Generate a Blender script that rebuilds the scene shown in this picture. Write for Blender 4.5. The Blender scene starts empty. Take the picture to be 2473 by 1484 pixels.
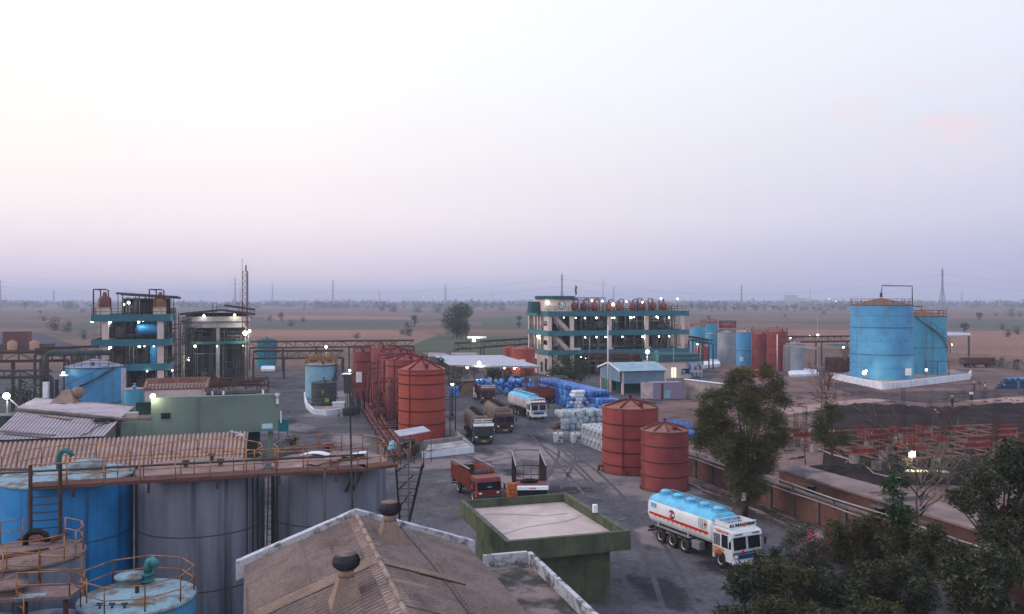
import bpy, bmesh, math, random
from mathutils import Vector, Matrix
random.seed(7)
SC = bpy.context.scene
COL = SC.collection
PI = math.pi
R_ = math.radians
# ---------------------------------------------------------------- camera, sky, sun, exposure
F, HC, U0, V0 = 2100.0, 17.5, 1236.5, 724.0        # focal length / principal point in a 2473 px wide picture, eye height
cd = bpy.data.cameras.new('camera'); cam = bpy.data.objects.new('camera', cd); COL.objects.link(cam)
cam.location = (0, 0, HC); cam.rotation_euler = (PI/2, 0, 0)
cd.sensor_width = 36; cd.lens = 36*F/2473; cd.shift_y = -(742-V0)/2473; cd.clip_start = .5; cd.clip_end = 60000
SC.camera = cam
SC.view_settings.view_transform = 'Standard'; SC.view_settings.look = 'None'
SC.view_settings.exposure = 0.12; SC.view_settings.gamma = 1.0
SC.render.resolution_x, SC.render.resolution_y = 1024, 614
SC.cycles.use_denoising = True
SC.cycles.max_bounces = 6; SC.cycles.diffuse_bounces = 3; SC.cycles.glossy_bounces = 2
SC.cycles.volume_bounces = 0; SC.cycles.transparent_max_bounces = 8
SC.cycles.sample_clamp_indirect = 4

def S(r, g, b):
    f = lambda c: (c/255/12.92) if c/255 <= .04045 else ((c/255+.055)/1.055)**2.4
    return (f(r), f(g), f(b), 1)

def make_world():
    w = bpy.data.worlds.new('World'); SC.world = w; w.use_nodes = True
    n, l = w.node_tree.nodes, w.node_tree.links; n.clear()
    out = n.new('ShaderNodeOutputWorld'); bg = n.new('ShaderNodeBackground')
    tc = n.new('ShaderNodeTexCoord'); sx = n.new('ShaderNodeSeparateXYZ'); l.new(tc.outputs['Generated'], sx.inputs[0])
    def ramp(stops):
        r = n.new('ShaderNodeValToRGB'); e = r.color_ramp.elements
        while len(e) > 1: e.remove(e[-1])
        e[0].position, e[0].color = stops[0]
        for p, c in stops[1:]:
            k = e.new(p); k.color = c
        l.new(sx.outputs['Z'], r.inputs[0]); return r
    A = ramp([(0, S(222,208,224)), (.035, S(234,220,232)), (.09, S(250,239,241)), (.16, S(254,247,246)), (.24, S(255,254,253)), (.33, S(255,255,255)), (1, S(214,226,255))])
    B = ramp([(0, S(172,174,206)), (.035, S(181,183,214)), (.09, S(204,205,227)), (.16, S(216,218,235)), (.24, S(224,230,244)), (.33, S(228,236,249)), (1, S(200,216,255))])
    def math_(op, a, b=None, clamp=False):
        m = n.new('ShaderNodeMath'); m.operation = op; m.use_clamp = clamp
        for i, x in enumerate((a, b)):
            if x is None: continue
            if isinstance(x, (int, float)): m.inputs[i].default_value = x
            else: l.new(x, m.inputs[i])
        return m.outputs[0]
    nz = n.new('ShaderNodeTexNoise'); nz.inputs['Scale'].default_value = 2.2; nz.inputs['Detail'].default_value = 4
    mp = n.new('ShaderNodeMapping'); mp.inputs['Scale'].default_value = (1, 1, 5); l.new(tc.outputs['Generated'], mp.inputs[0]); l.new(mp.outputs[0], nz.inputs['Vector'])
    az = math_('ADD', math_('MULTIPLY', sx.outputs['X'], 1.25), .30)
    az = math_('ADD', az, math_('MULTIPLY', math_('SUBTRACT', nz.outputs[0], .5), .22), True)
    mx = n.new('ShaderNodeMix'); mx.data_type = 'RGBA'; l.new(az, mx.inputs['Factor']); l.new(A.outputs[0], mx.inputs['A']); l.new(B.outputs[0], mx.inputs['B'])
    # the glow of the sun that has gone down on the left
    vm = n.new('ShaderNodeVectorMath'); vm.operation = 'DISTANCE'; l.new(tc.outputs['Generated'], vm.inputs[0]); vm.inputs[1].default_value = (-.52, .83, .2)
    gl = n.new('ShaderNodeMapRange'); gl.inputs['From Min'].default_value = .02; gl.inputs['From Max'].default_value = .16
    gl.inputs['To Min'].default_value = .40; gl.inputs['To Max'].default_value = 0; l.new(vm.outputs['Value'], gl.inputs['Value'])
    m2 = n.new('ShaderNodeMix'); m2.data_type = 'RGBA'; l.new(gl.outputs[0], m2.inputs['Factor']); l.new(mx.outputs['Result'], m2.inputs['A']); m2.inputs['B'].default_value = S(255, 251, 236)
    # a faint pink wisp of cloud low on the right
    v2 = n.new('ShaderNodeVectorMath'); v2.operation = 'MULTIPLY_ADD'; l.new(tc.outputs['Generated'], v2.inputs[0]); v2.inputs[1].default_value = (1, .3, 2.2); v2.inputs[2].default_value = (-.43, -.27, -.40)
    v3 = n.new('ShaderNodeVectorMath'); v3.operation = 'LENGTH'; l.new(v2.outputs[0], v3.inputs[0])
    wr = n.new('ShaderNodeMapRange'); wr.interpolation_type = 'SMOOTHSTEP'; wr.inputs['From Min'].default_value = .17; wr.inputs['From Max'].default_value = .0; wr.inputs['To Max'].default_value = .5; l.new(v3.outputs['Value'], wr.inputs['Value'])
    n2 = n.new('ShaderNodeTexNoise'); n2.inputs['Scale'].default_value = 16; n2.inputs['Detail'].default_value = 5; m3 = n.new('ShaderNodeMapping'); m3.inputs['Scale'].default_value = (1,1,3); m3.inputs['Rotation'].default_value = (0,.35,0); l.new(tc.outputs['Generated'], m3.inputs[0]); l.new(m3.outputs[0], n2.inputs['Vector'])
    nr = n.new('ShaderNodeMapRange'); nr.inputs['From Min'].default_value = .45; nr.inputs['From Max'].default_value = .7; l.new(n2.outputs[0], nr.inputs['Value'])
    m4 = n.new('ShaderNodeMix'); m4.data_type = 'RGBA'; l.new(math_('MULTIPLY', wr.outputs[0], nr.outputs[0]), m4.inputs['Factor']); l.new(m2.outputs['Result'], m4.inputs['A']); m4.inputs['B'].default_value = S(246,214,216); m2 = m4
    # extra sky strength added overhead and behind the viewer to light surfaces facing it
    up = n.new('ShaderNodeMapRange'); up.interpolation_type = 'SMOOTHSTEP'
    up.inputs['From Min'].default_value = .36; up.inputs['From Max'].default_value = .8; up.inputs['To Min'].default_value = 0; up.inputs['To Max'].default_value = ZEN
    l.new(sx.outputs['Z'], up.inputs['Value'])
    bk = n.new('ShaderNodeMapRange'); bk.interpolation_type = 'SMOOTHSTEP'
    bk.inputs['From Min'].default_value = .2; bk.inputs['From Max'].default_value = -.7; bk.inputs['To Min'].default_value = 0; bk.inputs['To Max'].default_value = BACK
    l.new(sx.outputs['Y'], bk.inputs['Value'])
    st = math_('ADD', math_('ADD', up.outputs[0], bk.outputs[0]), 1.0)
    l.new(m2.outputs['Result'], bg.inputs['Color']); l.new(st, bg.inputs['Strength'])
    # a low dusty Nishita sky adds its share of the after-glow
    sk = n.new('ShaderNodeTexSky'); sk.sky_type = 'NISHITA'; sk.sun_disc = False
    sk.sun_elevation = R_(6); sk.sun_rotation = R_(-60); sk.dust_density = 4
    b2 = n.new('ShaderNodeBackground'); b2.inputs['Strength'].default_value = .004; l.new(sk.outputs[0], b2.inputs['Color'])
    ad = n.new('ShaderNodeAddShader'); l.new(bg.outputs[0], ad.inputs[0]); l.new(b2.outputs[0], ad.inputs[1])
    l.new(ad.outputs[0], out.inputs['Surface'])
ZEN, BACK, HAZE = .42, .10, .00030
make_world()
sd = bpy.data.lights.new('sun', 'SUN'); sun = bpy.data.objects.new('sun', sd); COL.objects.link(sun)
sd.energy = 1.45; sd.angle = R_(28); sd.color = (1, .84, .80)
sun.rotation_euler = Vector((.88, -.02, -.38)).to_track_quat('-Z', 'Y').to_euler()     # low, from the left

# ---------------------------------------------------------------- geometry helpers
def G(u, v, z=0.0):
    Y = F*(HC-z)/(v-V0); return Vector(((u-U0)/F*Y, Y, z))
def XY(u, Y): return (u-U0)/F*Y
def ZV(v, Y): return HC-(v-V0)*Y/F
TH = R_(17)
AX = Vector((math.cos(TH), math.sin(TH), 0)); BX = Vector((-math.sin(TH), math.cos(TH), 0))

class MB:
    def __init__(s): s.v = []; s.f = []; s.sm = []; s.mi = []; s.m = 0
    def add(s, vs, fs, smooth=False):
        o = len(s.v); s.v += [Vector(p) for p in vs]
        for f in fs: s.f.append([o+i for i in f]); s.sm.append(smooth); s.mi.append(s.m)
        return s
    def box(s, x0, x1, y0, y1, z0, z1):
        return s.add([(x0,y0,z0),(x1,y0,z0),(x1,y1,z0),(x0,y1,z0),(x0,y0,z1),(x1,y0,z1),(x1,y1,z1),(x0,y1,z1)],
              [(0,3,2,1),(4,5,6,7),(0,1,5,4),(1,2,6,5),(2,3,7,6),(3,0,4,7)])
    def cbox(s, c, d): return s.box(c[0]-d[0]/2, c[0]+d[0]/2, c[1]-d[1]/2, c[1]+d[1]/2, c[2]-d[2]/2, c[2]+d[2]/2)
    def frame(s, d):
        d = d.normalized(); u = d.cross(Vector((0,0,1)))
        if u.length < 1e-4: u = Vector((1,0,0))
        u.normalize(); return u, u.cross(d).normalized()
    def bar(s, p, q, w, h=None):
        p, q = Vector(p), Vector(q); h = h or w; u, w2 = s.frame(q-p); a, b = u*w/2, w2*h/2
        return s.add([p-a-b,p+a-b,p+a+b,p-a+b,q-a-b,q+a-b,q+a+b,q-a+b],[(0,3,2,1),(4,5,6,7),(0,1,5,4),(1,2,6,5),(2,3,7,6),(3,0,4,7)])
    def cyl(s, p, q, r, r2=None, n=10, cap=True):
        p, q = Vector(p), Vector(q); r2 = r if r2 is None else r2; a, b = s.frame(q-p)
        vs = []
        for k in range(n):
            t = 2*PI*k/n; d = a*math.cos(t)+b*math.sin(t); vs += [p+d*r, q+d*r2]
        s.add(vs, [(2*k, 2*((k+1)%n), 2*((k+1)%n)+1, 2*k+1) for k in range(n)], True)
        if cap:
            o = len(s.v)-2*n
            s.f += [[o+2*k for k in range(n)][::-1], [o+2*k+1 for k in range(n)]]; s.sm += [False]*2; s.mi += [s.m]*2
        return s
    def tube(s, pts, r, n=6, closed=False):
        pts = [Vector(p) for p in pts]; N = len(pts); o = len(s.v); prev = None
        for i, p in enumerate(pts):
            d = (pts[(i+1)%N]-pts[i-1]) if closed or 0 < i < N-1 else (pts[1]-pts[0] if i == 0 else pts[-1]-pts[-2])
            d.normalize()
            if prev is None: a, b = s.frame(d)
            else:
                a = prev-d*prev.dot(d)
                a = a.normalized() if a.length > 1e-5 else s.frame(d)[0]
                b = a.cross(d).normalized()
            prev = a
            rr = r[i] if isinstance(r, (list, tuple)) else r
            for k in range(n):
                t = 2*PI*k/n; s.v.append(p+(a*math.cos(t)+b*math.sin(t))*rr)
        for i in range(N if closed else N-1):
            j = (i+1) % N
            for k in range(n):
                k2 = (k+1) % n; s.f.append([o+i*n+k, o+i*n+k2, o+j*n+k2, o+j*n+k][::-1]); s.sm.append(True); s.mi.append(s.m)
        if not closed:
            s.f += [[o+k for k in range(n)], [o+(N-1)*n+k for k in range(n)][::-1]]; s.sm += [False]*2; s.mi += [s.m]*2
        return s
    def lathe(s, prof, n=24, c=(0,0,0), smooth=True):
        o = len(s.v); c = Vector(c)
        for r, z in prof:
            for k in range(n):
                t = 2*PI*k/n; s.v.append(c+Vector((r*math.cos(t), r*math.sin(t), z)))
        for i in range(len(prof)-1):
            for k in range(n):
                k2 = (k+1) % n; s.f.append([o+i*n+k, o+i*n+k2, o+(i+1)*n+k2, o+(i+1)*n+k]); s.sm.append(smooth); s.mi.append(s.m)
        return s
    def disc(s, c, r, n=24, up=True):
        c = Vector(c); vs = [c+Vector((r*math.cos(2*PI*k/n), r*math.sin(2*PI*k/n), 0)) for k in range(n)]
        return s.add(vs if up else vs[::-1], [tuple(range(n))])
    def poly(s, pts): return s.add(pts, [tuple(range(len(pts)))])
    def prism(s, pts, d):
        n = len(pts); pts = [Vector(p) for p in pts]; d = Vector(d)
        return s.add(pts+[p+d for p in pts], [tuple(range(n))[::-1], tuple(range(n, 2*n))]+[(k, (k+1)%n, n+(k+1)%n, n+k) for k in range(n)])
    def ball(s, c, r, n=8, sq=(1,1,1)):
        c = Vector(c); m = max(4, n//2+1); o = len(s.v)
        prof = [(math.sin(PI*i/m), -math.cos(PI*i/m)) for i in range(m+1)]
        for a, z in prof:
            for k in range(n):
                t = 2*PI*k/n; s.v.append(c+Vector((r*max(a,1e-3)*math.cos(t)*sq[0], r*max(a,1e-3)*math.sin(t)*sq[1], r*z*sq[2])))
        for i in range(m):
            for k in range(n):
                k2 = (k+1) % n; s.f.append([o+i*n+k, o+i*n+k2, o+(i+1)*n+k2, o+(i+1)*n+k]); s.sm.append(True); s.mi.append(s.m)
        return s
    def corr(s, p00, p10, p11, p01, period=.2, amp=.03, per=6, rows=1, valley=False):
        """corrugated sheet: waves run across p00->p10, sheets lie along p00->p01"""
        p00, p10, p11, p01 = [Vector(p) for p in (p00, p10, p11, p01)]
        n = max(2, int((p10-p00).length/period*per)); nrm = (p10-p00).cross(p01-p00).normalized(); o = len(s.v)
        for j in range(rows+1):
            w = j/rows
            for i in range(n+1):
                t = i/n; p = (p00*(1-t)+p10*t)*(1-w)+(p01*(1-t)+p11*t)*w
                s.v.append(p+nrm*amp*math.sin(2*PI*t*n/per))
        for j in range(rows):
            for i in range(n):
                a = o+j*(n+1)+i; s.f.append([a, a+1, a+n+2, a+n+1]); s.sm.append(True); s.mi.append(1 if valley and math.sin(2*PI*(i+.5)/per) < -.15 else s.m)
        return s
    def leaves(s, c, rad, n, size, rng, asp=.6, mats=1, shell=.5, droop=0.0):
        c = Vector(c)
        for _ in range(n):
            d = Vector((rng.gauss(0,1), rng.gauss(0,1), rng.gauss(0,1))).normalized()*(rng.random()**(1/3)*(1-shell)+shell*rng.uniform(.75,1.06))
            p = c+Vector((d.x*rad[0], d.y*rad[1], d.z*rad[2]))
            a = Vector((rng.gauss(0,1), rng.gauss(0,1), rng.gauss(0,.7)-droop)).normalized()
            b = a.cross(Vector((rng.gauss(0,1), rng.gauss(0,1), rng.gauss(0,1)))).normalized()
            L = size*rng.uniform(.6,1.4); W = L*asp
            s.m = rng.randrange(mats)
            s.add([p-b*W/2, p+a*L*.5-b*W*.1, p+a*L, p+b*W/2+a*L*.4], [(0,1,2,3)])
        return s
    def xf(s, M): s.v = [M @ p for p in s.v]; return s
    def build(s, name, mats, parent=None, bevel=0):
        me = bpy.data.meshes.new(name)
        me.from_pydata([tuple(p) for p in s.v], [], s.f)
        if not isinstance(mats, (list, tuple)): mats = [mats]
        for m in mats: me.materials.append(m)
        me.polygons.foreach_set('use_smooth', s.sm)
        if len(mats) > 1: me.polygons.foreach_set('material_index', s.mi)
        me.update()
        if bevel:
            bm = bmesh.new(); bm.from_mesh(me)
            bmesh.ops.remove_doubles(bm, verts=bm.verts, dist=1e-4)
            bmesh.ops.bevel(bm, geom=[e for e in bm.edges if e.calc_face_angle(0) > .4], offset=bevel, segments=2, affect='EDGES', profile=.6)
            bm.to_mesh(me); bm.free()
        o = bpy.data.objects.new(name, me); COL.objects.link(o)
        if parent: o.parent = parent
        return o

def tag(o, label=None, cat=None, group=None, kind=None):
    if label: o['label'] = label
    if cat: o['category'] = cat
    if group: o['group'] = group
    if kind: o['kind'] = kind
    return o
def thing(name, label, cat, loc=(0,0,0), rz=0, group=None):
    o = bpy.data.objects.new(name, None); COL.objects.link(o); o.empty_display_size = .3
    o.location = loc; o.rotation_euler = (0, 0, rz)
    return tag(o, label, cat, group)
def solo(name, mb, m, label, cat, loc=(0,0,0), rz=0, group=None, bevel=0):
    o = mb.build(name, m, bevel=bevel); o.location = loc; o.rotation_euler = (0, 0, rz); return tag(o, label, cat, group)
def struct(name, mb, m, kind='structure'):
    o = mb.build(name, m); o['kind'] = kind; return o
KIDS = {}
def dup(root, loc=None, rz=None, label=None, group=None, scale=None):
    def cp(o, par):
        c = o.copy(); COL.objects.link(c)
        if par: c.parent = par
        for k in list(o.children): cp(k, c)
        return c
    r = cp(root, None)
    if loc is not None: r.location = loc
    if rz is not None: r.rotation_euler = (0, 0, rz)
    if scale is not None: r.scale = (scale,)*3 if isinstance(scale, (int, float)) else scale
    if label: r['label'] = label
    if group: r['group'] = group
    return r
def text(name, s, size, m, parent, M, bold=.0, depth=.004):
    cu = bpy.data.curves.new(name, 'FONT'); cu.body = s; cu.size = size; cu.align_x = 'CENTER'; cu.align_y = 'CENTER'
    cu.offset = bold; cu.extrude = depth; cu.resolution_u = 2
    t = bpy.data.objects.new('t', cu); COL.objects.link(t)
    bpy.context.view_layer.update()
    me = bpy.data.meshes.new_from_object(t.evaluated_get(bpy.context.evaluated_depsgraph_get()))
    bpy.data.objects.remove(t); bpy.data.curves.remove(cu)
    me.name = name; me.materials.clear(); me.materials.append(m); me.transform(M)
    o = bpy.data.objects.new(name, me); COL.objects.link(o); o.parent = parent; return o
def TM(o, tx, ty):
    tx, ty = Vector(tx), Vector(ty); n = tx.cross(ty)
    M = Matrix(((tx.x, ty.x, n.x, o[0]), (tx.y, ty.y, n.y, o[1]), (tx.z, ty.z, n.z, o[2]), (0,0,0,1))); return M

# ---------------------------------------------------------------- materials
def mat(name, c1, c2=None, scale=.6, stretch=(1,1,1), lo=.35, hi=.68, rough=.8, metal=0.0, bump=0.0, fine=.18, fscale=14, streak=None, patch=None, obj=False):
    m = bpy.data.materials.new(name); m.use_nodes = True; n, l = m.node_tree.nodes, m.node_tree.links
    p = n['Principled BSDF']; p.inputs['Roughness'].default_value = rough; p.inputs['Metallic'].default_value = metal
    p.inputs['Specular IOR Level'].default_value = .35 if rough < .65 else .02
    if obj: src = n.new('ShaderNodeTexCoord').outputs['Object']
    else: src = n.new('ShaderNodeNewGeometry').outputs['Position']
    def noise(sc, stretch=(1,1,1), det=5, off=0):
        mp = n.new('ShaderNodeMapping'); mp.inputs['Scale'].default_value = stretch; mp.inputs['Location'].default_value = (off, off*1.7, off*.6); l.new(src, mp.inputs[0])
        t = n.new('ShaderNodeTexNoise'); t.inputs['Scale'].default_value = sc; t.inputs['Detail'].default_value = det; t.inputs['Roughness'].default_value = .62
        l.new(mp.outputs[0], t.inputs['Vector']); return t.outputs['Fac']
    def rng(x, a, b, c=0.0, d=1.0):
        r = n.new('ShaderNodeMapRange'); r.interpolation_type = 'SMOOTHSTEP'
        for k, val in zip(('From Min','From Max','To Min','To Max'), (a,b,c,d)): r.inputs[k].default_value = val
        l.new(x, r.inputs['Value']); return r.outputs[0]
    def mix(fac, a, b, mode='MIX'):
        q = n.new('ShaderNodeMix'); q.data_type = 'RGBA'; q.blend_type = mode
        if isinstance(fac, float): q.inputs['Factor'].default_value = fac
        else: l.new(fac, q.inputs['Factor'])
        for k, val in (('A', a), ('B', b)):
            if isinstance(val, tuple): q.inputs[k].default_value = val
            else: l.new(val, q.inputs[k])
        return q.outputs['Result']
    col = c1
    if c2: col = mix(rng(noise(scale, stretch), lo, hi), c1, c2)
    if streak: sc_, (sx_, sz_), a_, b_, amt = streak; col = mix(rng(noise(1.0, (sx_, sx_, sz_), 4, 9.3), a_, b_, 0.0, amt), col, sc_)
    if patch: pc, ps, a_, b_, amt = patch[:5]; col = mix(rng(noise(ps, patch[5] if len(patch) > 5 else (1,1,1), 6, 31.7), a_, b_, 0.0, amt), col, pc)
    if fine:
        g = rng(noise(fscale, (1,1,1), 3, 3.1), .3, .7, 1-fine, 1+fine)
        cm = n.new('ShaderNodeCombineColor'); [l.new(g, cm.inputs[k]) for k in range(3)]
        col = mix(1.0, col, cm.outputs[0], 'MULTIPLY')
    if isinstance(col, tuple): p.inputs['Base Color'].default_value = col
    else: l.new(col, p.inputs['Base Color'])
    if bump:
        b = n.new('ShaderNodeBump'); b.inputs['Strength'].default_value = bump; b.inputs['Distance'].default_value = .05
        l.new(noise(fscale*.6, (1,1,1), 4, 5), b.inputs['Height']); l.new(b.outputs[0], p.inputs['Normal'])
    return m
def glow(name, c, k):
    m = bpy.data.materials.new(name); m.use_nodes = True; p = m.node_tree.nodes['Principled BSDF']
    p.inputs['Base Color'].default_value = (.8,.8,.8,1); p.inputs['Emission Color'].default_value = c; p.inputs['Emission Strength'].default_value = k; return m
def L(r, g, b): return (r, g, b, 1)

RUST = L(.10,.045,.022); SOOT = L(.022,.022,.026)
blue_p = mat('blue_paint', L(.062,.29,.52), L(.046,.215,.42), .35, rough=.55, fine=.06, streak=(L(.10,.12,.13), (.9,.06), .50,.74,.8), patch=(RUST, .7, .60,.72,.65))
deep_blue = mat('deep_blue_paint', L(.022,.22,.52), L(.018,.16,.40), .6, rough=.5, fine=.06, streak=(L(.012,.03,.05), (1.2,.04), .50,.70,.85))
cyan_p = mat('cyan_paint', L(.055,.31,.46), L(.05,.25,.40), .5, rough=.55, fine=.06, streak=(L(.08,.10,.10), (1.1,.07), .53,.75,.7), patch=(RUST, .8, .62,.72,.5))
pale_blue = mat('pale_blue_paint', L(.20,.38,.48), L(.16,.30,.40), .5, rough=.6, fine=.08, streak=(L(.1,.08,.06), (1.4,.08), .55,.8,.6))
red_p = mat('red_oxide_paint', L(.255,.040,.034), L(.185,.032,.030), .5, rough=.6, fine=.08, streak=(L(.13,.03,.022), (1.4,.09), .55,.8,.6))
orange_red = mat('orange_red_paint', L(.32,.052,.032), L(.24,.042,.030), .5, rough=.6, fine=.08, streak=(L(.17,.04,.025), (1.2,.07), .56,.8,.5))
maroon_p = mat('faded_maroon_paint', L(.26,.068,.068), L(.19,.05,.052), .5, rough=.65, fine=.1, streak=(L(.12,.035,.03), (1.6,.09), .55,.8,.6))
pink_red = mat('pinkish_red_paint', L(.36,.12,.12), L(.26,.075,.075), .5, rough=.65, fine=.08, streak=(L(.13,.03,.03), (1.6,.06), .55,.8,.6))
dark_red = mat('dark_red_steel', L(.13,.03,.026), L(.08,.022,.02), 1.0, rough=.6, fine=.15)
roof_red = mat('dusty_red_roof', L(.30,.14,.12), L(.22,.08,.07), .9, rough=.85, fine=.15)
roof_pink = mat('dusty_pink_roof', L(.26,.135,.11), L(.19,.085,.07), .9, rough=.85, fine=.15)
grey_blue_conc = mat('grey_blue_cladding', L(.20,.215,.27), L(.13,.14,.18), .4, stretch=(1.5,1.5,.25), rough=.7, fine=.08, streak=(L(.03,.03,.035), (1.5,.05), .46,.74,.75))
grey_tank = mat('grey_tank_shell', L(.26,.28,.32), L(.20,.22,.25), .5, rough=.6, fine=.08, streak=(L(.1,.1,.1), (1.6,.06), .54,.78,.7))
dark_tank = mat('dark_slate_shell', L(.07,.085,.085), L(.05,.06,.06), .8, rough=.7, fine=.12, streak=(L(.03,.03,.03), (2,.1), .5,.75,.6))
teal_p = mat('teal_paint', L(.020,.135,.175), L(.017,.105,.14), .5, rough=.6, fine=.08, streak=(L(.015,.05,.06), (1.2,.12), .56,.8,.5))
teal_dk = mat('dull_teal_paint', L(.035,.10,.11), L(.03,.075,.08), .5, rough=.7, fine=.1)
cream = mat('cream_render', L(.60,.48,.44), L(.50,.40,.37), .6, rough=.85, fine=.06, streak=(L(.2,.15,.13), (1.0,.08), .58,.8,.5))
conc = mat('weathered_concrete', L(.30,.26,.25), L(.21,.185,.18), .6, rough=.9, fine=.12, bump=.2, streak=(L(.07,.06,.06), (1.2,.1), .52,.75,.7))
conc_dk = mat('stained_concrete', L(.16,.14,.14), L(.09,.08,.08), .6, rough=.9, fine=.15, bump=.2)
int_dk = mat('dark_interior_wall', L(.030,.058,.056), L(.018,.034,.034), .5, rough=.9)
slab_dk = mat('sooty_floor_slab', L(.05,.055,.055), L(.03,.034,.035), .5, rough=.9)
white_w = mat('whitewash', L(.66,.68,.76), L(.52,.53,.60), .8, rough=.9, fine=.06, streak=(L(.2,.2,.22), (1.5,.2), .56,.75,.6))
white_p = mat('white_paint', L(.72,.72,.74), L(.60,.60,.63), .8, rough=.5, fine=.04)
steel = mat('dark_steel', L(.035,.034,.038), L(.06,.045,.04), 2.0, rough=.6, fine=.15)
rust_st = mat('rusty_steel', L(.10,.055,.042), L(.055,.035,.03), 1.5, rough=.75, fine=.2)
ochre_rail = mat('ochre_rail_paint', L(.40,.17,.065), L(.17,.07,.035), 3.0, rough=.6, fine=.15, fscale=25)
galv = mat('galvanised_steel', L(.30,.31,.34), L(.22,.23,.26), 1.0, rough=.5, metal=.3)
pylon_m = mat('pylon_steel', L(.16,.16,.19), rough=.7, fine=0)
glass_dk = mat('dark_glass', L(.012,.016,.022), rough=.12, fine=0)
black = mat('black_rubber', L(.014,.014,.015), L(.03,.027,.025), 3, rough=.85, fine=.2)
rubber_dust = mat('dusty_tyre', L(.035,.032,.030), L(.06,.05,.045), 3, rough=.9, fine=.2)
lamp_w = glow('cold_lamp', L(.93,1,.82), 7)
lamp_y = glow('warm_lamp', L(1,.86,.42), 7)
lamp_big = glow('floodlight_glass', L(.95,1,.84), 12)
def light(par, p, W, c=(1,.97,.80), soft=.2):
    d = bpy.data.lights.new('lamp_light', 'POINT'); d.energy = W; d.color = c; d.shadow_soft_size = soft
    o = bpy.data.objects.new('lamp_light', d); COL.objects.link(o); o.parent = par; o.location = p; return o
# ---------------------------------------------------------------- ground, fields, haze
field_m = mat('dry_field_grass', L(.160,.098,.078), L(.098,.076,.068), .006, stretch=(.5,1.5,1), lo=.38, hi=.62, rough=1, fine=.22, fscale=.35, patch=(L(.045,.060,.042), .0045, .50,.62,.85,(.5,1.8,1)), streak=(L(.19,.105,.08), (.004,.004), .55,.68,.7))
green_f = mat('green_crop', L(.058,.078,.048), L(.085,.080,.062), .02, stretch=(.5,1.5,1), rough=1, fine=.25, fscale=.5)
dull_f = mat('dull_green_crop', L(.070,.075,.062), L(.092,.080,.070), .012, stretch=(.5,1.5,1), rough=1, fine=.2, fscale=.4)
straw_f = mat('straw_field', L(.235,.130,.098), L(.16,.098,.080), .012, stretch=(.4,1.5,1), rough=1, fine=.2, fscale=.4)
asphalt = mat('worn_yard_paving', L(.105,.096,.107), L(.062,.058,.068), .13, lo=.36, hi=.64, rough=.88, fine=.22, fscale=3, bump=.15, patch=(L(.125,.105,.108), .10, .54,.74,.75), streak=(L(.024,.024,.031), (.20,1), .53,.70,.7))
def stain(m, spots, col, amt, noise_scale=.6):
    """dust or oil lying on the ground around given places, with ragged edges"""
    n, l = m.node_tree.nodes, m.node_tree.links; p = n['Principled BSDF']; src = p.inputs['Base Color'].links[0].from_socket
    g = n.new('ShaderNodeNewGeometry'); nz = n.new('ShaderNodeTexNoise'); nz.inputs['Scale'].default_value = noise_scale; nz.inputs['Detail'].default_value = 6; l.new(g.outputs['Position'], nz.inputs['Vector'])
    acc = None
    for x, y, r, ax in spots:
        mp = n.new('ShaderNodeMapping'); mp.vector_type = 'TEXTURE'; mp.inputs['Location'].default_value = (x,y,0); mp.inputs['Rotation'].default_value = (0,0,TH); mp.inputs['Scale'].default_value = (r*ax,r,1); l.new(g.outputs['Position'], mp.inputs[0])
        d = n.new('ShaderNodeVectorMath'); d.operation = 'LENGTH'; l.new(mp.outputs[0], d.inputs[0])
        q = n.new('ShaderNodeMath'); q.operation = 'MULTIPLY_ADD'; l.new(nz.outputs[0], q.inputs[0]); q.inputs[1].default_value = 1.5; q.inputs[2].default_value = -.75
        a = n.new('ShaderNodeMath'); a.operation = 'ADD'; l.new(d.outputs['Value'], a.inputs[0]); l.new(q.outputs[0], a.inputs[1])
        e = n.new('ShaderNodeMapRange'); e.interpolation_type = 'SMOOTHSTEP'; e.inputs['From Min'].default_value = 1.1; e.inputs['From Max'].default_value = .45; e.inputs['To Max'].default_value = amt; l.new(a.outputs[0], e.inputs['Value'])
        if acc is None: acc = e.outputs[0]
        else:
            k = n.new('ShaderNodeMath'); k.operation = 'MAXIMUM'; l.new(acc, k.inputs[0]); l.new(e.outputs[0], k.inputs[1]); acc = k.outputs[0]
    mx = n.new('ShaderNodeMix'); mx.data_type = 'RGBA'; l.new(acc, mx.inputs['Factor']); l.new(src, mx.inputs['A']); mx.inputs['B'].default_value = col; l.new(mx.outputs['Result'], p.inputs['Base Color'])
stain(asphalt, [(9.5,88,5.5,1.1),(13,80,5,1.0),(3,100,8,.5),(15.5,74,6,.4),(-33,118,6,1.2),(-27,133,4,1.5),(-8,93,4,1.6),(-2,97,6,.5),(6,150,7,1.2),(-20,108,6,.4),(-30,160,9,.5),(9,116,5,1.2),(-1,84,4,1.6),(11,64,4,.6)], L(.22,.18,.178), .85)
stain(asphalt, [(4,60,3.5,.6),(8,66,2.5,.5),(-2,76,2.2,.7),(0,88,3,.4),(3,110,4,.4),(-3,100,3,.5),(9,52,4,.5),(-32,125,3,.5),(-25,100,3,.6),(2,73,2,.6),(5,80,2.2,1.5),(14,57,2,1)], L(.018,.018,.023), .75, 1.0)
dirt_m = mat('reddish_dirt', L(.185,.118,.105), L(.095,.066,.064), .09, rough=1, fine=.2, fscale=2.5, bump=.4, patch=(L(.045,.036,.040), .05, .54,.68,.75))
soil_m = mat('dark_dug_soil', L(.018,.014,.015), L(.038,.028,.028), .4, rough=1, fine=.3, fscale=3, bump=.6)
road_m = mat('grey_earth_road', L(.075,.072,.09), L(.055,.052,.066), .05, rough=1, fine=.1, fscale=1)
struct('ground', MB().poly([(-14000,-150,-.03),(14000,-150,-.03),(14000,16000,-.03),(-14000,16000,-.03)]), field_m)
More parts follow.
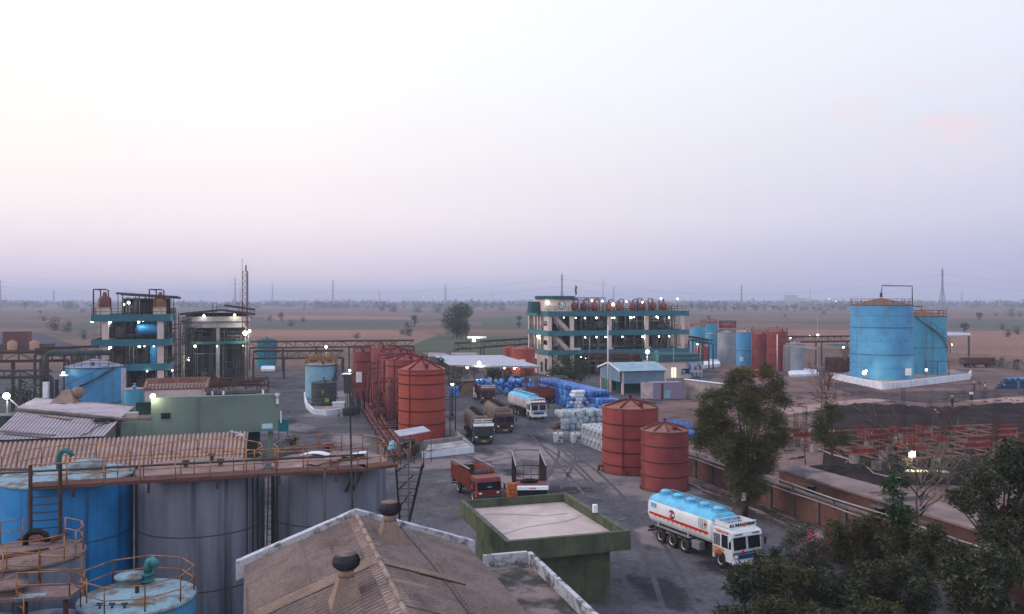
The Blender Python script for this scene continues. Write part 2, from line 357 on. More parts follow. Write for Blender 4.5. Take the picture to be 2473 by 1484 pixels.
def sheet(name, pts, m, z): return struct(name, MB().poly([(p[0], p[1], z) for p in pts]), m)
sheet('field', [G(*p) for p in ((900,868),(1290,860),(1290,812),(1080,808),(985,815))], green_f, -.02)
sheet('field', [G(*p) for p in ((560,792),(905,792),(1050,775),(1040,770),(560,773))], dull_f, -.02)
sheet('field', [G(*p) for p in ((600,838),(985,838),(1060,808),(940,798),(600,796))], straw_f, -.018)
sheet('field', [G(*p) for p in ((640,772),(1000,772),(980,764),(640,762))], straw_f, -.018)
sheet('field', [G(*p) for p in ((1165,798),(1290,796),(1290,766),(1165,768))], green_f, -.018)
sheet('field', [G(*p) for p in ((140,800),(235,800),(235,776),(200,779))], green_f, -.018)
sheet('field', [G(*p) for p in ((1650,830),(2480,860),(2480,800),(1650,795))], straw_f, -.02)
sheet('field', [G(*p) for p in ((2290,792),(2600,792),(2600,772),(2290,770))], dull_f, -.018)
sheet('dirt_road', [G(*p) for p in ((-80,812),(60,800),(120,812),(215,846),(205,850),(120,830),(-80,806))][:5]+[tuple(G(225,850)),tuple(G(130,850)),tuple(G(-80,826))], road_m, -.015)
sheet('dirt_lot', [(16,15),(60,15),(170,60),(190,250),(60,250),(24,215)], dirt_m, -.010)
sheet('yard', [(-130,15),(37.5,15),(17.2,86.5),(14.5,96),(17,112),(20,128),(26,150),(36,168),(52,215),(-130,215)], asphalt, 0)

hz = bpy.data.materials.new('haze_air'); hz.use_nodes = True
_n = hz.node_tree.nodes; _n.remove(_n['Principled BSDF']); _v = _n.new('ShaderNodeVolumePrincipled')
_v.inputs['Density'].default_value = HAZE; _v.inputs['Color'].default_value = (.70,.74,.93,1)
hz.node_tree.links.new(_v.outputs[0], _n['Material Output'].inputs['Volume'])
struct('haze', MB().box(-15000,15000,-200,17000,-1.5,92), hz, 'stuff')

# ---------------------------------------------------------------- foliage
leafA = [mat('leaf_dark', L(.030,.050,.022), rough=.8, fine=.3, fscale=.5), mat('leaf_mid', L(.055,.080,.032), rough=.8, fine=.3, fscale=.5), mat('leaf_olive', L(.095,.105,.04), rough=.8, fine=.3, fscale=.5)]
leafF = [mat('far_leaf_dark', L(.035,.05,.032), rough=1, fine=.2, fscale=.1), mat('far_leaf_mid', L(.055,.07,.045), rough=1, fine=.2, fscale=.1)]
bark = mat('bark', L(.075,.055,.045), L(.04,.032,.028), 4, rough=1, fine=.3)
bark_pale = mat('pale_bark', L(.17,.135,.12), L(.10,.08,.07), 3, rough=1, fine=.3)
def crown_tree(name, label, cat, X, Y, h, w, mats=leafF, n=900, leaf=.5, trunk=.25, lobes=9, group=None, seed=1, asp=.7, tm=bark, zlow=.25, mesh_only=False, shell=.35):
    rng = random.Random(seed); t = thing(name, label, cat, (X, Y, 0), rng.uniform(0, 6), group)
    cl = []
    for i in range(lobes):
        z = h*rng.uniform(zlow+.1, .86); k = math.sin(PI*min(1, max(.12, (z/h-zlow*.6)/(1.06-zlow*.6))))**.6
        a = rng.uniform(0, 2*PI); r = w/2*k*rng.uniform(.2, .62)
        cl.append((Vector((r*math.cos(a), r*math.sin(a), z)), w*rng.uniform(.16, .27)))
    b = MB()
    for c, r in cl: b.leaves(c, (r, r, r*.8), n//lobes, leaf, rng, asp, len(mats), shell)
    b.build('crown', mats, t)
    k = MB(); th = h*.62; k.tube([(0,0,-.1),(w*.02,0,th*.4),(-w*.02,w*.02,th)], [trunk, trunk*.75, trunk*.3], 7)
    for c, r in cl: k.tube([(0,0,th*rng.uniform(.35,.6)), c*.6+Vector((0,0,c.z*.12)), c], [trunk*.4, trunk*.25, trunk*.08], 5)
    k.build('trunk', tm, t); return t
GF = 'trees and bushes dotted over the fields'
def gy(v): return 17.5*F/(v-V0)
crown_tree('tree', 'big dense dark tree standing alone in the fields behind the white canopy', 'tree', XY(1103,395), 395, 15.3, 17.5, leafA[:2], 5200, .8, .5, 16, seed=3, zlow=.1)
bushA = crown_tree('bush', 'low dark rounded bush far off in the fields on the left', 'bush', XY(172, 1500), 1500, 16, 33, n=500, leaf=2.2, trunk=.6, seed=5, zlow=0, group=GF)
bushB = crown_tree('tree', 'small lone tree with a narrow crown far off at the left edge', 'tree', XY(61, 1480), 1480, 15, 11, n=360, leaf=1.6, trunk=.5, seed=6, zlow=.1, group=GF)
palm = crown_tree('tree', 'lone spiky tree on a bare trunk in the pinkish field', 'tree', XY(681, 640), 640, 8.4, 6, n=260, leaf=1.2, trunk=.25, seed=8, zlow=.5, asp=.3, group=GF)
for src, u, Y, h, w, lab in ((bushB,1001,560,9,5,'tall narrow tree beside the big dense dark tree'), (bushA,985,420,6,6.5,'round bush in front of the tall narrow tree'), (bushA,926,1350,9,9,'left of two small round far bushes above the pink field'),
     (bushA,948,1200,10.5,15,'wide right one of two far bushes above the pink field'), (bushA,1010,1150,9,19,'low wide bush left of the big dense dark tree top'), (bushA,1058,1150,12,20,'broad far bush touching the left of the big tree'),
     (bushB,1255,660,6,5.5,'small tree in the green strip left of the process building'), (bushB,1252,520,4.6,4,'lower small bush near the process building bands'), (bushB,2366,720,8,6.5,'lone dark tree in the field above the far red truck'),
     (bushB,2328,450,6.4,6,'dark tree just right of the far flat canopy'), (bushA,2441,880,8,10,'wider of the far trees at the right edge'), (bushA,2462,890,5,9,'low bush beside the far right edge tree'),
     (bushA,1990,1000,5.6,7,'lone round bush left of the tall blue tanks'), (bushA,134,490,7,12,'thicket by the grey earth road'), (bushA,160,470,4,7,'low scrub next to the thicket by the earth road'),
     (bushB,97,1000,6,4,'tiny tree in the grey field left of the teal building'), (bushA,1215,1350,8,20,'wide far grove left of the roof sign building'), (bushA,735,1500,6,8,'faint bush low under the hazy treeline over pink ground'),
     (bushA,2070,1250,9,10,'dark tree peeping out left of the tall blue tank')):
    dup(src, (XY(u,Y), Y, 0), random.uniform(0,6), lab, GF, scale=(w/ (33 if src is bushA else 11), w/(33 if src is bushA else 11), h/(16 if src is bushA else 15)))
rg = random.Random(44)
for k in range(46):
    Y = rg.choice((rg.uniform(300,700), rg.uniform(600,1600))); u = rg.uniform(20, 2460)
    if Y < 360 and (u < 660 or u > 1200): continue
    w = rg.uniform(2.2,4.5)*(1+Y/900)
    dup(bushA, (XY(u,Y), Y, 0), rg.uniform(0,6), 'small scrub bush dotted over the dry fields', 'scrub bushes in the dry fields', scale=(w/33, w/33, w*rg.uniform(.5,.8)/16))
for k in range(26):      # the row of trees on the right
    u = 1672+k*16.2+rg.uniform(-6,6); Y = rg.uniform(1350,1500); w = rg.uniform(8,17); h = rg.uniform(7,14) if u < 1800 else rg.uniform(6,11)
    dup(bushA if k % 3 else bushB, (XY(u,Y), Y, 0), rg.uniform(0,6), 'tree in the hazy row beyond the right hand fields', 'far tree row on the right', scale=(w/(33 if k % 3 else 11), w/(33 if k % 3 else 11), h/(16 if k % 3 else 15)))
b = MB(); rg = random.Random(9)
for k in range(1500):
    Y = rg.choice((rg.uniform(1700,3000), rg.uniform(2400,6000))); u = rg.uniform(-120,2600); w = rg.uniform(8,30)*(Y/2500)**.6; h = rg.uniform(5,13)
    b.leaves((XY(u,Y), Y, h*.45), (w, w*.5, h*.5), 16, w*.42, rg, .8, 2, .2)
struct('far_woodland', b, leafF, 'stuff')

# ---------------------------------------------------------------- transmission towers and lines
def tower(u, vtop, Y, label, w0=7.5, arms=(.6,.74,.88), aw=9.0, th=.42, rz=0.0):
    H = ZV(vtop, Y); b = MB()
    hw = lambda f: (w0*(1-f/.55)+1.6*f/.55 if f < .55 else 1.6-(f-.55)*1.6) / 1.0
    lv = [0,.12,.23,.33,.42,.5,.57,.64,.71,.78,.85,.92]
    P = lambda f, i: Vector(((hw(f)/2)*(-1,1,1,-1)[i], (hw(f)/2)*(-1,-1,1,1)[i], f*H))
    for a, c in zip(lv, lv[1:]):
        for i in range(4):
            j = (i+1) % 4
            b.bar(P(a,i), P(c,i), th); b.bar(P(a,i), P(c,j), th*.6); b.bar(P(a,j), P(c,i), th*.6); b.bar(P(c,i), P(c,j), th*.6)
    for i in range(4): b.bar(P(.92,i), (0,0,H), th*.8)
    for f in arms:
        for sgn in (-1,1):
            for q in (-1,1): b.bar((sgn*hw(f)/2, q*hw(f)/2, f*H), (sgn*aw*(1.15-.3*abs(f-.74)/.14), 0, f*H+.4), th*.8); b.bar((sgn*hw(f)/2, q*hw(f)/2, (f+.035)*H), (sgn*aw*(1.15-.3*abs(f-.74)/.14), 0, f*H+.4), th*.6)
    return solo('transmission_tower', b, pylon_m, label, 'pylon', (XY(u,Y), Y, -.5), rz, 'transmission towers across the plain')
tower(0, 672, 1500, 'lattice pylon cut by the left edge of the picture', rz=.4)
tower(130, 699, 2300, 'small faint pylon left of the round far bush', aw=7, rz=1.2)
tower(568, 667, 1750, 'wide armed pylon just left of the thin red mast', aw=8, rz=.2)
tower(580, 690, 2900, 'faint far pylon behind the wide armed one by the mast', aw=7)
tower(658, 681, 2400, 'faint pylon first to the right of the red mast', aw=8, rz=.15)
tower(804, 673, 2000, 'tall pylon with three cross arms above the pink field', aw=8.5, rz=.1)
tower(917, 700, 3600, 'tiny hazy pylon between two larger ones over the fields', aw=8, th=.5)
tower(1076, 684, 2200, 'pylon standing above the big dense dark tree', aw=8, rz=.3)
tower(1190, 707, 3800, 'tiniest pylon left of the roof sign building', aw=8, th=.5)
tower(1357, 658, 1150, 'tall narrow pylon rising behind the roof sign penthouse', w0=8.5, aw=2.2, arms=(.82,.9), th=.36, rz=.2)
tower(1482, 690, 2500, 'faint pylon behind the roof flagpole', aw=6, rz=.8)
tower(1791, 687, 1900, 'pylon over the tree row on the right', aw=6.5, rz=.9)
tower(2276, 645, 1150, 'tall narrow pylon right of the tall blue tanks', w0=10, aw=2.4, arms=(.82,.9), th=.4, rz=.2)
tower(2323, 703, 3200, 'small faint pylon beside the tall narrow one on the right', aw=7, th=.5)
def wire(pts, sag, label):
    out = []
    for p, q in zip(pts, pts[1:]):
        for i in range(17):
            t = i/16; r = Vector(p)*(1-t)+Vector(q)*t; r.z -= sag*4*t*(1-t); out.append(r)
    solo('power_line', MB().tube(out, .085, 4), pylon_m, label, 'power line', group='overhead power lines')
P3 = lambda u, v, Y: Vector((XY(u,Y), Y, ZV(v,Y)))
wire([P3(-300,640,1300), P3(568,686,1750)], 10, 'upper overhead wire sweeping in from the left edge')
wire([P3(-300,670,1300), P3(568,702,1750)], 10, 'lower overhead wire sweeping in from the left edge')
wire([P3(568,686,1750), P3(1357,673,1150)], 17, 'upper wire slung between the mast side pylon and the sign building pylon')
wire([P3(568,703,1750), P3(1357,692,1150)], 17, 'lower wire slung between the mast side pylon and the sign building pylon')
wire([P3(1357,673,1150), P3(2276,663,1150)], 24, 'upper wire slung from the sign building pylon to the tank side pylon')
wire([P3(1357,693,1150), P3(2276,684,1150)], 24, 'lower wire slung from the sign building pylon to the tank side pylon')
wire([P3(2276,663,1150), P3(2900,690,1000)], 6, 'upper wire leaving toward the right edge')
wire([P3(2276,684,1150), P3(2900,712,1000)], 6, 'lower wire leaving toward the right edge')
b = MB().box(-30,22,-10,10,0,36).box(24,60,-10,10,0,24).box(-62,-32,-9,9,0,15)
solo('factory', b, mat('hazy_factory_wall', L(.25,.25,.28), fine=0), 'pale block of a far factory on the horizon', 'factory', (XY(1912,3600), 3600, 0))
solo('chimney', MB().cyl((0,0,0),(0,0,62),2.6,1.7,10), mat('hazy_chimney', L(.25,.25,.28), fine=0), 'thin chimney right of the far factory block', 'chimney', (XY(1956,3600), 3600, 0))
for i, (u, v, Y, lab) in enumerate(((1423,719.5,2400,'leftmost far lamp on the horizon near the dark tree'), (1431,719.5,2400,'second far lamp on the horizon'), (2002,722,2200,'far white lamp over the plain right of the chimney'), (2019,728,2000,'far warm lamp below the white one over the plain'), (1050,719,2500,'far lamp under the armed pylon behind the big tree'), (1023,719,2500,'far lamp left of the armed pylon'))):
    t = thing('street_lamp', lab, 'lamp', (XY(u,Y), Y, 0), 0, 'far street lamps')
    MB().cyl((0,0,0),(0,0,ZV(v,Y)),.15,.1,6).build('pole', pylon_m, t); MB().ball((0,0,ZV(v,Y)), .75, 8).build('bulb', lamp_y, t)

def strip(p, q, w, m, z=.004): 
    p, q = Vector(p), Vector(q); n_ = Vector((-(q-p).y,(q-p).x)).normalized()*w/2; return struct('paving_joint', MB().poly([(*(p-n_),z),(*(q-n_),z),(*(q+n_),z),(*(p+n_),z)]), m)
joint_m = mat('pale_joint', L(.16,.145,.15), L(.055,.052,.06), 1.1, lo=.42, hi=.6, rough=1)
for p, q in (((1370,1132),(1455,1118)),((1372,1150),(1410,1195)),((1325,1145),(1440,1136)),((1330,1195),(1500,1172)),((1408,1195),(1490,1215)),((1210,1110),(1345,1098)),((1480,1260),(1590,1228)),((1350,1100),(1372,1150)),((1000,1150),(1075,1143)),((690,1000),(735,995)),((700,960),(738,957))): strip(G(*p).xy, G(*q).xy, .16, joint_m)
for u, v in ((1060,1230),(1042,1158),(1500,1330)): struct('drain_grate', MB().poly([(*(G(u,v)+AX*a+BX*c).xy,.004) for a, c in ((-.6,-.25),(.6,-.25),(.6,.25),(-.6,.25))]), steel)

track_m = mat('tyre_track', L(.064,.060,.069), L(.088,.081,.091), 1.0, lo=.30, hi=.55, rough=1, fine=.2)
def track(pts, z=.0025):
    pts = [Vector((*G(*p).xy,0)) for p in pts]; P = []
    for i in range(len(pts)-1):
        a, b_, c, d = pts[max(0,i-1)], pts[i], pts[i+1], pts[min(len(pts)-1,i+2)]
        for k in range(8): t = k/8; P.append(.5*((2*b_)+(c-a)*t+(2*a-5*b_+4*c-d)*t*t+(3*b_-a-3*c+d)*t**3))
    for off in (-.95,.95):
        m = MB(); prev = None
        for p, q in zip(P, P[1:]):
            n_ = Vector((-(q-p).y,(q-p).x,0)).normalized(); l, r = p+n_*(off-.16), p+n_*(off+.16); m.v += [Vector((l.x,l.y,z)), Vector((r.x,r.y,z))]
        for i in range(len(m.v)//2-1): m.f.append([2*i,2*i+1,2*i+3,2*i+2][::-1]); m.sm.append(False); m.mi.append(0)
        struct('tyre_track', m, track_m)
track([(1560,1470),(1520,1330),(1440,1200),(1360,1110),(1290,1040),(1240,985)]); track([(1640,1460),(1560,1300),(1420,1140),(1300,1060),(1215,1030)],.003); track([(1230,1100),(1150,1120),(1060,1165),(1010,1240)],.0035); track([(1330,1180),(1370,1090),(1340,1010),(1290,960)],.004); track([(690,1000),(705,950),(690,905)])
# ---------------------------------------------------------------- open process buildings
def ball_lamp(par, p, r=.2, m=None, name='lamp'):
    m = m or lamp_w; light(par, Vector(p)+Vector((0,-r,-r*.5)), (1700 if m is lamp_big else 2200)*r*r*(1.6 if m is lamp_big else 1), (1,.95,.66) if m is lamp_y else (.93,1,.84), r)
    return MB().ball(p, r*.85, 8).build(name, m, par)
def rail(b, pts, h=1.0, r=.03, step=1.5, closed=False):
    pts = [Vector(p) for p in pts]; seg = list(zip(pts, pts[1:]+(pts[:1] if closed else [])))
    if not closed: seg = seg[:len(pts)-1]
    for p, q in seg:
        n = max(1, round((q-p).length/step))
        for i in range(n+1):
            c = p.lerp(q, i/n); b.cyl(c, c+Vector((0,0,h)), r*1.15, n=5)
        for f in (.5, 1): b.cyl(p+Vector((0,0,h*f)), q+Vector((0,0,h*f)), r, n=5)
    return b
def pipes_inside(rng, x0, x1, y0, y1, z0, z1, nv, nh, nt):
    b = MB()
    for _ in range(nv):
        x, y = rng.uniform(x0,x1), rng.uniform(y0,y1); b.m = rng.randrange(2); b.cyl((x,y,z0),(x,y,z1), rng.uniform(.03,.09), n=5, cap=False)
    for _ in range(nh):
        y, z, a = rng.uniform(y0,y1), rng.uniform(z0+.4,z1), rng.uniform(x0,x1-3); b.m = rng.randrange(2); b.cyl((a,y,z),(min(x1,a+rng.uniform(3,9)),y,z), rng.uniform(.04,.10), n=5, cap=False)
    for _ in range(nt):
        x, y = rng.uniform(x0+1,x1-1), rng.uniform(y0+1.2,y1); r = rng.uniform(.5,1.0); h = rng.uniform(1.2,2.5); b.m = 0; z = z0+rng.uniform(.2,1)
        b.lathe([(.05,z),(r*.8,z+.15),(r,z+.4),(r,z+h),(r*.8,z+h+.25),(.1,z+h+.4)], 10, (x,y,0)); b.cyl((x,y,z+h+.3),(x,y,z+h+.9),.12,n=6)
    return b
in_pipe = [mat('grimy_pipework', L(.055,.05,.05), L(.03,.032,.035), 1, rough=.7, fine=.2), mat('pale_pipework', L(.15,.16,.16), L(.08,.09,.09), 1, rough=.6, fine=.2)]
ZT = (14.8, 10.33, 5.86); BH = 1.15

def process_building():
    t = thing('process_building', 'open four storey process building with teal bands and hexagon roof sign', 'building', (8.26, 198.7, 0), R_(16))
    W, D = 35.6, 17.1
    for z in ZT:                                                    # teal parapet bands on a dark slab
        b = MB().box(0,W,0,.25,z-BH,z).box(0,.25,.25,D-.25,z-BH,z).box(W-.25,W,.25,D-.25,z-BH,z).box(0,W,D-.25,D,z-BH,z)
        b.build('parapet_band', teal_p, t)
        MB().box(.25,W-.25,.25,D-.25,z-BH+.15,z-BH+.5).build('floor_slab', slab_dk, t)
    for y in (.6, 8.5, 15.6):
        for x in (.55, 5.95, 15.3, 24.7, 34.1):
            b = MB()
            for z0, z1 in ((0,ZT[2]-BH),(ZT[2]-BH+.5,ZT[1]-BH),(ZT[1]-BH+.5,ZT[0]-BH)): b.box(x-.42,x+.42,y-.35,y+.35,z0,z1+.15)
            b.build('column', cream, t)
    for y in (7.1, 11.7): MB().box(.4,1.1,y-.35,y+.35,0,ZT[0]-BH+.15).build('column', cream, t)
    rng = random.Random(11)
    for z0, z1 in ((ZT[2]-BH+.5,ZT[1]-BH+.15),(ZT[1]-BH+.5,ZT[0]-BH+.15)):
        b = pipes_inside(rng, 6.6, 33.5, 1.2, 9.5, z0, z1, 150, 46, 26).build('pipework', in_pipe, t); b['kind'] = 'stuff'
        b = pipes_inside(rng, 1.5, 6, 7, 12, z0, z1, 14, 8, 3).build('pipework', in_pipe, t); b['kind'] = 'stuff'
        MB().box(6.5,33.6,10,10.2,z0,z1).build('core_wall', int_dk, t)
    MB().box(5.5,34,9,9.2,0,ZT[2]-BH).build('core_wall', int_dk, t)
    # ground floor end wall with windows, stair tower walls
    b = MB().box(.3,.5,0.9,D-.6,0,ZT[2]-BH); b.build('wall', cream, t)
    for y0, y1, z0, z1 in ((1.2,3.2,1,3.9),(5,6.3,.6,2.9),(9.2,10.6,1.6,3.4)):
        MB().box(.22,.297,y0,y1,z0,z1).build('window', glass_dk, t)
    for zb in (ZT[2], ZT[1]):
        MB().box(.3,.5,.95,4.2,zb-.3,zb+1.1).build('wall', cream, t)
        MB().box(.3,.5,.95,4.2,zb+2.2,zb+3.2).build('wall', cream, t)
    for zb in (0, ZT[2]-BH+.5, ZT[1]-BH+.5):                         # stair flights in the first bay
        H = 4.1; b = MB(); n = 11
        for i in range(n):
            b.box(1.6+i*.4,2.02+i*.4,1.4,2.7,zb+H*(1-i/n)-.55,zb+H*(1-i/n)-.3)
            b.box(1.6+i*.4,2.02+i*.4,1.37,1.44,zb+H*(1-i/n)-.6,zb+H*(1-i/n)+.5)
        b.build('stair_flight', cream, t)
    for z in (ZT[1]-BH+.5, ZT[2]-BH+.5):
        rail(MB(), [(6.4,.4,z+.65),(W-.4,.4,z+.65)], 1.0, .035, 1.6).build('guard_rail', steel, t)
        rail(MB(), [(.35,5,z+.65),(.35,D-.5,z+.65)], 1.0, .035, 1.6).build('guard_rail', steel, t)
    rail(MB(), [(.1,D-.3,ZT[0]),(.1,.1,ZT[0]),(8.2,.1,ZT[0])], 1.1, .035, 1.5).build('guard_rail', rust_st, t)
    rail(MB(), [(8.2,.1,ZT[0]),(W-.1,.1,ZT[0]),(W-.1,D-.3,ZT[0])], 1.1, .03, 1.5).build('guard_rail', dark_red, t)
    # roof penthouse with the sign
    z = ZT[0]
    p = MB().box(0.05,7.1,3,9,z-.5,z+2.75).build('penthouse', cream, t)
    MB().box(-.25,7.4,2.6,9.3,z+2.75,z+3.55).build('penthouse_roof', teal_dk, p)
    MB().box(-2.2,-.1,6,8.5,z-.4,z+2.2).build('stair_head', teal_dk, p)
    c = Vector((4.35, 2.955, z+1.45)); R = 1.02
    hx = lambda r: [(c.x+r*math.cos(PI/2+k*PI/3), c.y, c.z+r*math.sin(PI/2+k*PI/3)) for k in range(6)]
    sg = MB().prism(hx(R)[::-1], (0,-.03,0)).build('roof_sign', mat('sign_white', L(.78,.78,.8), fine=.03), p)
    navy = mat('sign_navy', L(.012,.016,.08), fine=0)
    b = MB()
    o, i_ = hx(R*.97), hx(R*.80)
    for k in range(6):
        j = (k+1) % 6; y = -.045
        b.poly([Vector(q)+Vector((0,y,0)) for q in (o[k],i_[k],i_[j],o[j])])
    b.build('hexagon_ring', navy, sg)
    for ch, dx, dz in (('K',-.42,.12),('L',0,-.16),('J',.42,.12)):
        text('letter', ch, .80, navy, sg, TM((c.x+dx, c.y-.05, c.z+dz), (1,0,0), (0,0,1)), .03)
    ball_lamp(t, (.75, 2.4, z+2.0), .16, lamp_big); MB().ball((.75,2.5,z+2.0),.3,8).build('lamp', lamp_big, t)
    # lamps under the slabs
    def wl(u): k = (u-U0)/F; return (k*198.7-8.26)/(.961-.276*k)
    for x in (660,808,935,1080,1275,1318,1520,1543,1580,1872,1893,2027): ball_lamp(t, (wl(1244+x*.1856), .9+.6*rng.random(), ZT[0]-BH-.25-.2*rng.random()), rng.uniform(.15,.24), lamp_w)
    for x in (928,1077,1195,1415,1675,1893,2025): ball_lamp(t, (wl(1244+x*.1856), .9, ZT[1]-BH-.45), .21, lamp_w if x not in (1675,2025) else lamp_y)
    for x, z in ((862,4.2),(922,4.0),(1553,4.2),(1840,5.2)): ball_lamp(t, (wl(1244+x*.1856), .2, z), .17, lamp_w)
    ball_lamp(t, (-.1, 8, ZT[1]-BH-.4), .2, lamp_w)
    for x0, x1, zz in ((6.2,8.2,z),(15,16.2,z),(24.5,25.7,z),(33.2,34.4,z)): MB().box(x0,x1,.4,1.4,zz,zz+1.15).build('roof_plinth', cream, t)
    return t, wl
vessel_m = mat('vessel_red', L(.15,.03,.026), L(.085,.026,.022), 1.2, rough=.6, fine=.2)
kb, wl = process_building()
def on_kb(x, y, z): return Matrix.Translation((8.26,198.7,0)) @ Matrix.Rotation(R_(16),4,'Z') @ Vector((x,y,z))
ordn = ('first','second','third','fourth','fifth','sixth','seventh','eighth','ninth')
for i, (cx, sc, look) in enumerate(((825,1.0,'squat'),(965,1.0,'grey topped'),(1105,1.0,'broad'),(1290,.85,'slim'),(1425,.95,'orange tinted'),(1610,.95,'round shouldered'),(1735,1.05,'tall'),(1870,1.05,'dark red'),(2015,1.0,'narrow tall'))):
    w = wl(1244+cx*.1856); t = thing('reactor_vessel', f'{look} red vessel, {ordn[i]} from the left along the process building roof', 'vessel', on_kb(w, 3.5, ZT[0]-.65), R_(16), 'red vessels on the process building roof')
    r = .80*sc*(1.15 if i < 3 else 1); h = 1.30*sc
    MB().lathe([(.05,.75),(r*.6,.8),(r*.95,1.1),(r,1.4),(r,.9+h),(r*.85,1.15+h),(r*.4,1.4+h),(.22,1.45+h),(.22,1.9+h),(.05,1.95+h)], 14).build('body', (vessel_m, dark_red, vessel_m)[i % 3], t)
    top = 1.95+h; dx = -1.1 if i > 5 else 1.2
    b = MB()
    for q in (0, .35): b.tube([(q*.3,0,1.6+h),(q*.3,0,top+.2*q),(q*.3+dx*.25,0,top+.25),(dx,0,top+.25),(dx,0,top),(dx,0,.2)], .11, 6)
    b.build('gooseneck_pipe', vessel_m if i % 2 else dark_red, t)
    b = MB()
    for a in range(4): b.bar((r*.8*math.cos(a*PI/2+.7), r*.8*math.sin(a*PI/2+.7), 0), (r*.8*math.cos(a*PI/2+.7), r*.8*math.sin(a*PI/2+.7), 1.5), .12)
    b.build('support_frame', dark_red, t)
b = MB()
for z in (.5, 2.6, 3.1): b.tube([on_kb(8,4.5,ZT[0]+z), on_kb(16 if z > 2 else 34,4.5,ZT[0]+z)], .12, 6)
rngp = random.Random(5)
for k in range(64): x = rngp.uniform(8,34); b.cyl(on_kb(x, 2.2+rngp.random()*4, ZT[0]-.6), on_kb(x, 2.2+rngp.random()*4, ZT[0]+rngp.uniform(.5,2.4)), .07, n=5)
solo('roof_pipe_run', b, dark_red, 'tangle of dark red roof pipes between the vessels', 'pipework')
for x, y, big, lab in ((1318,190,.42,'brilliant white floodlight on the middle of the process building roof'),(1040,138,.24,'white lamp between the first two red roof vessels'),(1175,145,.24,'white lamp by the third roof vessel'),(1490,155,.27,'yellowish lamp beside the fifth roof vessel'),(1700,160,.24,'white lamp beside the seventh roof vessel'),(1945,115,.30,'high lamp by the eighth roof vessel'),(2160,118,.27,'lamp at the right end of the process building roof')):
    w = wl(1244+x*.1856); Yw = on_kb(w,2,0).y; zz = ZV(700.5+y*.1856, Yw)
    t = thing('roof_lamp', lab, 'lamp', on_kb(w,2,ZT[0]-.65), 0, 'lamps on the process building roof')
    MB().cyl((0,0,0),(0,0,zz-ZT[0]+.65),.05,n=6).build('post', rust_st, t); light(t,(0,-.5,zz-ZT[0]+.65),900*big*big); MB().ball((0,-.1,zz-ZT[0]+.65), big*.8, 8).build('bulb', lamp_y if x in (1490,) else (lamp_big if big > .4 else lamp_w), t)
t = thing('flagpole', 'thin pole with a drooping furled cloth on the sign building roof', 'flagpole', on_kb(wl(1422),9,ZT[0]-.65))
MB().cyl((0,0,0),(0,0,6.9),.05,n=6).build('pole', galv, t); MB().tube([(.1,0,4.4),(.18,0,5),(.08,0,5.7),(.2,0,6.3),(.1,0,6.8)],[.12,.24,.2,.26,.1],7).build('cloth', rust_st, t)
solo('lightning_rod', MB().cyl((0,0,0),(0,0,8.6),.06,.03,6), steel, 'thin dark rod on the process building roof beside the slim vessel', 'rod', on_kb(wl(1476),5,ZT[0]-.65))
# pipe bundle and annex in front of the process building
t = thing('pipe_rack', 'brown pipe bundle on a rack in front of the process building low band', 'pipe rack', on_kb(7.5,-4,0), R_(16))
b = MB(); rg = random.Random(2)
for k in range(26): yy = rg.uniform(0,2.6); b.cyl((rg.uniform(0,2),yy,3.4+rg.uniform(0,2)),(rg.uniform(15,20.5),yy,3.2+rg.uniform(0,1.8)), rg.uniform(.06,.16), n=6)
b.build('pipe_bundle', [rust_st], t)
b = MB()
for x in (1,6,11,16,20):
    for y in (0,2.6): b.cyl((x,y,0),(x,y,5.2),.12,n=6)
    b.bar((x,-.2,4.2),(x,2.8,4.2),.2); b.bar((x,-.2,3.1),(x,2.8,3.1),.2)
b.build('rack_frame', steel, t)
t = thing('annex', 'low annex with a dull teal parapet beside the blue cladded cabin', 'building', on_kb(21.5,-13,0), R_(16))
MB().box(0,10.6,0,9,0,3.7).build('wall', cream, t); MB().box(-.3,10.9,-.3,9.3,3.7,5.3).build('parapet', teal_dk, t)
MB().box(3,4.1,-.05,0,.2,2.4).build('door', glow('lit_doorway', L(1,.85,.3), 1.2), t); MB().box(5.5,7.8,-.05,0,1,2.1).build('window', glass_dk, t)
for k in range(3): MB().box(8+.8*k,8.6+.8*k,-.9,-.1,.3,1.2).build('outdoor_unit', galv, t)
b = MB(); [b.cyl((x,-2,0),(x,-2,7.2),.06,n=6) for x in (2.5,9)]; b.bar((2.5,-2,7.1),(9,-2,7.1),.08); b.bar((2.5,-2,4.6),(9,-2,4.6),.08); b.build('pole_frame', galv, t)
t = thing('floodlight', 'dazzling white floodlight above the ridge of the blue cladded cabin', 'lamp', on_kb(18.7,-12.8,0), R_(16))
MB().cyl((0,0,0),(0,0,5.9),.08,n=6).build('post', galv, t); light(t,(0,-.8,6.0),420); MB().ball((0,-.2,6.0),.42,10).build('bulb', lamp_big, t)
solo('lightning_mast', MB().cyl((0,0,0),(0,0,12.6),.12,.10,8), white_w, 'tall slim white mast standing over the blue cladded cabin', 'mast', (XY(1468,163),163,0))
solo('vent_pipe', MB().cyl((0,0,3),(0,0,9.2),.08,n=6).tube([(0,0,3),(0,0,2.2),(4,1,2.2),(4,1,0)],.08,6), galv, 'thin pale vertical pipe in front of the process building middle floors', 'pipe', on_kb(wl(1422),-.5,0), R_(16))

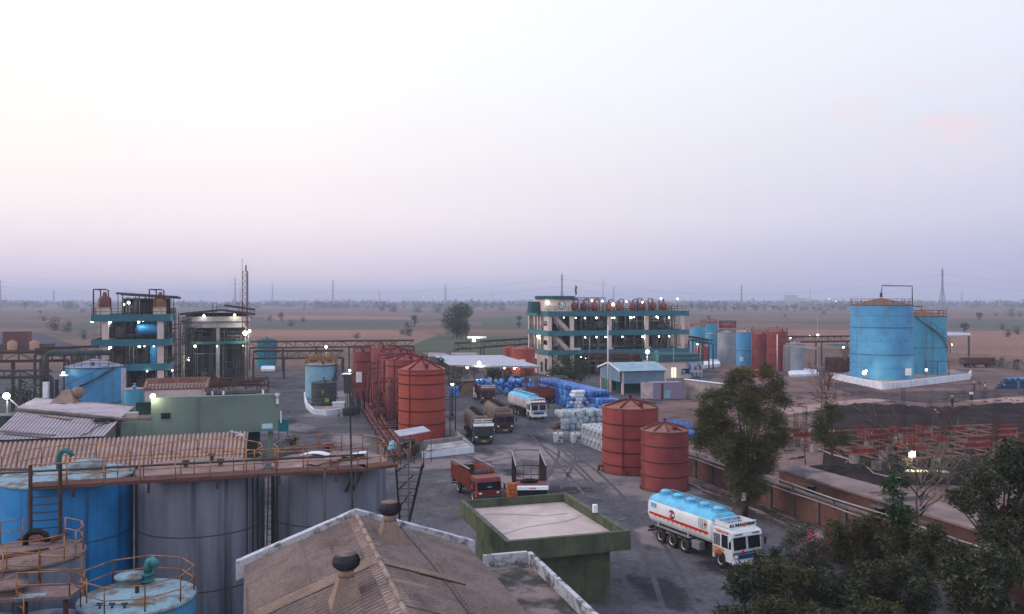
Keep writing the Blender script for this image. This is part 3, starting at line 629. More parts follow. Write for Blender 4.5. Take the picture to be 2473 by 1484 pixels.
def teal_block():
    t = thing('process_building', 'open process building with teal bands on the left under a dark lean-to roof', 'building', (-62.5,159,0), R_(17))
    W, D = 13.2, 15.0                                                # local x runs from -W to 0
    for z in ZT:
        MB().box(-W,0,0,.25,z-BH-.1,z).box(-.25,0,.25,D-.25,z-BH-.1,z).box(-W,-W+.25,.25,D-.25,z-BH-.1,z).box(-W,0,D-.25,D,z-BH-.1,z).build('parapet_band', teal_p, t)
        MB().box(-W+.25,-.25,.25,D-.25,z-BH+.15,z-BH+.5).build('floor_slab', slab_dk, t)
    for x in (-10.9,-1.7):
        for y in (.7,7.5,14): MB().box(x-.55,x+.55,y-.4,y+.4,0,ZT[0]-BH+.14).build('column', cream, t)
    rng = random.Random(3)
    for z0, z1 in ((.1,ZT[2]-BH),(ZT[2]-BH+.5,ZT[1]-BH+.15),(ZT[1]-BH+.5,ZT[0]-BH+.15)):
        o = pipes_inside(rng, -W+.8, -.6, 1.3, 8.5, z0, z1, 60, 20, 12).build('pipework', in_pipe, t); o['kind'] = 'stuff'
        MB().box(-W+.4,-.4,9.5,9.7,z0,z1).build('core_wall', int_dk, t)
    MB().lathe([(.1,0),(1.0,.3),(1.1,.6),(1.1,4.4),(1.0,4.7),(.1,5)],14).xf(Matrix.Translation((-6.2,2.4,ZT[1]+1.6)) @ Matrix.Rotation(PI/2,4,'Y')).build('blue_vessel', deep_blue, t)
    MB().box(-3.6,-2.5,2,3,ZT[2]-.6,ZT[1]-BH).build('blue_duct', deep_blue, t)
    for z in ZT[1:]: rail(MB(), [(-W+.3,.4,z-.1),(-.3,.4,z-.1),(-.3,D-.5,z-.1)], 1.0, .035, 1.6).build('guard_rail', steel, t)
    rail(MB(), [(-W+.1,D-.4,ZT[0]),(-W+.1,.1,ZT[0]),(-.1,.1,ZT[0]),(-.1,D-.4,ZT[0])], 1.1, .04, 1.4).build('guard_rail', dark_red, t)
    b = MB().corr((-9.2,1.5,ZT[0]+3.9),(1.2,1.5,ZT[0]+3.2),(1.2,8,ZT[0]+3.0),(-9.2,8,ZT[0]+3.7),.3,.05,4)
    for x, z in ((-9,3.8),(-6,3.6),(-3,3.4),(0,3.2)): b.bar((x,1.7,ZT[0]-.65),(x,1.7,ZT[0]+z),.12); b.bar((x,7.7,ZT[0]-.65),(x,7.7,ZT[0]+z-.2),.12)
    b.bar((-9.3,1.45,ZT[0]+3.85),(1.3,1.45,ZT[0]+3.15),.12,.4); b.bar((-9.3,8,ZT[0]+3.7),(1.3,8,ZT[0]+3.0),.12,.4)
    b.build('lean_to_roof', [steel], t); MB().box(-8.8,-.6,7.6,7.75,ZT[0]-.6,ZT[0]+2.9).build('lean_to_dark_back', int_dk, t)  # dark back sheet added to stand in for the shade under the lean-to
    o = pipes_inside(rng, -8.8, -.5, 1.5, 7.3, ZT[0]-.6, ZT[0]+3.1, 50, 26, 9).build('pipework', in_pipe, t); o['kind'] = 'stuff'
    def wa(u): k = (u-U0)/F; return (k*159+62.5)/(.956+.292*k)
    for x, y in ((1000,645),(1115,652),(1308,648),(1338,640),(1118,878),(1312,870),(1348,868),(1412,868),(1240,475),(1210,490),(1370,1090),(1545,1083)):
        w = wa(x*.2686); big = x in (1000,1115,1308,1118,1312,1240)
        ball_lamp(t, (w, .9 if y < 1000 else -.1, ZV(603.9+y*.2686, 159+.29*w)), .27 if big else .15, lamp_w)
    return t
ta = teal_block()
def on_ta(x, y, z): return Matrix.Translation((-62.5,159,0)) @ Matrix.Rotation(R_(17),4,'Z') @ Vector((x,y,z))
for x, lab, m in ((-11.3,'rust red vessel on the left end of the teal block roof', dark_red),(-1.9,'dusty ochre vessel on the right end of the teal block roof', mat('ochre_rust', L(.25,.14,.07), L(.14,.07,.04), 1))):
    t = thing('reactor_vessel', lab, 'vessel', on_ta(x,2.6,ZT[0]-.65), R_(17), 'vessels on the teal block roof')
    MB().lathe([(.05,1.0),(.9,1.2),(1.1,1.6),(1.1,3.4),(.9,3.8),(.4,4.0),(.3,4.7),(.05,4.75)],16).build('body', m, t)
    b = MB()
    for q in (-.7,.6): b.tube([(q,0,3.9),(q,0,5.0),(q-.5,0,5.2),(-1.9,0,5.2),(-1.9,0,5.0),(-1.9,0,.2)],.12,6)
    b.build('gooseneck_pipe', dark_red, t)
    b = MB(); [b.bar((1.0*c,1.0*s,0),(1.0*c,1.0*s,1.8),.14) for c in (-1,1) for s in (-1,1)]; b.build('support_frame', dark_red, t)
    MB().box(-1.1,1.1,-1.6,-1.3,.65,1.9).build('plinth', cream, t)

fascia_m = mat('stained_fascia', L(.34,.31,.33), L(.24,.21,.22), .6, rough=.9, fine=.1, streak=(L(.10,.06,.05), (1.2,.2), .54,.75,.7))
def grey_block():
    X0, Y0 = XY(604,176), 176
    t = thing('process_building', 'grey open factory block with white fascia bands beside the thin red mast', 'building', (X0,Y0,0), R_(17))
    W, D = 13.0, 12.0; z = lambda v: ZV(v,174)
    MB().box(-W,0,0,.3,z(777),z(765)).box(-.3,0,.3,D,z(777),z(765)).build('fascia_band', fascia_m, t)
    MB().box(-W+1,-.2,.5,.8,z(792),z(780)).box(-.6,-.3,.8,D,z(792),z(780)).build('fascia_band', fascia_m, t)
    MB().box(-W,0,.4,D,z(779),z(777.5)).build('floor_slab', slab_dk, t)
    MB().box(-W,0,.2,D,z(832),z(825)).build('floor_slab', teal_dk, t)
    for x in (-W+.6,-6.2,-.6):
        for y in (.8,D-.6): MB().box(x-.35,x+.35,y-.3,y+.3,0,z(778)).build('column', conc, t)
    rng = random.Random(8)
    for a, c in ((.2,z(833)),(z(825),z(793))):
        o = pipes_inside(rng, -W+.8,-.8,1,6,a,c,55,18,8).build('pipework', in_pipe, t); o['kind'] = 'stuff'
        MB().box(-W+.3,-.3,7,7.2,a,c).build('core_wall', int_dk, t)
    for y0 in (0,):
        b = MB().corr((-W-.2,-.8,z(759)),(-5.5,-.8,z(749)),(-5.5,9,z(749)),(-W-.2,9,z(759)),.3,.04,4); b.corr((-5.5,-.8,z(749)),(1,-.8,z(760)),(1,9,z(760)),(-5.5,9,z(749)),.3,.04,4)
        b.corr((-5.0,2,z(738)),(1,2,z(749)),(1,8,z(748)),(-5.0,8,z(737)),.3,.04,4)
        for x in (-11,-7,-3,-.4): b.bar((x,1,z(778)),(x,1,z(754)),.12); b.bar((x,7,z(778)),(x,7,z(752)),.12)
        b.bar((-4.5,3,z(760)),(-4.5,3,z(739)),.12); b.bar((0,3,z(760)),(0,3,z(748)),.12)
        for p, q in (((-W-.2,-.85,z(759)),(-5.5,-.85,z(749))),((-5.5,-.85,z(749)),(1,-.85,z(760))),((-5,1.95,z(738)),(1,1.95,z(749)))): b.bar(p,q,.12,.42)
        b.build('gable_roof', [steel], t); MB().box(-W+.4,-.3,6,6.15,z(778),z(757)).build('gable_wall', int_dk, t)  # dark sheet added behind to stand in for shade under the gable
    b = MB()
    for x in (-7.3,-2.2): b.tube([(x,2.5,z(770)),(x,2.5,z(732)),(x+.8,2.5,z(731)),(x+.8,2.5,z(770))],.07,5)
    b.build('vent_loop', steel, t)
    rail(MB(), [(-W,0,z(825)),(0,0,z(825))], 1, .035, 1.6).build('guard_rail', steel, t)
    def wb(u): k = (u-U0)/F; return (k*Y0-X0)/(.956-.292*k)
    for x, y, r, m in ((1835,592,.24,lamp_w),(2110,585,.26,lamp_y),(2205,748,.55,lamp_big),(2243,730,.34,lamp_w),(1755,865,.28,lamp_y),(1952,865,.14,lamp_w),(1700,980,.48,lamp_big),(2185,862,.14,lamp_w)):
        w = wb(x*.2686); ball_lamp(t, (w, -.5, ZV(603.9+y*.2686, Y0+.29*w)), r, m)
grey_block()
def lattice_mast(X, Y, z1, w, label, m):
    b = MB(); n = int(z1/1.2)
    for i in range(n):
        a, c = i*z1/n, (i+1)*z1/n
        P = [(-w,-w),(w,-w),(0,w)]
        for k in range(3):
            p, q = P[k], P[(k+1)%3]; b.bar((*p,a),(*p,c),.12); b.bar((*p,a),(*q,c),.06); b.bar((*p,c),(*q,c),.06)
    b.cyl((0,0,z1),(0,0,z1+1.2),.14,n=6); b.cyl((-w,-w,z1),(-w,-w,z1+2.6),.04,n=5)
    return solo('lattice_mast', b, m, label, 'mast', (X,Y,0))
lattice_mast(XY(594,172),172,23.1,.55,'thin red lattice mast rising above the grey factory block', dark_red)

t = thing('pipe_tower', 'dark tangle of pipes and ladders between the teal and grey left buildings', 'pipework', (XY(443,168),168,0), R_(17)); rng = random.Random(77); b = MB()
for k in range(60):
    x, y = rng.uniform(-1.6,1.8), rng.uniform(-2,2); z = rng.uniform(1,15)
    if k % 2: b.cyl((x,y,0),(x,y,rng.uniform(9,15.5)),rng.uniform(.05,.12),n=5)
    else: b.cyl((x,y,z),(x+rng.uniform(-3,3),y+rng.uniform(-1,1),z+rng.uniform(-.5,.5)),rng.uniform(.05,.12),n=5)
b.build('pipes', steel, t)
# ---------------------------------------------------------------- storage tanks
def tank(label, X, Y, R, H, m, rm=None, z0=0.0, rings=(), peak=None, ribs=0, railm=None, ladder=None, stair=None, seam=None, nozzle=True, group=None, n=36, rm_ring=None, rail_h=1.0, rail_step=1.6, name='storage_tank', base=False):
    t = thing(name, label, 'tank', (X,Y,z0), 0, group); rm = rm or m; peak = R*.22 if peak is None else peak; rr = rm_ring or m
    MB().lathe([(R,0),(R,H)], n).disc((0,0,.01),R,n,False).build('shell', m, t)
    ro = MB().lathe([(R+.002,H-.07),(R+.05,H-.06),(R+.06,H+.03),(R-.02,H+.05),(R*.5,H+.05+peak*.53),(.25,H+.05+peak),(.001,H+.05+peak)], n).build('cone_roof', rm, t)
    for f in rings:
        z = H*f; MB().lathe([(R+.003,z-.07),(R+.07,z-.06),(R+.07,z+.06),(R+.003,z+.07)], n).build('stiffener_ring', rr, t)
    if ribs:
        b = MB()
        for k in range(ribs):
            a = 2*PI*k/ribs+.3; b.bar((R*1.0*math.cos(a),R*1.0*math.sin(a),H+.12),(.15*math.cos(a),.15*math.sin(a),H+.13+peak),.12,.12)
        b.build('roof_rib', rr, ro)
    if nozzle:
        b = MB(); b.cyl((0,0,H+peak),(0,0,H+peak+.45),.12,n=8); b.cyl((0,0,H+peak+.4),(0,0,H+peak+.5),.2,n=8); b.build('roof_vent', rr, ro)
        a = -1.2; b = MB(); b.cyl((R*.75*math.cos(a),R*.75*math.sin(a),H+.1),(R*.75*math.cos(a),R*.75*math.sin(a),H+peak*.3+.45),.22,n=10)
        b.build('manhole', rr, ro)
    if railm:
        pts = [(R*.985*math.cos(2*PI*k/20),R*.985*math.sin(2*PI*k/20),H+.05) for k in range(20)]
        rail(MB(), pts, rail_h, max(.03,Y*.00022), rail_step, True).build('guard_rail', railm, t)
    if ladder is not None:
        b = MB(); a = R_(ladder); d = Vector((math.cos(a),math.sin(a),0)); p = Vector((-math.sin(a),math.cos(a),0)); th = max(.03, Y*.0003)
        for s in (-.22,.22): b.bar(d*(R+.22)+p*s, d*(R+.22)+p*s+Vector((0,0,H+.9)), th)
        for i in range(int((H+.6)/.4)): b.bar(d*(R+.22)-p*.22+Vector((0,0,.3+.4*i)), d*(R+.22)+p*.22+Vector((0,0,.3+.4*i)), th*.7)
        for i in range(4): z = H*(.15+.25*i); b.bar(d*R+Vector((0,0,z)), d*(R+.24)+Vector((0,0,z)), th)
        b.build('ladder', rr if rr is not m else steel, t)
    if stair:
        a0, a1, f0, f1 = stair; b = MB(); ns = int(H*(f1-f0)/.32); P = lambda i, r: (r*math.cos(R_(a0+(a1-a0)*i/ns)), r*math.sin(R_(a0+(a1-a0)*i/ns)), H*(f0+(f1-f0)*i/ns))
        for i in range(ns+1): b.bar(P(i,R+.02), P(i,R+.85), .3, .05)
        for r in (R+.06,R+.85): b.tube([Vector(P(i,r))-Vector((0,0,.08)) for i in range(ns+1)], .07, 5)
        b.tube([Vector(P(i,R+.85))+Vector((0,0,1)) for i in range(ns+1)], .045, 5)
        for i in range(0,ns+1,4): b.cyl(P(i,R+.85), Vector(P(i,R+.85))+Vector((0,0,1)), .035, n=5)
        b.build('spiral_stair', steel, t)
    if seam is not None:
        a = R_(seam); MB().cyl(((R+.06)*math.cos(a),(R+.06)*math.sin(a),.2),((R+.06)*math.cos(a),(R+.06)*math.sin(a),H),.05,n=6).build('down_pipe', rr, t)
    if base: MB().lathe([(R+.15,0),(R+.15,.16),(R,.2)], n).build('base_flange', rust_st, t)
    return t
ringd = mat('dark_ring_paint', L(.12,.03,.025), L(.08,.025,.02), 1, rough=.7)
ring_b = mat('stained_blue_ring', L(.05,.10,.14), L(.04,.07,.09), 1, rough=.7)
# the two red tanks by the yard
t = tank('large red tank with a ribbed cone roof standing by the stacked white totes', XY(1522,89), 89, 2.86, 6.6, red_p, roof_pink, rings=(.14,.34,.55,.76), ribs=8, rm_ring=ringd, seam=-112, base=True, n=48, peak=.62)
b = MB(); b.cyl((-2.86,-.6,.6),(-3.3,-.7,.6),.12,n=8); b.cyl((-3.3,-.7,.15),(-3.3,-.7,.75),.14,n=8); b.build('valve', dark_red, t); b = MB(); b.cyl((2.86*math.cos(-1.9),2.86*math.sin(-1.9),.45),(3.1*math.cos(-1.9),3.1*math.sin(-1.9),.45),.25,n=10); b.build('manhole', dark_red, t)
tank('smaller faded maroon tank with a ladder in front of the large red one', XY(1605.5,80.8), 80.8, 2.18, 5.45, maroon_p, roof_pink, rings=(.26,.5,.76), ribs=10, rm_ring=mat('maroon_ring', L(.15,.05,.045), rough=.7), ladder=196, base=True, n=44, peak=.55)
# the row of red tanks beside the truck lane
G1 = 'row of red tanks beside the truck lane'
tank('nearest bright orange red tank of the row by the truck lane', XY(1019,110), 110, 2.95, 8.75, orange_red, red_p, rings=(.23,.42,.6,.80,.93), ribs=8, rm_ring=ringd, seam=-115, group=G1, n=48, peak=1.15)
tank('second red tank of the row, just behind the orange red one', XY(983,129), 129, 3.1, 8.65, red_p, maroon_p, rings=(.3,.5,.7,.9), ribs=8, rm_ring=ringd, railm=dark_red, group=G1, seam=-120)
tank('third red tank of the row with a pointed ribbed roof', XY(960,147), 147, 2.9, 8.6, red_p, maroon_p, rings=(.3,.5,.7,.9), ribs=8, rm_ring=ringd, railm=dark_red, group=G1)
tank('tall pinkish tank rising behind the third red tank', XY(920,158), 158, 2.6, 8.7, pink_red, maroon_p, rings=(.3,.6), rm_ring=ringd, railm=dark_red, group=G1)
tank('farthest maroon tank of the row with a white notice', XY(874,152), 152, 1.55, 8.4, maroon_p, maroon_p, rings=(.3,.55,.8), rm_ring=ringd, railm=dark_red, group=G1)
solo('notice_board', MB().box(-.5,.5,-.06,0,0,1.8), white_p, 'white notice panel on the farthest maroon tank of the row', 'sign', (XY(867,150.3),150.25,3.2))
# pale blue tank and dark slate tank on a kerbed island
tank('pale blue tank with an ochre railed top on the white kerbed island', XY(776,152), 152, 2.75, 6.2, pale_blue, conc, rings=(.98,), rm_ring=rust_st, railm=ochre_rail, ladder=-20, stair=(-60,0,.3,.98), peak=.4)
b = MB(); rg = random.Random(21)
for k in range(26): x, y = rg.uniform(-2.2,2.2), rg.uniform(-1.6,1.6); z = rg.uniform(.1,1.5); b.cyl((x,y,z),(x+rg.uniform(-1.2,1.2),y+rg.uniform(-.6,.6),z+rg.uniform(-.1,.6)), rg.uniform(.04,.1), n=5)
b.lathe([(.05,.1),(.7,.2),(.7,1.3),(.05,1.7)],10,(-1.5,.4,0)); b.lathe([(.05,.1),(.5,.2),(.5,1.5),(.05,1.8)],10,(1.3,.2,0))
solo('agitator_unit', b, [mat('ochre_machine', L(.32,.17,.07), L(.17,.09,.05), 2)], 'ochre tangle of drums and pipes on top of the pale blue tank', 'machinery', (XY(776,152),152,6.45))
t = tank('short dark slate ringed tank in front of the pale blue tank', XY(782,143), 143, 2.0, 3.9, dark_tank, dark_tank, rings=(.15,.32,.49,.66,.83), rm_ring=steel, peak=.35)
MB().box(.6,1.25,-2.03,-1.98,.85,1.5).build('green_plate', mat('lime_plate', L(.16,.34,.03), fine=.1), t); MB().box(.1,.4,-2.05,-2.0,2.3,2.8).build('yellow_plate', mat('yellow_plate', L(.35,.27,.06), fine=.1), t)
isl = [G(736,958), G(737,970), G(741,986), G(757,1001), G(790,1004), G(832,999), G(846,984), G(842,958)]
b = MB().prism([p for p in isl], (0,0,.22)); struct('kerbed_island', b, conc)
b = MB()
for p, q in list(zip(isl, isl[1:]))[:5]: b.bar(p+Vector((0,0,.4)), q+Vector((0,0,.4)), .3, .8)
struct('kerb', b, white_w)
solo('pallet_box', MB().box(-.9,.9,-.5,.5,.22,.75).box(-1,1,-.6,.6,.75,.9), white_w, 'whitish box at the foot of the dark slate tank', 'box', G(818,985))
# right middle group
G2 = 'tank farm beyond the blue cladded cabin'
tank('cyan tank at the left of the far tank farm', XY(1685,250), 250, 2.1, 9.6, cyan_p, conc, railm=ochre_rail, group=G2, seam=-80)
tank('rear cyan tank half hidden by the tall cyan one', XY(1712,262), 262, 2.4, 10.4, cyan_p, maroon_p, railm=ochre_rail, group=G2)
tank('small red tank at the foot of the cyan tanks', XY(1694,238), 238, 1.9, 4.6, red_p, red_p, rings=(.5,), group=G2)
tank('dull cyan tank right of the small red tank', XY(1716,246), 246, 1.55, 7.8, cyan_p, conc, group=G2)
tank('grey tank in the middle of the far tank farm', XY(1755,240), 240, 2.5, 8.4, grey_tank, conc, seam=-95, railm=galv, group=G2)
tank('ridged red tank with a cone roof behind the grey one', XY(1757,262), 262, 2.5, 10.0, maroon_p, roof_red, railm=rust_st, ribs=6, group=G2)
t = tank('slim tall blue tank with a white mark near its foot', XY(1797,231), 231, 2.05, 8.9, blue_p, conc, rings=(.45,), rm_ring=ring_b, seam=-60, group=G2)
MB().box(-1.55,-.75,-1.9,-1.5,1.2,2.4).build('white_mark', white_p, t)
tank('faded maroon tank between the slim blue and the red one', XY(1834,221), 221, 1.95, 8.9, maroon_p, roof_red, railm=ochre_rail, seam=-160, group=G2)
tank('rightmost dark red tank of the far tank farm with a white pipe', XY(1877,215), 215, 2.5, 9.5, red_p, red_p, rings=(.4,.65,.88), rm_ring=ringd, railm=ochre_rail, group=G2, peak=.8)
solo('stand_pipe', MB().cyl((0,0,0),(0,0,9),.12,n=7), white_p, 'white vertical pipe up the rightmost dark red tank', 'pipe', (XY(1877,212.2),212.2,0))
tank('streaked grey concrete tank on a whitewashed plinth', XY(1919,211), 211, 2.15, 6.8, grey_tank, conc, ladder=215, group=G2)
for i, (u, v0, v1, w, lab) in enumerate(((1895,834,898,.5,'pale post left of the streaked grey tank'),(1977,838,905,.5,'pale post right of the streaked grey tank'))):
    Y = gy(v1); solo('post', MB().box(-.35,.35,-.3,.3,0,ZV(v0,Y)), conc, lab, 'post', (XY(u,Y),Y,0))
solo('pipe_bridge', MB().bar((XY(1895,208),208,6.4),(XY(1977,203),203,6.1),.4,.5), conc, 'beam bridging the two pale posts beside the grey tank', 'beam')
struct('plinth', MB().prism([G(1903,903), G(1908,911), G(1978,909), G(1975,899), G(1930,894)], (0,0,.55)), white_w)
struct('plinth', MB().prism([G(1668,884), G(1690,892), G(1740,886), G(1735,876), G(1680,872)], (0,0,.8)), white_w)
solo('skip', MB().box(-2.3,2.3,-1,1,0,1.6).box(-2.5,2.5,-1.2,1.2,1.6,1.75), orange_red, 'orange red open skip below the faded maroon tank', 'skip', G(1840,912))
# red tanks seen left of the process building
G3 = 'red tanks left of the process building'
tank('left pair tank of the red tanks left of the sign building', XY(1229,205), 205, 1.3, 6.2, orange_red, red_p, group=G3)
tank('slim red tank between its two neighbours left of the sign building', XY(1241,203), 203, 1.0, 6.2, red_p, red_p, group=G3)
t = tank('wide red tank with a white notice left of the sign building', XY(1264,196), 196, 2.6, 6.4, orange_red, red_p, group=G3)
MB().box(-.9,.4,-2.7,-2.45,3,4.2).build('notice', white_p, t)
ball_lamp(t, (-1.5,-2.9,2.5), .18)
# the tall blue pair
rail_r = mat('rusty_ochre_rail', L(.20,.09,.045), L(.13,.055,.035), 1, fine=.1)
roof_rust = mat('rusty_cone_roof', L(.13,.10,.10), L(.20,.085,.035), .5, rough=.85, fine=.2)
t = tank('biggest tall bright blue tank with a rusty cone roof', XY(2128,193), 193, 6.5, 16.3, blue_p, roof_rust, rings=(.34,.7,.997), rm_ring=ring_b, railm=rail_r, n=56, peak=1.5, rail_h=1.3, nozzle=False)
MB().box(2.6,3.9,-6.2,-5.2,1.2,2.7).build('white_notice', white_p, t)
b = MB(); b.tube([(0,0,18.2),(.2,0,20.6),(6.9,0,20.5),(6.9,0,17)],.13,6); b.cyl((0,0,18),(0,0,19),.3,n=8); b.build('vent_line', steel, t)
b = MB()
for z in (.17,.52,.86): b.lathe([(6.503,16.3*z-.03),(6.52,16.3*z),(6.503,16.3*z+.03)],56)
b.build('weld_seam', ring_b, t)
t = tank('greenish blue tank with a spiral stair behind the biggest blue one', XY(2224,205), 205, 5.5, 13.6, cyan_p, roof_rust, rings=(.47,.997), rm_ring=ring_b, railm=rail_r, n=48, peak=1.3, rail_h=1.3, stair=(-15,-128,.38,1.0), nozzle=False)
b = MB(); b.tube([(0,0,14.6),(.2,0,15.9),(-6,0,15.9)],.13,6); b.build('vent_line', steel, t)
b = MB(); b.box(-2.2,3.2,-7.0,-6.9,3.4,3.5).box(-2.2,-2.05,-7,-6.9,0,3.4).box(3.05,3.2,-7,-6.9,0,3.4).box(.4,.52,-7,-6.9,0,3.4)
b.build('pipe_frame', rust_st, t)
bw = [G(2010,915), G(2133,942), G(2236,930), G(2340,917), G(2345,908)]
b = MB()
for p, q in zip(bw, bw[1:]): b.bar(p+Vector((0,0,.65)), q+Vector((0,0,.65)), .35, 1.3)
solo('bund_wall', b, white_w, 'low whitewashed bund wall around the tall blue tanks', 'wall')
struct('bund_floor', MB().prism([p+Vector((0,.3,0)) for p in bw]+[G(2300,895),G(2060,897)], (0,0,.25)), conc)
for u, v, r, m, lab, base in ((2087,901,.5,lamp_y,'blazing floodlight on a short pole at the biggest blue tank foot',924),(2092,896,.26,lamp_y,'smaller lamp just above the blazing floodlight at the blue tank',924),(2237,894,.32,lamp_y,'yellow lamp at the foot of the greenish blue tank',920)):
    Y = gy(base); t = thing('floodlight', lab, 'lamp', (XY(u,Y),Y,0), 0, 'floodlights at the tall blue tanks')
    MB().cyl((0,0,0),(0,0,ZV(v,Y)),.06,n=6).build('post', steel, t); light(t,(0,-.7,ZV(v,Y)+.1),1500*r*r if r < .4 else 900,(1,.82,.5)); MB().ball((0,0,ZV(v,Y)), r*.8, 10).build('bulb', glow('amber_flood', L(1,.84,.5), 10) if r > .4 else m, t)
# left: blue tank with stair and neighbours
t = tank('mid blue tank with a dark spiral stair behind the pale sheet roofs', XY(228.5,125), 125, 3.8, 7.95, blue_p, mat('lilac_roof', L(.27,.28,.36), L(.2,.21,.28), .6, fine=.1), rings=(.36,.99), rm_ring=ring_b, railm=rust_st, stair=(-175,-25,.3,1.0), n=48, peak=1.0)
tank('small cyan tank right of the mid blue stair tank', XY(325,116), 116, 1.35, 5.6, cyan_p, conc, peak=.2)
tank('upright teal tank under the truss at the end of the left road', XY(644,226), 226, 2.5, 7.0, mat('teal_shell', L(.03,.2,.26), L(.025,.16,.2), .5, fine=.1), teal_dk, rings=(.5,))
struct('plinth', MB().prism([G(630,892), G(632,897), G(664,897), G(664,889), G(634,887)], (0,0,.5)), white_w)
solo('white_pipe', MB().cyl((0,0,0),(0,0,8.2),.3,n=10), mat('scuffed_white_pipe', L(.33,.32,.36), L(.22,.21,.24), 1), 'thick whitish pipe between the blue stair tank and cyan tank', 'pipe', (XY(299,117.5),117.5,0))
# ---------------------------------------------------------------- near tanks under the catwalk
Z1 = 8.45
lid_b = mat('rusty_blue_lid', L(.20,.30,.36), L(.15,.115,.09), 1.1, lo=.42, hi=.62, rough=.75, fine=.2)
lid_p = mat('dusty_pink_lid', L(.25,.17,.16), L(.17,.12,.115), .8, rough=.9, fine=.2, patch=(L(.33,.30,.31), .9, .58,.7,.7))
shellA = deep_blue
G4 = 'big tanks under the long catwalk'
near = {}
for key, (X, Y, R, m, lm, lab) in dict(a=(-23.0,44.9,3.17,deep_blue,lid_b,'big deep blue tank under the left end of the catwalk'), b=(-16.65,46.7,3.24,grey_blue_conc,lid_p,'streaked grey blue tank in the middle under the catwalk'), c=(-10.2,48.7,3.12,grey_blue_conc,lid_p,'streaked grey tank under the right end of the catwalk')).items():
    t = thing('storage_tank', lab, 'tank', (X,Y,0), 0, G4); near[key] = t
    MB().lathe([(R,0),(R,Z1)],64).build('shell', m, t)
    MB().lathe([(R+.003,Z1-.10),(R+.05,Z1-.08),(R+.05,Z1+.02),(R-.05,Z1+.03),(R*.5,Z1+.2),(.01,Z1+.3)],64).build('lid', lm, t)
    for f in (.33,.66): MB().lathe([(R+.004,Z1*f-.03),(R+.018,Z1*f),(R+.004,Z1*f+.03)],64).build('weld_seam', steel if m is grey_blue_conc else ring_b, t)
    pts = [(R*.97*math.cos(2*PI*k/14+.2),R*.97*math.sin(2*PI*k/14+.2),Z1+.02) for k in range(14)]
    sel = [p for k, p in enumerate(pts) if not (math.sin(2*PI*k/14+.2) < -.62)]
    k0 = next(k for k in range(14) if pts[k] in sel and pts[k-1] not in sel); arc = []
    for k in range(14):
        if pts[(k0+k)%14] in sel: arc.append(pts[(k0+k)%14])
        else: break
    rail(MB(), arc, 1.05, .023, 3).build('guard_rail', ochre_rail, t)
# vertical strips of dirt-dark insulation at the grey tanks' sides are separate cladding ribs
for key, angs in (('b',(-160,-152,-28,-20,-12)),('c',(-158,-150,-140))):
    t = near[key]; R = 3.24 if key == 'b' else 3.12
    for a in angs: MB().bar(((R+.03)*math.cos(R_(a)),(R+.03)*math.sin(R_(a)),.1),((R+.03)*math.cos(R_(a)),(R+.03)*math.sin(R_(a)),Z1-.15),.07).build('cladding_rib', steel, t)
ma = near['a']
b = MB().tube([(-.3,-.2,Z1+.1),(-.3,-.2,Z1+.95),(-.2,-.2,Z1+1.2),(.05,-.2,Z1+1.3),(.3,-.2,Z1+1.2),(.4,-.2,Z1+1.0)],.13,8); b.build('gooseneck_vent', mat('green_blue_vent', L(.05,.17,.17), L(.03,.1,.1), 2), ma)
MB().lathe([(.9,Z1+.1),(.9,Z1+.55),(.2,Z1+.75),(.01,Z1+.76)],20,(.8,.6,0)).build('manhole', lid_b, ma)
MB().tube([(-3,-.8,Z1+.45),(-1.4,-.9,Z1+.45),(-1.2,-.9,Z1+.1)],.07,6).build('pipe', steel, ma)
mc = near['c']
MB().lathe([(.32,Z1+.1),(.32,Z1+.3),(.22,Z1+.3),(.22,Z1+.7),(.32,Z1+.7),(.32,Z1+.85),(.01,Z1+.86)],12,(-.3,.9,0)).build('flange_nozzle', dark_red, mc)
b = MB()
for i in range(9): x = -1.6+i*.4; b.add([(x,-.3,Z1+.32+.12*math.sin(i*.9)),(x+.4,-.3,Z1+.32+.12*math.sin(i*.9+.9)),(x+.5,.4,Z1+.34+.12*math.sin(i*.9+.9)),(x+.1,.4,Z1+.34+.12*math.sin(i*.9))],[(0,1,2,3)],True)
solo('bent_sheet', b, white_w, 'bent pale sheet lying on the right catwalk tank', 'sheet', (-10.2,48.7,.05))
b = MB(); rg = random.Random(4)
for k in range(5): x, y, a = rg.uniform(-1,2), rg.uniform(-1.6,.2), rg.uniform(0,3); b.add([(x+dx*math.cos(a)-dy*math.sin(a),y+dx*math.sin(a)+dy*math.cos(a),Z1+.2+.05*k+rg.uniform(0,.08)) for dx, dy in ((-.8,-.4),(.8,-.4),(.7,.4),(-.8,.45))],[(0,1,2,3)])
solo('loose_lagging', b, lid_p, 'loose torn lagging sheets lying on the right catwalk tank', 'sheet', (-10.2,48.7,0))
for k, (x, y) in enumerate(((1.2,-.6),(-.5,-1.0),(.2,.9))): b = MB().cyl((x,y,Z1+.1),(x,y,Z1+.5),.12,n=8).cyl((x,y,Z1+.5),(x,y,Z1+.6),.2,n=8); b.build('nozzle', rust_st, near['b'])
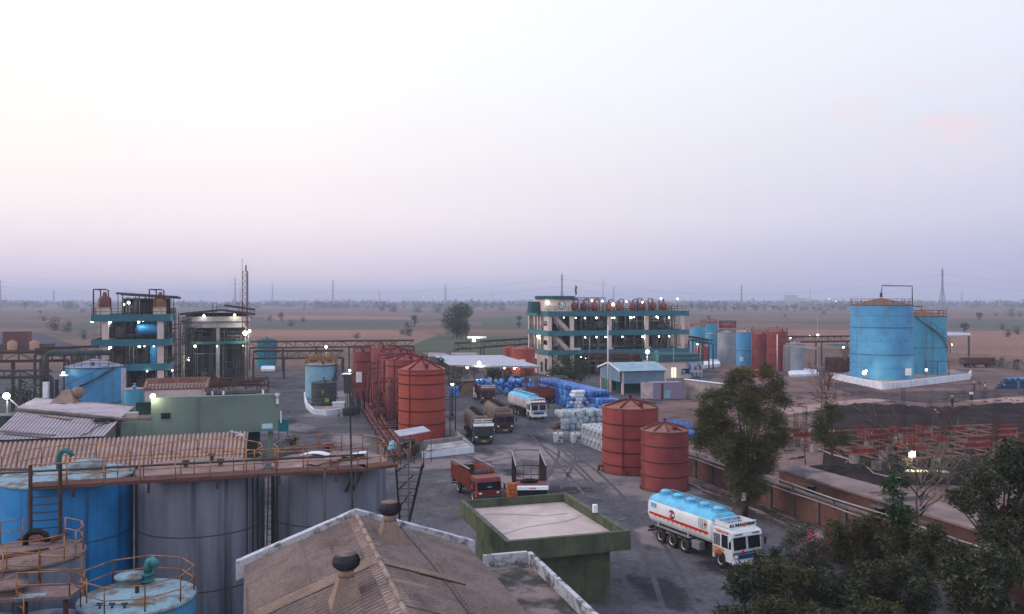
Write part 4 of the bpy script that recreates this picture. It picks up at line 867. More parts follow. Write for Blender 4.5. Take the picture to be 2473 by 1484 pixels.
# catwalk
cw = thing('catwalk', 'long rusty catwalk with ochre handrails across three big tanks', 'catwalk', (0,0,0))
deck = [Vector((-22.75,40.9,8.68)), Vector((-12.0,44.25,8.68)), Vector((-7.6,45.5,8.68)), Vector((-6.1,46.6,8.68))]
nb = lambda p, q: Vector((-(q-p).y,(q-p).x,0)).normalized()
b = MB(); dm = mat('rusty_catwalk_plate', L(.13,.065,.055), L(.09,.05,.045), 1.2, rough=.9, fine=.2)
for p, q in zip(deck, deck[1:]):
    n_ = nb(p,q); b.prism([p,q,q+n_*1.15,p+n_*1.15],(0,0,-.16))
b.build('deck', dm, cw)
b = MB(); rail(b, [d+Vector((.02,.03,0)) for d in deck]+[deck[-1]+Vector((.5,1.3,0))], 1.05, .025, 1.55); b.build('guard_rail', ochre_rail, cw)
n_ = nb(deck[0],deck[1]); b = MB()
for s0, s1 in ((.09,.42),(.46,.58),(.62,.98)):
    rail(b, [deck[0].lerp(deck[2],s0)+n_*1.12, deck[0].lerp(deck[2],s1)+n_*1.12], 1.05, .024, 1.6)
b.build('guard_rail', ochre_rail, cw)
b = MB(); b.tube([deck[0]+n_*.95+Vector((-1.5,-.4,.55)), deck[2]+n_*.95+Vector((0,0,.55))], .06, 7); b.build('service_pipe', steel, cw)
b = MB()
for s in (.12,.33,.53,.72,.9): p = deck[0].lerp(deck[2],s); MB().bar(p+Vector((0,.05,-.15)), p+Vector((0,.05,-.62)),.1).build('bracket', rust_st, cw)
for s in (.86,.94): p = deck[1].lerp(deck[2],s); MB().bar(p+Vector((0,.1,-.2)), p+Vector((-.55,.5,-1.3)),.1).build('bracket', rust_st, cw)
# landing ladder at the left end of the catwalk
t = thing('ladder', 'rusty vertical ladder from the catwalk down to the lower tank', 'ladder', (0,0,0))
la, lb = Vector((-22.55,40.72,0)), Vector((-21.35,41.1,0)); b = MB()
for p in (la,lb): b.bar(p+Vector((0,0,6.3)), p+Vector((0,0,9.75)),.11,.16)
b.build('stringer', rust_st, t)
for i in range(6): MB().bar(la+Vector((0,0,6.75+.37*i)), lb+Vector((0,0,6.75+.37*i)),.05).build('rung', steel, t)
# steps at the right end
t = thing('stair', 'dark steel steps zigzagging down from the right catwalk end', 'stair', (-6.1,47.2,0), R_(6))
for i in range(9): MB().box(-.2+.02*i,1.15-.09*i,.2+.18*i,.5+.18*i,8.3-.42*i,8.34-.42*i).build('tread', steel, t)
b = MB(); b.bar((1.25,.3,8.5),(.4,1.9,4.6),.09,.14); b.bar((-.2,.3,8.3),(0,1.9,4.6),.09,.14)
for i in range(3): b.bar((-.15,.3+.5*i,8.1-1.15*i),(1.1-.25*i,.6+.5*i,9.0-1.15*i),.07)
b.tube([(-.3,.1,8.7),(1.3,.3,9.9),(1.3,.3,8.3)],.035,6); b.build('stringer', steel, t)
# lower tanks
t = thing('storage_tank', 'brown dusty topped tank below the ladder at the left edge', 'tank', (-21.2,37.9,0), 0, 'lower tanks in the corner')
MB().lathe([(2.35,0),(2.35,6.4)],48).build('shell', grey_blue_conc, t)
lidm = mat('dirt_covered_lid', L(.20,.135,.125), L(.13,.095,.09), 1.2, rough=1, fine=.25, bump=.5, patch=(L(.07,.055,.05), 1.3, .56,.7,.8))
MB().lathe([(2.353,6.3),(2.40,6.32),(2.40,6.42),(2.3,6.45),(.01,6.62)],48).build('lid', lidm, t)
b = MB(); b.tube([(-.5,.9,6.5),(-.5,.9,6.9),(-.3,.9,7.1),(.1,.9,7.15),(.4,.9,7.0),(.5,.9,6.7)],.13,7); b.build('hose', black, t)
b = MB(); b.bar((.2,1.6,6.5),(1.3,1.0,7.0),.14); b.bar((.9,.2,6.55),(-.4,-1.2,6.6),.16); b.build('scrap_bar', rust_st, t)
MB().box(-1.3,.4,1.6,2.3,6.55,6.62).build('hatch_plate', dm, t)
pts = [(2.3*math.cos(a),2.3*math.sin(a),6.45) for a in (R_(75),R_(45),R_(15),R_(-5))]
rail(MB(), pts, 1.0, .025, 3).build('guard_rail', ochre_rail, t)
rail(MB(), [(2.3*math.cos(R_(a)),2.3*math.sin(R_(a)),6.45) for a in (-78,-48,-22)], 1.05, .027, 3).build('guard_rail', ochre_rail, t)
pts = [(2.3*math.cos(a),2.3*math.sin(a),6.45) for a in (R_(170),R_(145),R_(122))]
rail(MB(), pts, 1.0, .025, 3).build('guard_rail', ochre_rail, t)
t = thing('storage_tank', 'rusty blue lidded tank with an ochre ring rail at the bottom left', 'tank', (-15.75,36.6,0), 0, 'lower tanks in the corner')
MB().lathe([(2.28,0),(2.28,5.0)],56).build('shell', blue_p, t)
MB().lathe([(2.283,4.86),(2.34,4.88),(2.34,5.02),(2.24,5.05),(1.2,5.2),(.01,5.3)],56).build('lid', lid_b, t)
rail(MB(), [(2.22*math.cos(2*PI*k/9+.35),2.22*math.sin(2*PI*k/9+.35),5.04) for k in range(9)], 1.05, .025, 3, True).build('guard_rail', ochre_rail, t)
MB().lathe([(.62,5.1),(.62,5.5),(.68,5.5),(.68,5.58),(.01,5.66)],24,(-.75,1.05,0)).build('manhole', lid_b, t)
b = MB(); b.cyl((.05,.9,5.2),(.05,.9,5.75),.17,n=12); b.cyl((.05,.9,5.35),(.05,.9,5.43),.27,n=12); b.cyl((.05,.9,5.62),(.05,.9,5.70),.27,n=12); b.tube([(.05,.9,5.7),(.05,.9,6.05),(.1,.9,6.2),(.25,.85,6.28),(.38,.8,6.2),(.42,.8,6.0)],.17,10)
b.build('gooseneck_vent', mat('teal_vent', L(.06,.20,.22), L(.04,.13,.15), 2), t)
b = MB(); b.cyl((.1,-.3,5.25),(.1,-.3,5.6),.09,n=8); b.cyl((.1,-.3,5.55),(.1,-.3,5.62),.16,n=8); b.build('nozzle', rust_st, t)
b = MB()
for k in range(3): x = -.8+k*.5; b.cyl((x,-1.7,5.1),(x,-1.7,5.3),.05,n=6); b.cyl((x-.12,-1.7,5.3),(x+.12,-1.7,5.3),.04,n=6)
b.tube([(-1,-1.65,5.2),(.2,-1.6,5.22),(1.3,-1.4,5.2)],.015,4); b.build('sample_valve', dark_tank, t)
# walkway platform between the lower tanks
t = thing('platform', 'dirt covered walkway platform with ochre rails between the lower tanks', 'platform', (0,0,0))
MB().prism([(-22,33.2,5.8),(-17.25,33.95,5.8),(-17.35,35.3,5.8),(-22,34.7,5.8)],(0,0,.12)).build('deck', lidm, t)
MB().prism([(-19.3,33.6,5.925),(-18.2,33.8,5.925),(-18.3,34.3,5.925),(-19.4,34.1,5.925)],(0,0,.01)).build('painted_plate', lid_b, t); MB().prism([(-21.2,33.35,5.925),(-20.2,33.5,5.925),(-20.3,33.9,5.925),(-21.2,33.75,5.925)],(0,0,.01)).build('painted_plate', lid_b, t)
rail(MB(), [(-22,33.3,5.92),(-20.9,33.45,5.92)], .98, .027, 3).build('guard_rail', ochre_rail, t)
rail(MB(), [(-19.2,33.7,5.92),(-17.3,34.0,5.92),(-16.95,34.65,5.4)], .98, .027, 3).build('guard_rail', ochre_rail, t)
b = MB(); b.tube([(-20.3,33.5,6.2),(-19.9,33.6,6.55),(-19.2,33.7,6.9)],.027,6); b.build('sloping_handrail', ochre_rail, t)
rail(MB(), [(-20.6,35.2,6.2),(-19.3,35.5,6.05),(-19.25,35.5,5.92),(-17.6,35.6,5.92)], 1.1, .027, 3).build('guard_rail', ochre_rail, t)
MB().lathe([(.45,5.92),(.45,6.05),(.72,6.17),(.75,6.22),(.35,6.3),(.01,6.32)],20,(-19.9,34.45,0)).build('hatch_cover', lidm, t)
for x in (-21,-19.2,-17.6): MB().bar((x,34.3,5.8),(x,34.3,0),.14).build('support_post', rust_st, t)
t = thing('storage_tank', 'blue tank lid cut by the bottom left corner of the picture', 'tank', (-20.6,32.6,0), 0, 'lower tanks in the corner')
MB().lathe([(2.1,0),(2.1,5.0)],40).build('shell', blue_p, t); MB().lathe([(2.103,4.9),(2.15,4.92),(2.15,5.02),(2,5.05),(.01,5.25)],40).build('lid', lid_b, t)
rail(MB(), [(2.0*math.cos(a),2.0*math.sin(a),5.05) for a in (R_(100),R_(65),R_(30))], 1.0, .025, 3).build('guard_rail', ochre_rail, t)
solo('storage_tank', MB().lathe([(1.6,0),(1.6,4.7),(1.5,4.76),(.01,4.9)],36), grey_blue_conc, 'dull grey tank below the walkway platform at the bottom edge', 'tank', (-18.6,34.4,0))

t = thing('ladder', 'reddish leaning ladder seen through the gap between two catwalk tanks', 'ladder', (-14.75,53,0), R_(10)); b = MB(); b.bar((-.25,0,0),(-.12,.4,6.7),.06); b.bar((.25,0,0),(.25,.4,6.7),.06); b.build('stringer', rust_st, t)
for i in range(16): MB().bar((-.25+.13*i/16,.025*i,.3+.4*i),(.25,.025*i,.3+.4*i),.035).build('rung', rust_st, t)
# ---------------------------------------------------------------- foreground shed with ridge roof
asb = mat('dusty_brown_sheet', L(.205,.152,.138), L(.14,.102,.094), .45, rough=.95, fine=.16, fscale=9, streak=(L(.06,.042,.038), (.5,.5), .54,.75,.6), patch=(L(.21,.155,.14), .55, .6,.78,.5))
asb_warm = mat('warm_brown_sheet', L(.26,.185,.145), L(.19,.135,.11), .8, rough=.95, fine=.18)
par_w = mat('peeling_whitewash', L(.42,.42,.46), L(.12,.11,.11), 1.4, lo=.45, hi=.62, rough=.95, fine=.2, fscale=18)
sh = thing('shed', 'brown corrugated gable shed with whitewashed gable parapet in the foreground', 'shed')
AP = Vector((-7.05, 39.5, 7.62)); LE = Vector((-11.75, 38.2, 5.75)); RE = Vector((-2.1, 41.3, 5.75)); RD = Vector((.29,-.957,0))*19
# parapet on the far gable end
up = Vector((0,0,.32)); out = Vector((-.29,.957,0))*.42
for p, q in ((LE+Vector((-.35,-.1,-.08)), AP), (AP, RE+Vector((.35,.1,-.08)))):
    MB().add([p+up,q+up,q+up+out,p+up+out,p-up*1.6,q-up*1.6,q-up*1.6+out,p-up*1.6+out],[(0,1,2,3),(4,7,6,5),(0,4,5,1),(2,6,7,3),(0,3,7,4),(1,5,6,2)]).build('gable_parapet', par_w, sh, bevel=.02)
rng = random.Random(12)
def slope(e0, r0, name):
    # rows of sheets, each row lapping over the one below it
    q = MB(); n = 4
    for k in range(n):
        a, c = k/n-.012, (k+1)/n
        p00 = e0.lerp(r0,max(0,a)); p01 = e0.lerp(r0,c); lift = Vector((0,0,.03*(k%2)+.012))
        (q.corr(p00+lift, p00+RD+lift, p01+RD+lift, p01+lift, .30, .07, 8, valley=True) if e0 is LE else q.corr(p00+RD+lift, p00+lift, p01+lift, p01+RD+lift, .30, .07, 8, valley=True))
    return q
asb_d = mat('dark_valley_sheet', L(.050,.036,.033), L(.085,.062,.056), .6, rough=1, fine=.15)  # valley faces get a darker colour so the ribs show
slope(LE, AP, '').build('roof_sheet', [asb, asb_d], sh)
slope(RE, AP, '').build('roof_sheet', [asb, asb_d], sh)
b = MB()
for k in range(16):        # ridge capping pieces
    s0, s1 = k/16, (k+1)/16+.006; p, q = AP+RD*s0+Vector((0,0,.05+.012*(k%2))), AP+RD*s1+Vector((0,0,.075+.012*(k%2)))
    lw, rw = (LE-AP).normalized()*.42, (RE-AP).normalized()*.42
    b.add([p+lw,q+lw,q,p,q+rw,p+rw],[(0,1,2,3),(3,2,4,5)]); b.cyl(p+Vector((0,0,.02)), q+Vector((0,0,.02)), .095, n=10)
b.build('ridge_cap', mat('pale_ridge_tile', L(.30,.225,.19), L(.2,.145,.125), 1.2, rough=.95, fine=.2), sh)
for s, f0, f1, e, m, w in ((.34,.05,.93,LE,asb_warm,.9),(.16,.3,.75,LE,asb,.5),(.36,.02,.62,RE,asb_warm,.8),(.62,.02,.5,RE,asb,.5),(.48,.02,.28,RE,asb_warm,.4)):
    d = RD.normalized(); a = e.lerp(AP,1-f1)+RD*s+Vector((0,0,.09)); c = e.lerp(AP,1-f0)+RD*s+Vector((0,0,.09))
    b = MB().corr(a, a+d*w, c+d*w, c, .30, .06, 8); b.build('patch_sheet', m, sh)
for s, e, m in ((.17,LE,steel),(.52,LE,steel)): MB().bar(e.lerp(AP,.02)+RD*s*.0+Vector((.9*RD.normalized().x*0,0,.07))+RD*s, e.lerp(AP,.04)+RD*(s+.3)+Vector((0,0,.07)), .06,.02).build('gutter_strip', m, sh)
b = MB().tube([RE.lerp(AP,.62)+Vector((0,0,.09)), RE.lerp(AP,.55)+RD*.3+Vector((0,0,.09)), RE.lerp(AP,.5)+RD+Vector((0,0,.09))], .03, 5); b.build('roof_cable', steel, sh)
for e in (LE,RE): MB().prism([e+Vector((0,0,-.05)), e+RD+Vector((0,0,-.05)), Vector((*(e+RD).xy,0)), Vector((*e.xy,0))], Vector((.956,.29,0))*(.2 if e is LE else -.2)).build('wall', conc, sh)
MB().prism([Vector((*LE.xy,0)),Vector((*RE.xy,0)),RE-Vector((0,0,.3)),AP-Vector((0,0,.3)),LE-Vector((0,0,.3))], out*.6).build('gable_wall', conc, sh)
vent_m = mat('dark_vent_fins', L(.035,.035,.045), L(.06,.055,.06), 3, rough=.55, fine=.2); vent_c = mat('dusty_vent_cap', L(.20,.135,.12), L(.12,.085,.08), 3, rough=.9, fine=.2)
def vent(p, sc, lab):
    t = thing('turbine_vent', lab, 'roof vent', p, R_(17), 'turbine vents on the gable shed')
    b = MB(); b.add([(-.62,-.62,-.45),(.62,-.62,-.25),(.62,.62,-.25),(-.62,.62,-.45),(-.26,-.26,.75),(.26,-.26,.75),(.26,.26,.75),(-.26,.26,.75)],[(0,1,5,4),(1,2,6,5),(2,3,7,6),(3,0,4,7)]); b.cyl((0,0,.7),(0,0,.98),.28,n=16)
    b.xf(Matrix.Scale(sc,4)).build('base', asb_warm, t)
    h = MB(); nf = 26
    for k in range(nf):
        a = 2*PI*k/nf; P = lambda r, z, da: Vector((r*math.cos(a+da), r*math.sin(a+da), z))
        h.add([P(.30,.98,0),P(.47,1.12,.07),P(.50,1.3,.14),P(.42,1.46,.2),P(.30,1.52,.24),P(.25,.98,.14),P(.40,1.12,.2),P(.43,1.3,.27),P(.36,1.46,.33),P(.26,1.52,.36)],[(0,1,6,5),(1,2,7,6),(2,3,8,7),(3,4,9,8)])
    h.lathe([(.27,.97),(.36,1.1),(.39,1.3),(.33,1.47),(.2,1.52)],20); h.xf(Matrix.Scale(sc,4)).build('turbine_head', vent_m, t)
    c = MB().lathe([(.34,1.50),(.345,1.53),(.2,1.57),(.01,1.58)],20); c.xf(Matrix.Scale(sc,4)).build('cap', vent_c, t); return t
pv = lambda e, f, s: e.lerp(AP,f)+RD*s
vent(pv(LE,.70,.49)+Vector((0,0,.12)), .98, 'near turbine vent in front of the ridge on the brown shed')
vent(pv(RE,.80,.155)+Vector((0,0,.12)), 1.0, 'turbine vent by the white gable parapet on the brown shed')
# flat roofed lean-to with whitewashed parapet
fl = mat('mottled_flat_roof', L(.22,.17,.155), L(.06,.052,.052), .55, lo=.40, hi=.60, rough=1, fine=.2, bump=.3)
lt = thing('lean_to', 'flat roofed lean-to with a peeling white parapet beside the brown shed', 'building')
c1, c2 = Vector((-1.35,41.75,0)), Vector((.75,42.4,0)); d = Vector((.277,-.961,0)); z = 5.2
MB().prism([c1+Vector((0,0,4.65)), c2+Vector((0,0,4.65)), c2+d*19+Vector((0,0,4.65)), c1+d*19+Vector((-.3,0,4.65))], (0,0,-.15)).build('roof_slab', fl, lt)
n_ = Vector((.961,.277,0))
MB().prism([c1+Vector((0,0,4.3)), c2+Vector((0,0,4.3)), c2+Vector((0,0,z)), c1+Vector((0,0,z))], d*-.22).build('parapet', par_w, lt)
MB().prism([c2+Vector((0,0,4.3)), c2+d*19+Vector((0,0,4.3)), c2+d*19+Vector((0,0,z)), c2+Vector((0,0,z))], n_*.22).build('parapet', par_w, lt)
MB().prism([c1,c2,c2+d*19,c1+d*19],(0,0,4.3)).build('wall', conc, lt)
# green flat roofed pump house
mossy = mat('mossy_green_render', L(.10,.115,.075), L(.065,.075,.05), .7, rough=.95, fine=.14, streak=(L(.03,.035,.025), (1.5,.25), .5,.72,.6), bump=.15)
dust_roof = mat('pale_dusty_roof', L(.48,.39,.36), L(.36,.29,.27), .35, rough=1, fine=.1, patch=(L(.16,.13,.12), .4, .62,.75,.6))
gb = thing('pump_house', 'squat green rendered building with a pale dusty parapet roof', 'building', (-.3,47.6,0), R_(17.5))
W, D, zt = 7.45, 10.5, 4.2
MB().box(.9,W-.9,.9,D-.9,0,zt-1.05).build('wall', mossy, gb)
for x0,x1,y0,y1 in ((0,W,0,.24),(0,W,D-.24,D),(0,.24,.24,D-.24),(W-.24,W,.24,D-.24)): MB().box(x0,x1,y0,y1,zt-1.05,zt).build('parapet', mossy, gb)
MB().box(.24,W-.24,.24,D-.24,zt-.9,zt-.55).build('roof_slab', dust_roof, gb)
for x0,x1,y0,y1 in ((-.02,W+.02,-.02,.26),(-.02,.26,.26,D-.26),(W-.26,W+.02,.26,D-.26)): MB().box(x0,x1,y0,y1,zt,zt+.05).build('coping', mat('green_coping', L(.12,.125,.10), L(.07,.075,.06), 2, fine=.15) , gb)
MB().box(W-.9,W-.86,3,3.9,.9,2).build('window', glass_dk, gb)
b = MB().tube([(1.2,D-2,zt-.53),(3,D-2.6,zt-.53),(4.6,D-3.6,zt-.53),(6.3,D-3.4,zt-.53)],.010,4).tube([(.3,3.2,zt-.53),(2.6,4.6,zt-.53),(5.4,5.2,zt-.53),(6.8,6.0,zt-.53)],.010,4); b.build('roof_cable', steel, gb)
t = thing('floodlight', 'small white floodlight on the green pump house parapet', 'lamp', G(1437,1243,4.2), R_(17), None)
MB().cyl((0,0,0),(0,0,.15),.04,n=6).build('post', steel, t); MB().box(-.14,.14,-.12,.12,.12,.62).build('housing', white_p, t, bevel=.03)
t = thing('oil_drum', 'orange rusty drum standing at the far parapet of the green pump house', 'drum', G(1236,1199,4.2))
MB().lathe([(.01,0),(.36,0),(.37,.04),(.36,.28),(.38,.3),(.36,.32),(.36,.56),(.38,.58),(.36,.6),(.36,.84),(.37,.88),(.33,.88),(.32,.85),(.01,.85)],20).build('body', mat('orange_rust_drum', L(.36,.11,.035), L(.18,.06,.028), 4, rough=.7, fine=.2), t)
# posts near the shed
for x, y, z1, r, lab in ((-5.12,43,10.25,.055,'dark thin post right of the catwalk steps'),(-9.3,43.2,9.1,.06,'dark thin post in front of the right catwalk tank')): solo('pole', MB().cyl((0,0,0),(0,0,z1),r,r*.8,8).cyl((0,0,z1),(0,0,z1+.05),r*1.6,n=8), steel, lab, 'pole', (x,y,0))
t = thing('lightning_mast', 'tall green and dark mast with a white tip lamp rising behind the shed gable', 'mast', (-7.55,42,0), 0)
MB().cyl((0,0,0),(-.3,0,13.7),.06,.045,8).build('pole', mat('greenish_mast', L(.05,.06,.045), L(.03,.03,.03), 3), t); MB().cyl((.25,0,0),(-.02,0,9.4),.025,n=6).build('guy_conduit', steel, t)
# ---------------------------------------------------------------- sheds and office on the left
lilac = mat('pale_lilac_sheet', L(.36,.32,.36), L(.27,.235,.26), .35, rough=.9, fine=.12, patch=(L(.16,.115,.10), .3, .6,.72,.7))
rosy = mat('rosy_sheet', L(.36,.245,.21), L(.27,.18,.155), .5, rough=.95, fine=.14, patch=(L(.45,.38,.36), .5, .63,.75,.6))
lil_d = mat('dark_lilac_valley', L(.20,.175,.195), L(.14,.12,.13), .5, rough=1); rosy_d = mat('dark_rosy_valley', L(.23,.155,.135), L(.17,.115,.10), .5, rough=1)  # darker roof colours for the valley faces, to bring out the ribs
def sheet_shed(label, pts, m, per, wallm=conc_dk, amp=.05, drop=0.0, along=0):
    """pts: back-left, back-right, front-right, front-left roof corners"""
    t = thing('shed', label, 'shed'); bl, br, fr, fl_ = [Vector(p) for p in pts]; rows = 1
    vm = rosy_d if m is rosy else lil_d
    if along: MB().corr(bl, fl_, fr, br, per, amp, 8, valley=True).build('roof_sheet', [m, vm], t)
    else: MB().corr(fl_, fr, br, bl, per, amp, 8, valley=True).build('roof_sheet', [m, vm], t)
    ins = lambda p: p+((bl+br+fr+fl_)/4-p)*.03
    c = [ins(p)-Vector((0,0,.12)) for p in (fl_,fr,br,bl)]; b = MB()
    for p, q in zip(c, c[1:]+c[:1]): b.add([p,q,(q.x,q.y,0),(p.x,p.y,0)],[(0,1,2,3)])
    b.build('wall', wallm, t); return t
s1 = sheet_shed('pale lilac sheet roof next to the mid blue stair tank', [G(84.6,964,5), G(326,982,5), G(293,1010,4.9), G(40,987,4.9)], lilac, 1.15, along=1, amp=.16)
MB().bar(G(40,988,5.0), G(297,1012,5.0), .5,.2).build('ridge_strip', conc_dk, s1); MB().bar(G(84,963,5.05), G(328,982,5.05), .3,.25).build('eave_strip', conc_dk, s1)
b = MB(); p = G(165,972,5.1); b.add([p+Vector(v) for v in ((-1.6,-1.3,0),(1.3,-1.3,0),(.9,1.2,0),(-1,1.2,0),(-.4,-.2,1.5),(.3,-.2,1.5),(.3,.4,1.5),(-.4,.4,1.5))],[(0,1,5,4),(1,2,6,5),(2,3,7,6),(3,0,4,7),(4,5,6,7)]); b.ball(p+Vector((.9,.5,1.1)),.75,10); b.build('roof_vent', asb_warm, s1)
s2 = sheet_shed('broad pale sheet roof stepping down in front of the lilac one', [G(44,994,4.7), G(284,1019,4.7), G(251,1054,4.3), G(-30,1064,4.3)], lilac, .35, amp=.02)
MB().bar(G(5,1042,4.62), G(130,1052,4.62), .6,.12).build('lap_strip', conc_dk, s2)
p = [G(93,1000,4.76), G(175,1010,4.76), G(168,1014,4.76), G(100,1004,4.76)]; MB().poly(p[::-1]).build('brown_patch', asb_warm, s2)
solo('tyre', MB().lathe([(.5,0),(.62,.1),(.9,.1),(1.0,0),(.9,.2),(.62,.2),(.5,0)],20), black, 'flat dark hoop lying on the broad pale roof', 'tyre', G(250,1017,4.82))
b = MB(); b.tube([G(220,1016,4.8), G(262,1022,4.72), G(230,1032,4.66), G(215,1046,4.5), G(195,1052,4.45)],.05,5); solo('cable', b, black, 'black cable snaking over the broad pale roof', 'cable')
s3 = sheet_shed('long rosy corrugated roof behind the catwalk tanks', [G(-60,1073,5.2), G(600,1043,5.2), G(592,1112,3.9), G(-90,1160,3.9)], rosy, .34, amp=.085)
b = MB(); rg = random.Random(6)
for k in range(4): p = G(rg.uniform(555,590), rg.uniform(1046,1056), 5.25); a = rg.uniform(0,3); b.bar(p, p+Vector((.9*math.cos(a),.4*math.sin(a),.15)), .3,.03)
b.build('torn_sheet', lilac, s3)
sage = mat('sage_green_render', L(.165,.215,.185), L(.135,.175,.155), .35, rough=.9, fine=.07, streak=(L(.09,.11,.10), (.7,.12), .54,.8,.5))
of = thing('office', 'plain sage green rendered building with an overhanging upper block', 'building', (-25.7,96,0), R_(17))
MB().box(-8.2,0,0,1.0,3,7.05).build('upper_block', sage, of); MB().box(-13.2,-8.2,.7,1.7,0,7.0).build('wall', sage, of)
MB().box(-16.2,-13.2,.7,7,0,4.5).build('terrace_wall', sage, of); MB().box(-8.0,-2,1.6,2.3,0,2.95).build('ground_floor', int_dk, of)
for x in (-.9,-4.6): MB().box(x-.3,x+.3,.6,1.2,0,3).build('column', sage, of)
MB().box(-12.2,-11.3,.62,.7,4.75,5.35).build('window', glass_dk, of); MB().box(-16.1,-13.3,.9,5,4.5,4.9).build('terrace_coping', conc_dk, of)
sb = MB().box(-1.85,-.7,-.06,0,3.3,3.85).build('sign_board', mat('cyan_sign', L(.35,.62,.72), fine=.03), of)
b = MB(); [b.box(-1.75+.02*k,-.85-.1*(k%2),-.075,-.062,3.72-.13*k,3.77-.13*k) for k in range(3)]; b.build('writing', white_p, sb)
ball_lamp(of, (-13.0,.5,7.2), .33, lamp_y); MB().cyl((-13.0,.75,6.6),(-13.0,.6,7.1),.05,n=6).build('lamp_bracket', steel, of)
b = MB(); b.lathe([(.03,0),(.12,.1),(.32,.45)],12).xf(Matrix.Translation((-.2,-.3,6.7)) @ Matrix.Rotation(-.5,4,'X')); b.box(-.35,-.05,-.35,-.1,6.0,6.6); b.box(.1,.25,-.2,-.05,3.9,5.2); b.build('horn', white_p, of)
solo('water_cooler', MB().box(-.55,.55,-.4,.4,2.9,4.1).box(-.6,.6,-.45,.45,4.1,4.2).box(-.5,-.42,-.35,-.27,0,2.9).box(.42,.5,-.35,-.27,0,2.9).box(-.5,-.42,.27,.35,0,2.9).box(.42,.5,.27,.35,0,2.9), mat('teal_box', L(.02,.16,.20), L(.015,.11,.14), 2), 'teal tank box on legs at the corner of the sage building', 'tank', (XY(684,96.5),96.5,0), R_(17))
MB().box(-15.8,-14.6,1.2,2.4,4.5,5.4).build('roof_box', conc, of); MB().box(-15.0,-13.3,3.5,4.6,4.5,6.2).build('dark_store', int_dk, of)
s4 = sheet_shed('rosy ribbed roof shed just behind the sage green building', [G(353,919,6.9), G(501,916,6.9), G(490,938,6.2), G(347,942,6.2)], rosy, .42, wallm=cream, amp=.11)
MB().bar(G(353,921,7.15), G(501,917,7.15), .35,.7).build('parapet', roof_pink, s4); MB().bar(G(350,941,6.4), G(356,921,7.1), .35,.5).build('parapet', roof_pink, s4); MB().bar(G(497,941,6.2), G(504,917,7.1), .35,.6).build('parapet', roof_pink, s4)
# row of dark tanks and decks between the sage building and the grey block
t = thing('tank_deck', 'rusty pipe covered deck over dark round vats behind the sage green building', 'platform', (XY(650,118),118,0), R_(17))
MB().box(-12,0,0,7,4.9,5.3).build('deck', conc_dk, t)
for k in range(3): MB().lathe([(1.55,0),(1.55,4.9)],20,(-10+3.4*k,1.6,0)).build('vat', dark_tank, t)
for x in (-7.3,-5.9,-.8): MB().cyl((x,-.15,0),(x,-.15,5.3),.14,n=8).build('post', white_w, t)
rng = random.Random(31); b = MB()
for k in range(120):
    x, y, z = rng.uniform(-12,0), rng.uniform(.2,6.5), rng.uniform(5.3,6.6)
    if k % 3: b.cyl((x,y,5.3),(x,y,z+.2),.05,n=5)
    else: b.cyl((x,y,z),(min(0,x+rng.uniform(1,5)),y,z),.07,n=5)
b.build('pipework', rust_st, t)['kind'] = 'stuff'
rail(MB(), [(-12,.1,5.3),(0,.1,5.3),(0,6.9,5.3)],1.1,.04,1.5).build('guard_rail', rust_st, t)
t = thing('tank_deck', 'piped rusty deck below the teal banded left building', 'platform', (XY(350,128),128,0), R_(17))
MB().box(-4,14,0,6,3.2,3.6).build('deck', conc_dk, t); MB().box(-3.5,13.5,.5,5.5,0,3.2).build('wall', conc, t); b = MB()
for k in range(110):
    x, y, z = rng.uniform(-4,14), rng.uniform(.2,5.5), rng.uniform(3.6,5.4)
    if k % 3: b.cyl((x,y,3.6),(x,y,z+.2),.05,n=5)
    else: b.cyl((x,y,z),(min(14,x+rng.uniform(1,5)),y,z),.07,n=5)
b.build('pipework', rust_st, t)['kind'] = 'stuff'
# ---------------------------------------------------------------- pipe racks and trusses
def truss(label, p, q, h=1.3, w=1.6, posts=5, m=steel, pipes=5, seed=1, zb=None):
    t = thing('pipe_rack', label, 'pipe rack'); p, q = Vector(p), Vector(q); d = q-p; n_ = Vector((-d.y,d.x,0)).normalized()*w; b = MB(); H = Vector((0,0,h)); N = max(4, int(d.length/2.2))
    for o in (Vector(), n_):
        b.bar(p+o,q+o,.18); b.bar(p+o+H,q+o+H,.18)
        for i in range(N):
            a, c = p.lerp(q,i/N)+o, p.lerp(q,(i+1)/N)+o; b.bar(a, c+H if i%2 else c+H, .09) if i%2 else b.bar(a+H, c, .09); b.bar(a,a+H,.09)
    for i in range(N+1): c = p.lerp(q,i/N); b.bar(c,c+n_,.1)
    b.build('truss', m, t)
    for i in range(posts): c = p.lerp(q,i/max(1,posts-1)); b = MB(); b.bar((c.x,c.y,0),c,.3); b.bar((c.x+n_.x,c.y+n_.y,0),c+n_,.3); b.build('trestle', m, t)
    rg = random.Random(seed); b = MB()
    for k in range(pipes): o = n_*rg.random()+Vector((0,0,rg.choice((.15,h+.2)))); b.cyl(p+o,q+o,rg.uniform(.07,.18),n=6)
    b.build('pipe_run', rust_st, t); return t
truss('long truss pipe bridge running right from the thin red mast', P3(600,842,215), P3(1000,838,222), 1.5, 2, 6, seed=3)
truss('lower pipe truss under the long bridge at the road end', P3(612,868,190), P3(830,866,196), 1.6, 2, 4, seed=4)
truss('truss pipe bridge right of the white canopy back edge', P3(1105,845,235), P3(1290,832,245), 1.6, 2.2, 4, m=mat('green_dark_steel', L(.035,.045,.04)), seed=5)
truss('dark pipe rack at the left edge beyond the pale roofs', P3(-40,876,135), P3(165,873,140), 1.4, 2, 4, seed=6)
truss('lower dark pipe rack left of the blue stair tank', P3(-30,915,118), P3(126,913,122), 1.0, 1.6, 3, seed=7)
truss('high pipe gantry reaching the teal banded building from the left', P3(103,858,132), P3(240,852,142), .9, 1.6, 3, seed=8)
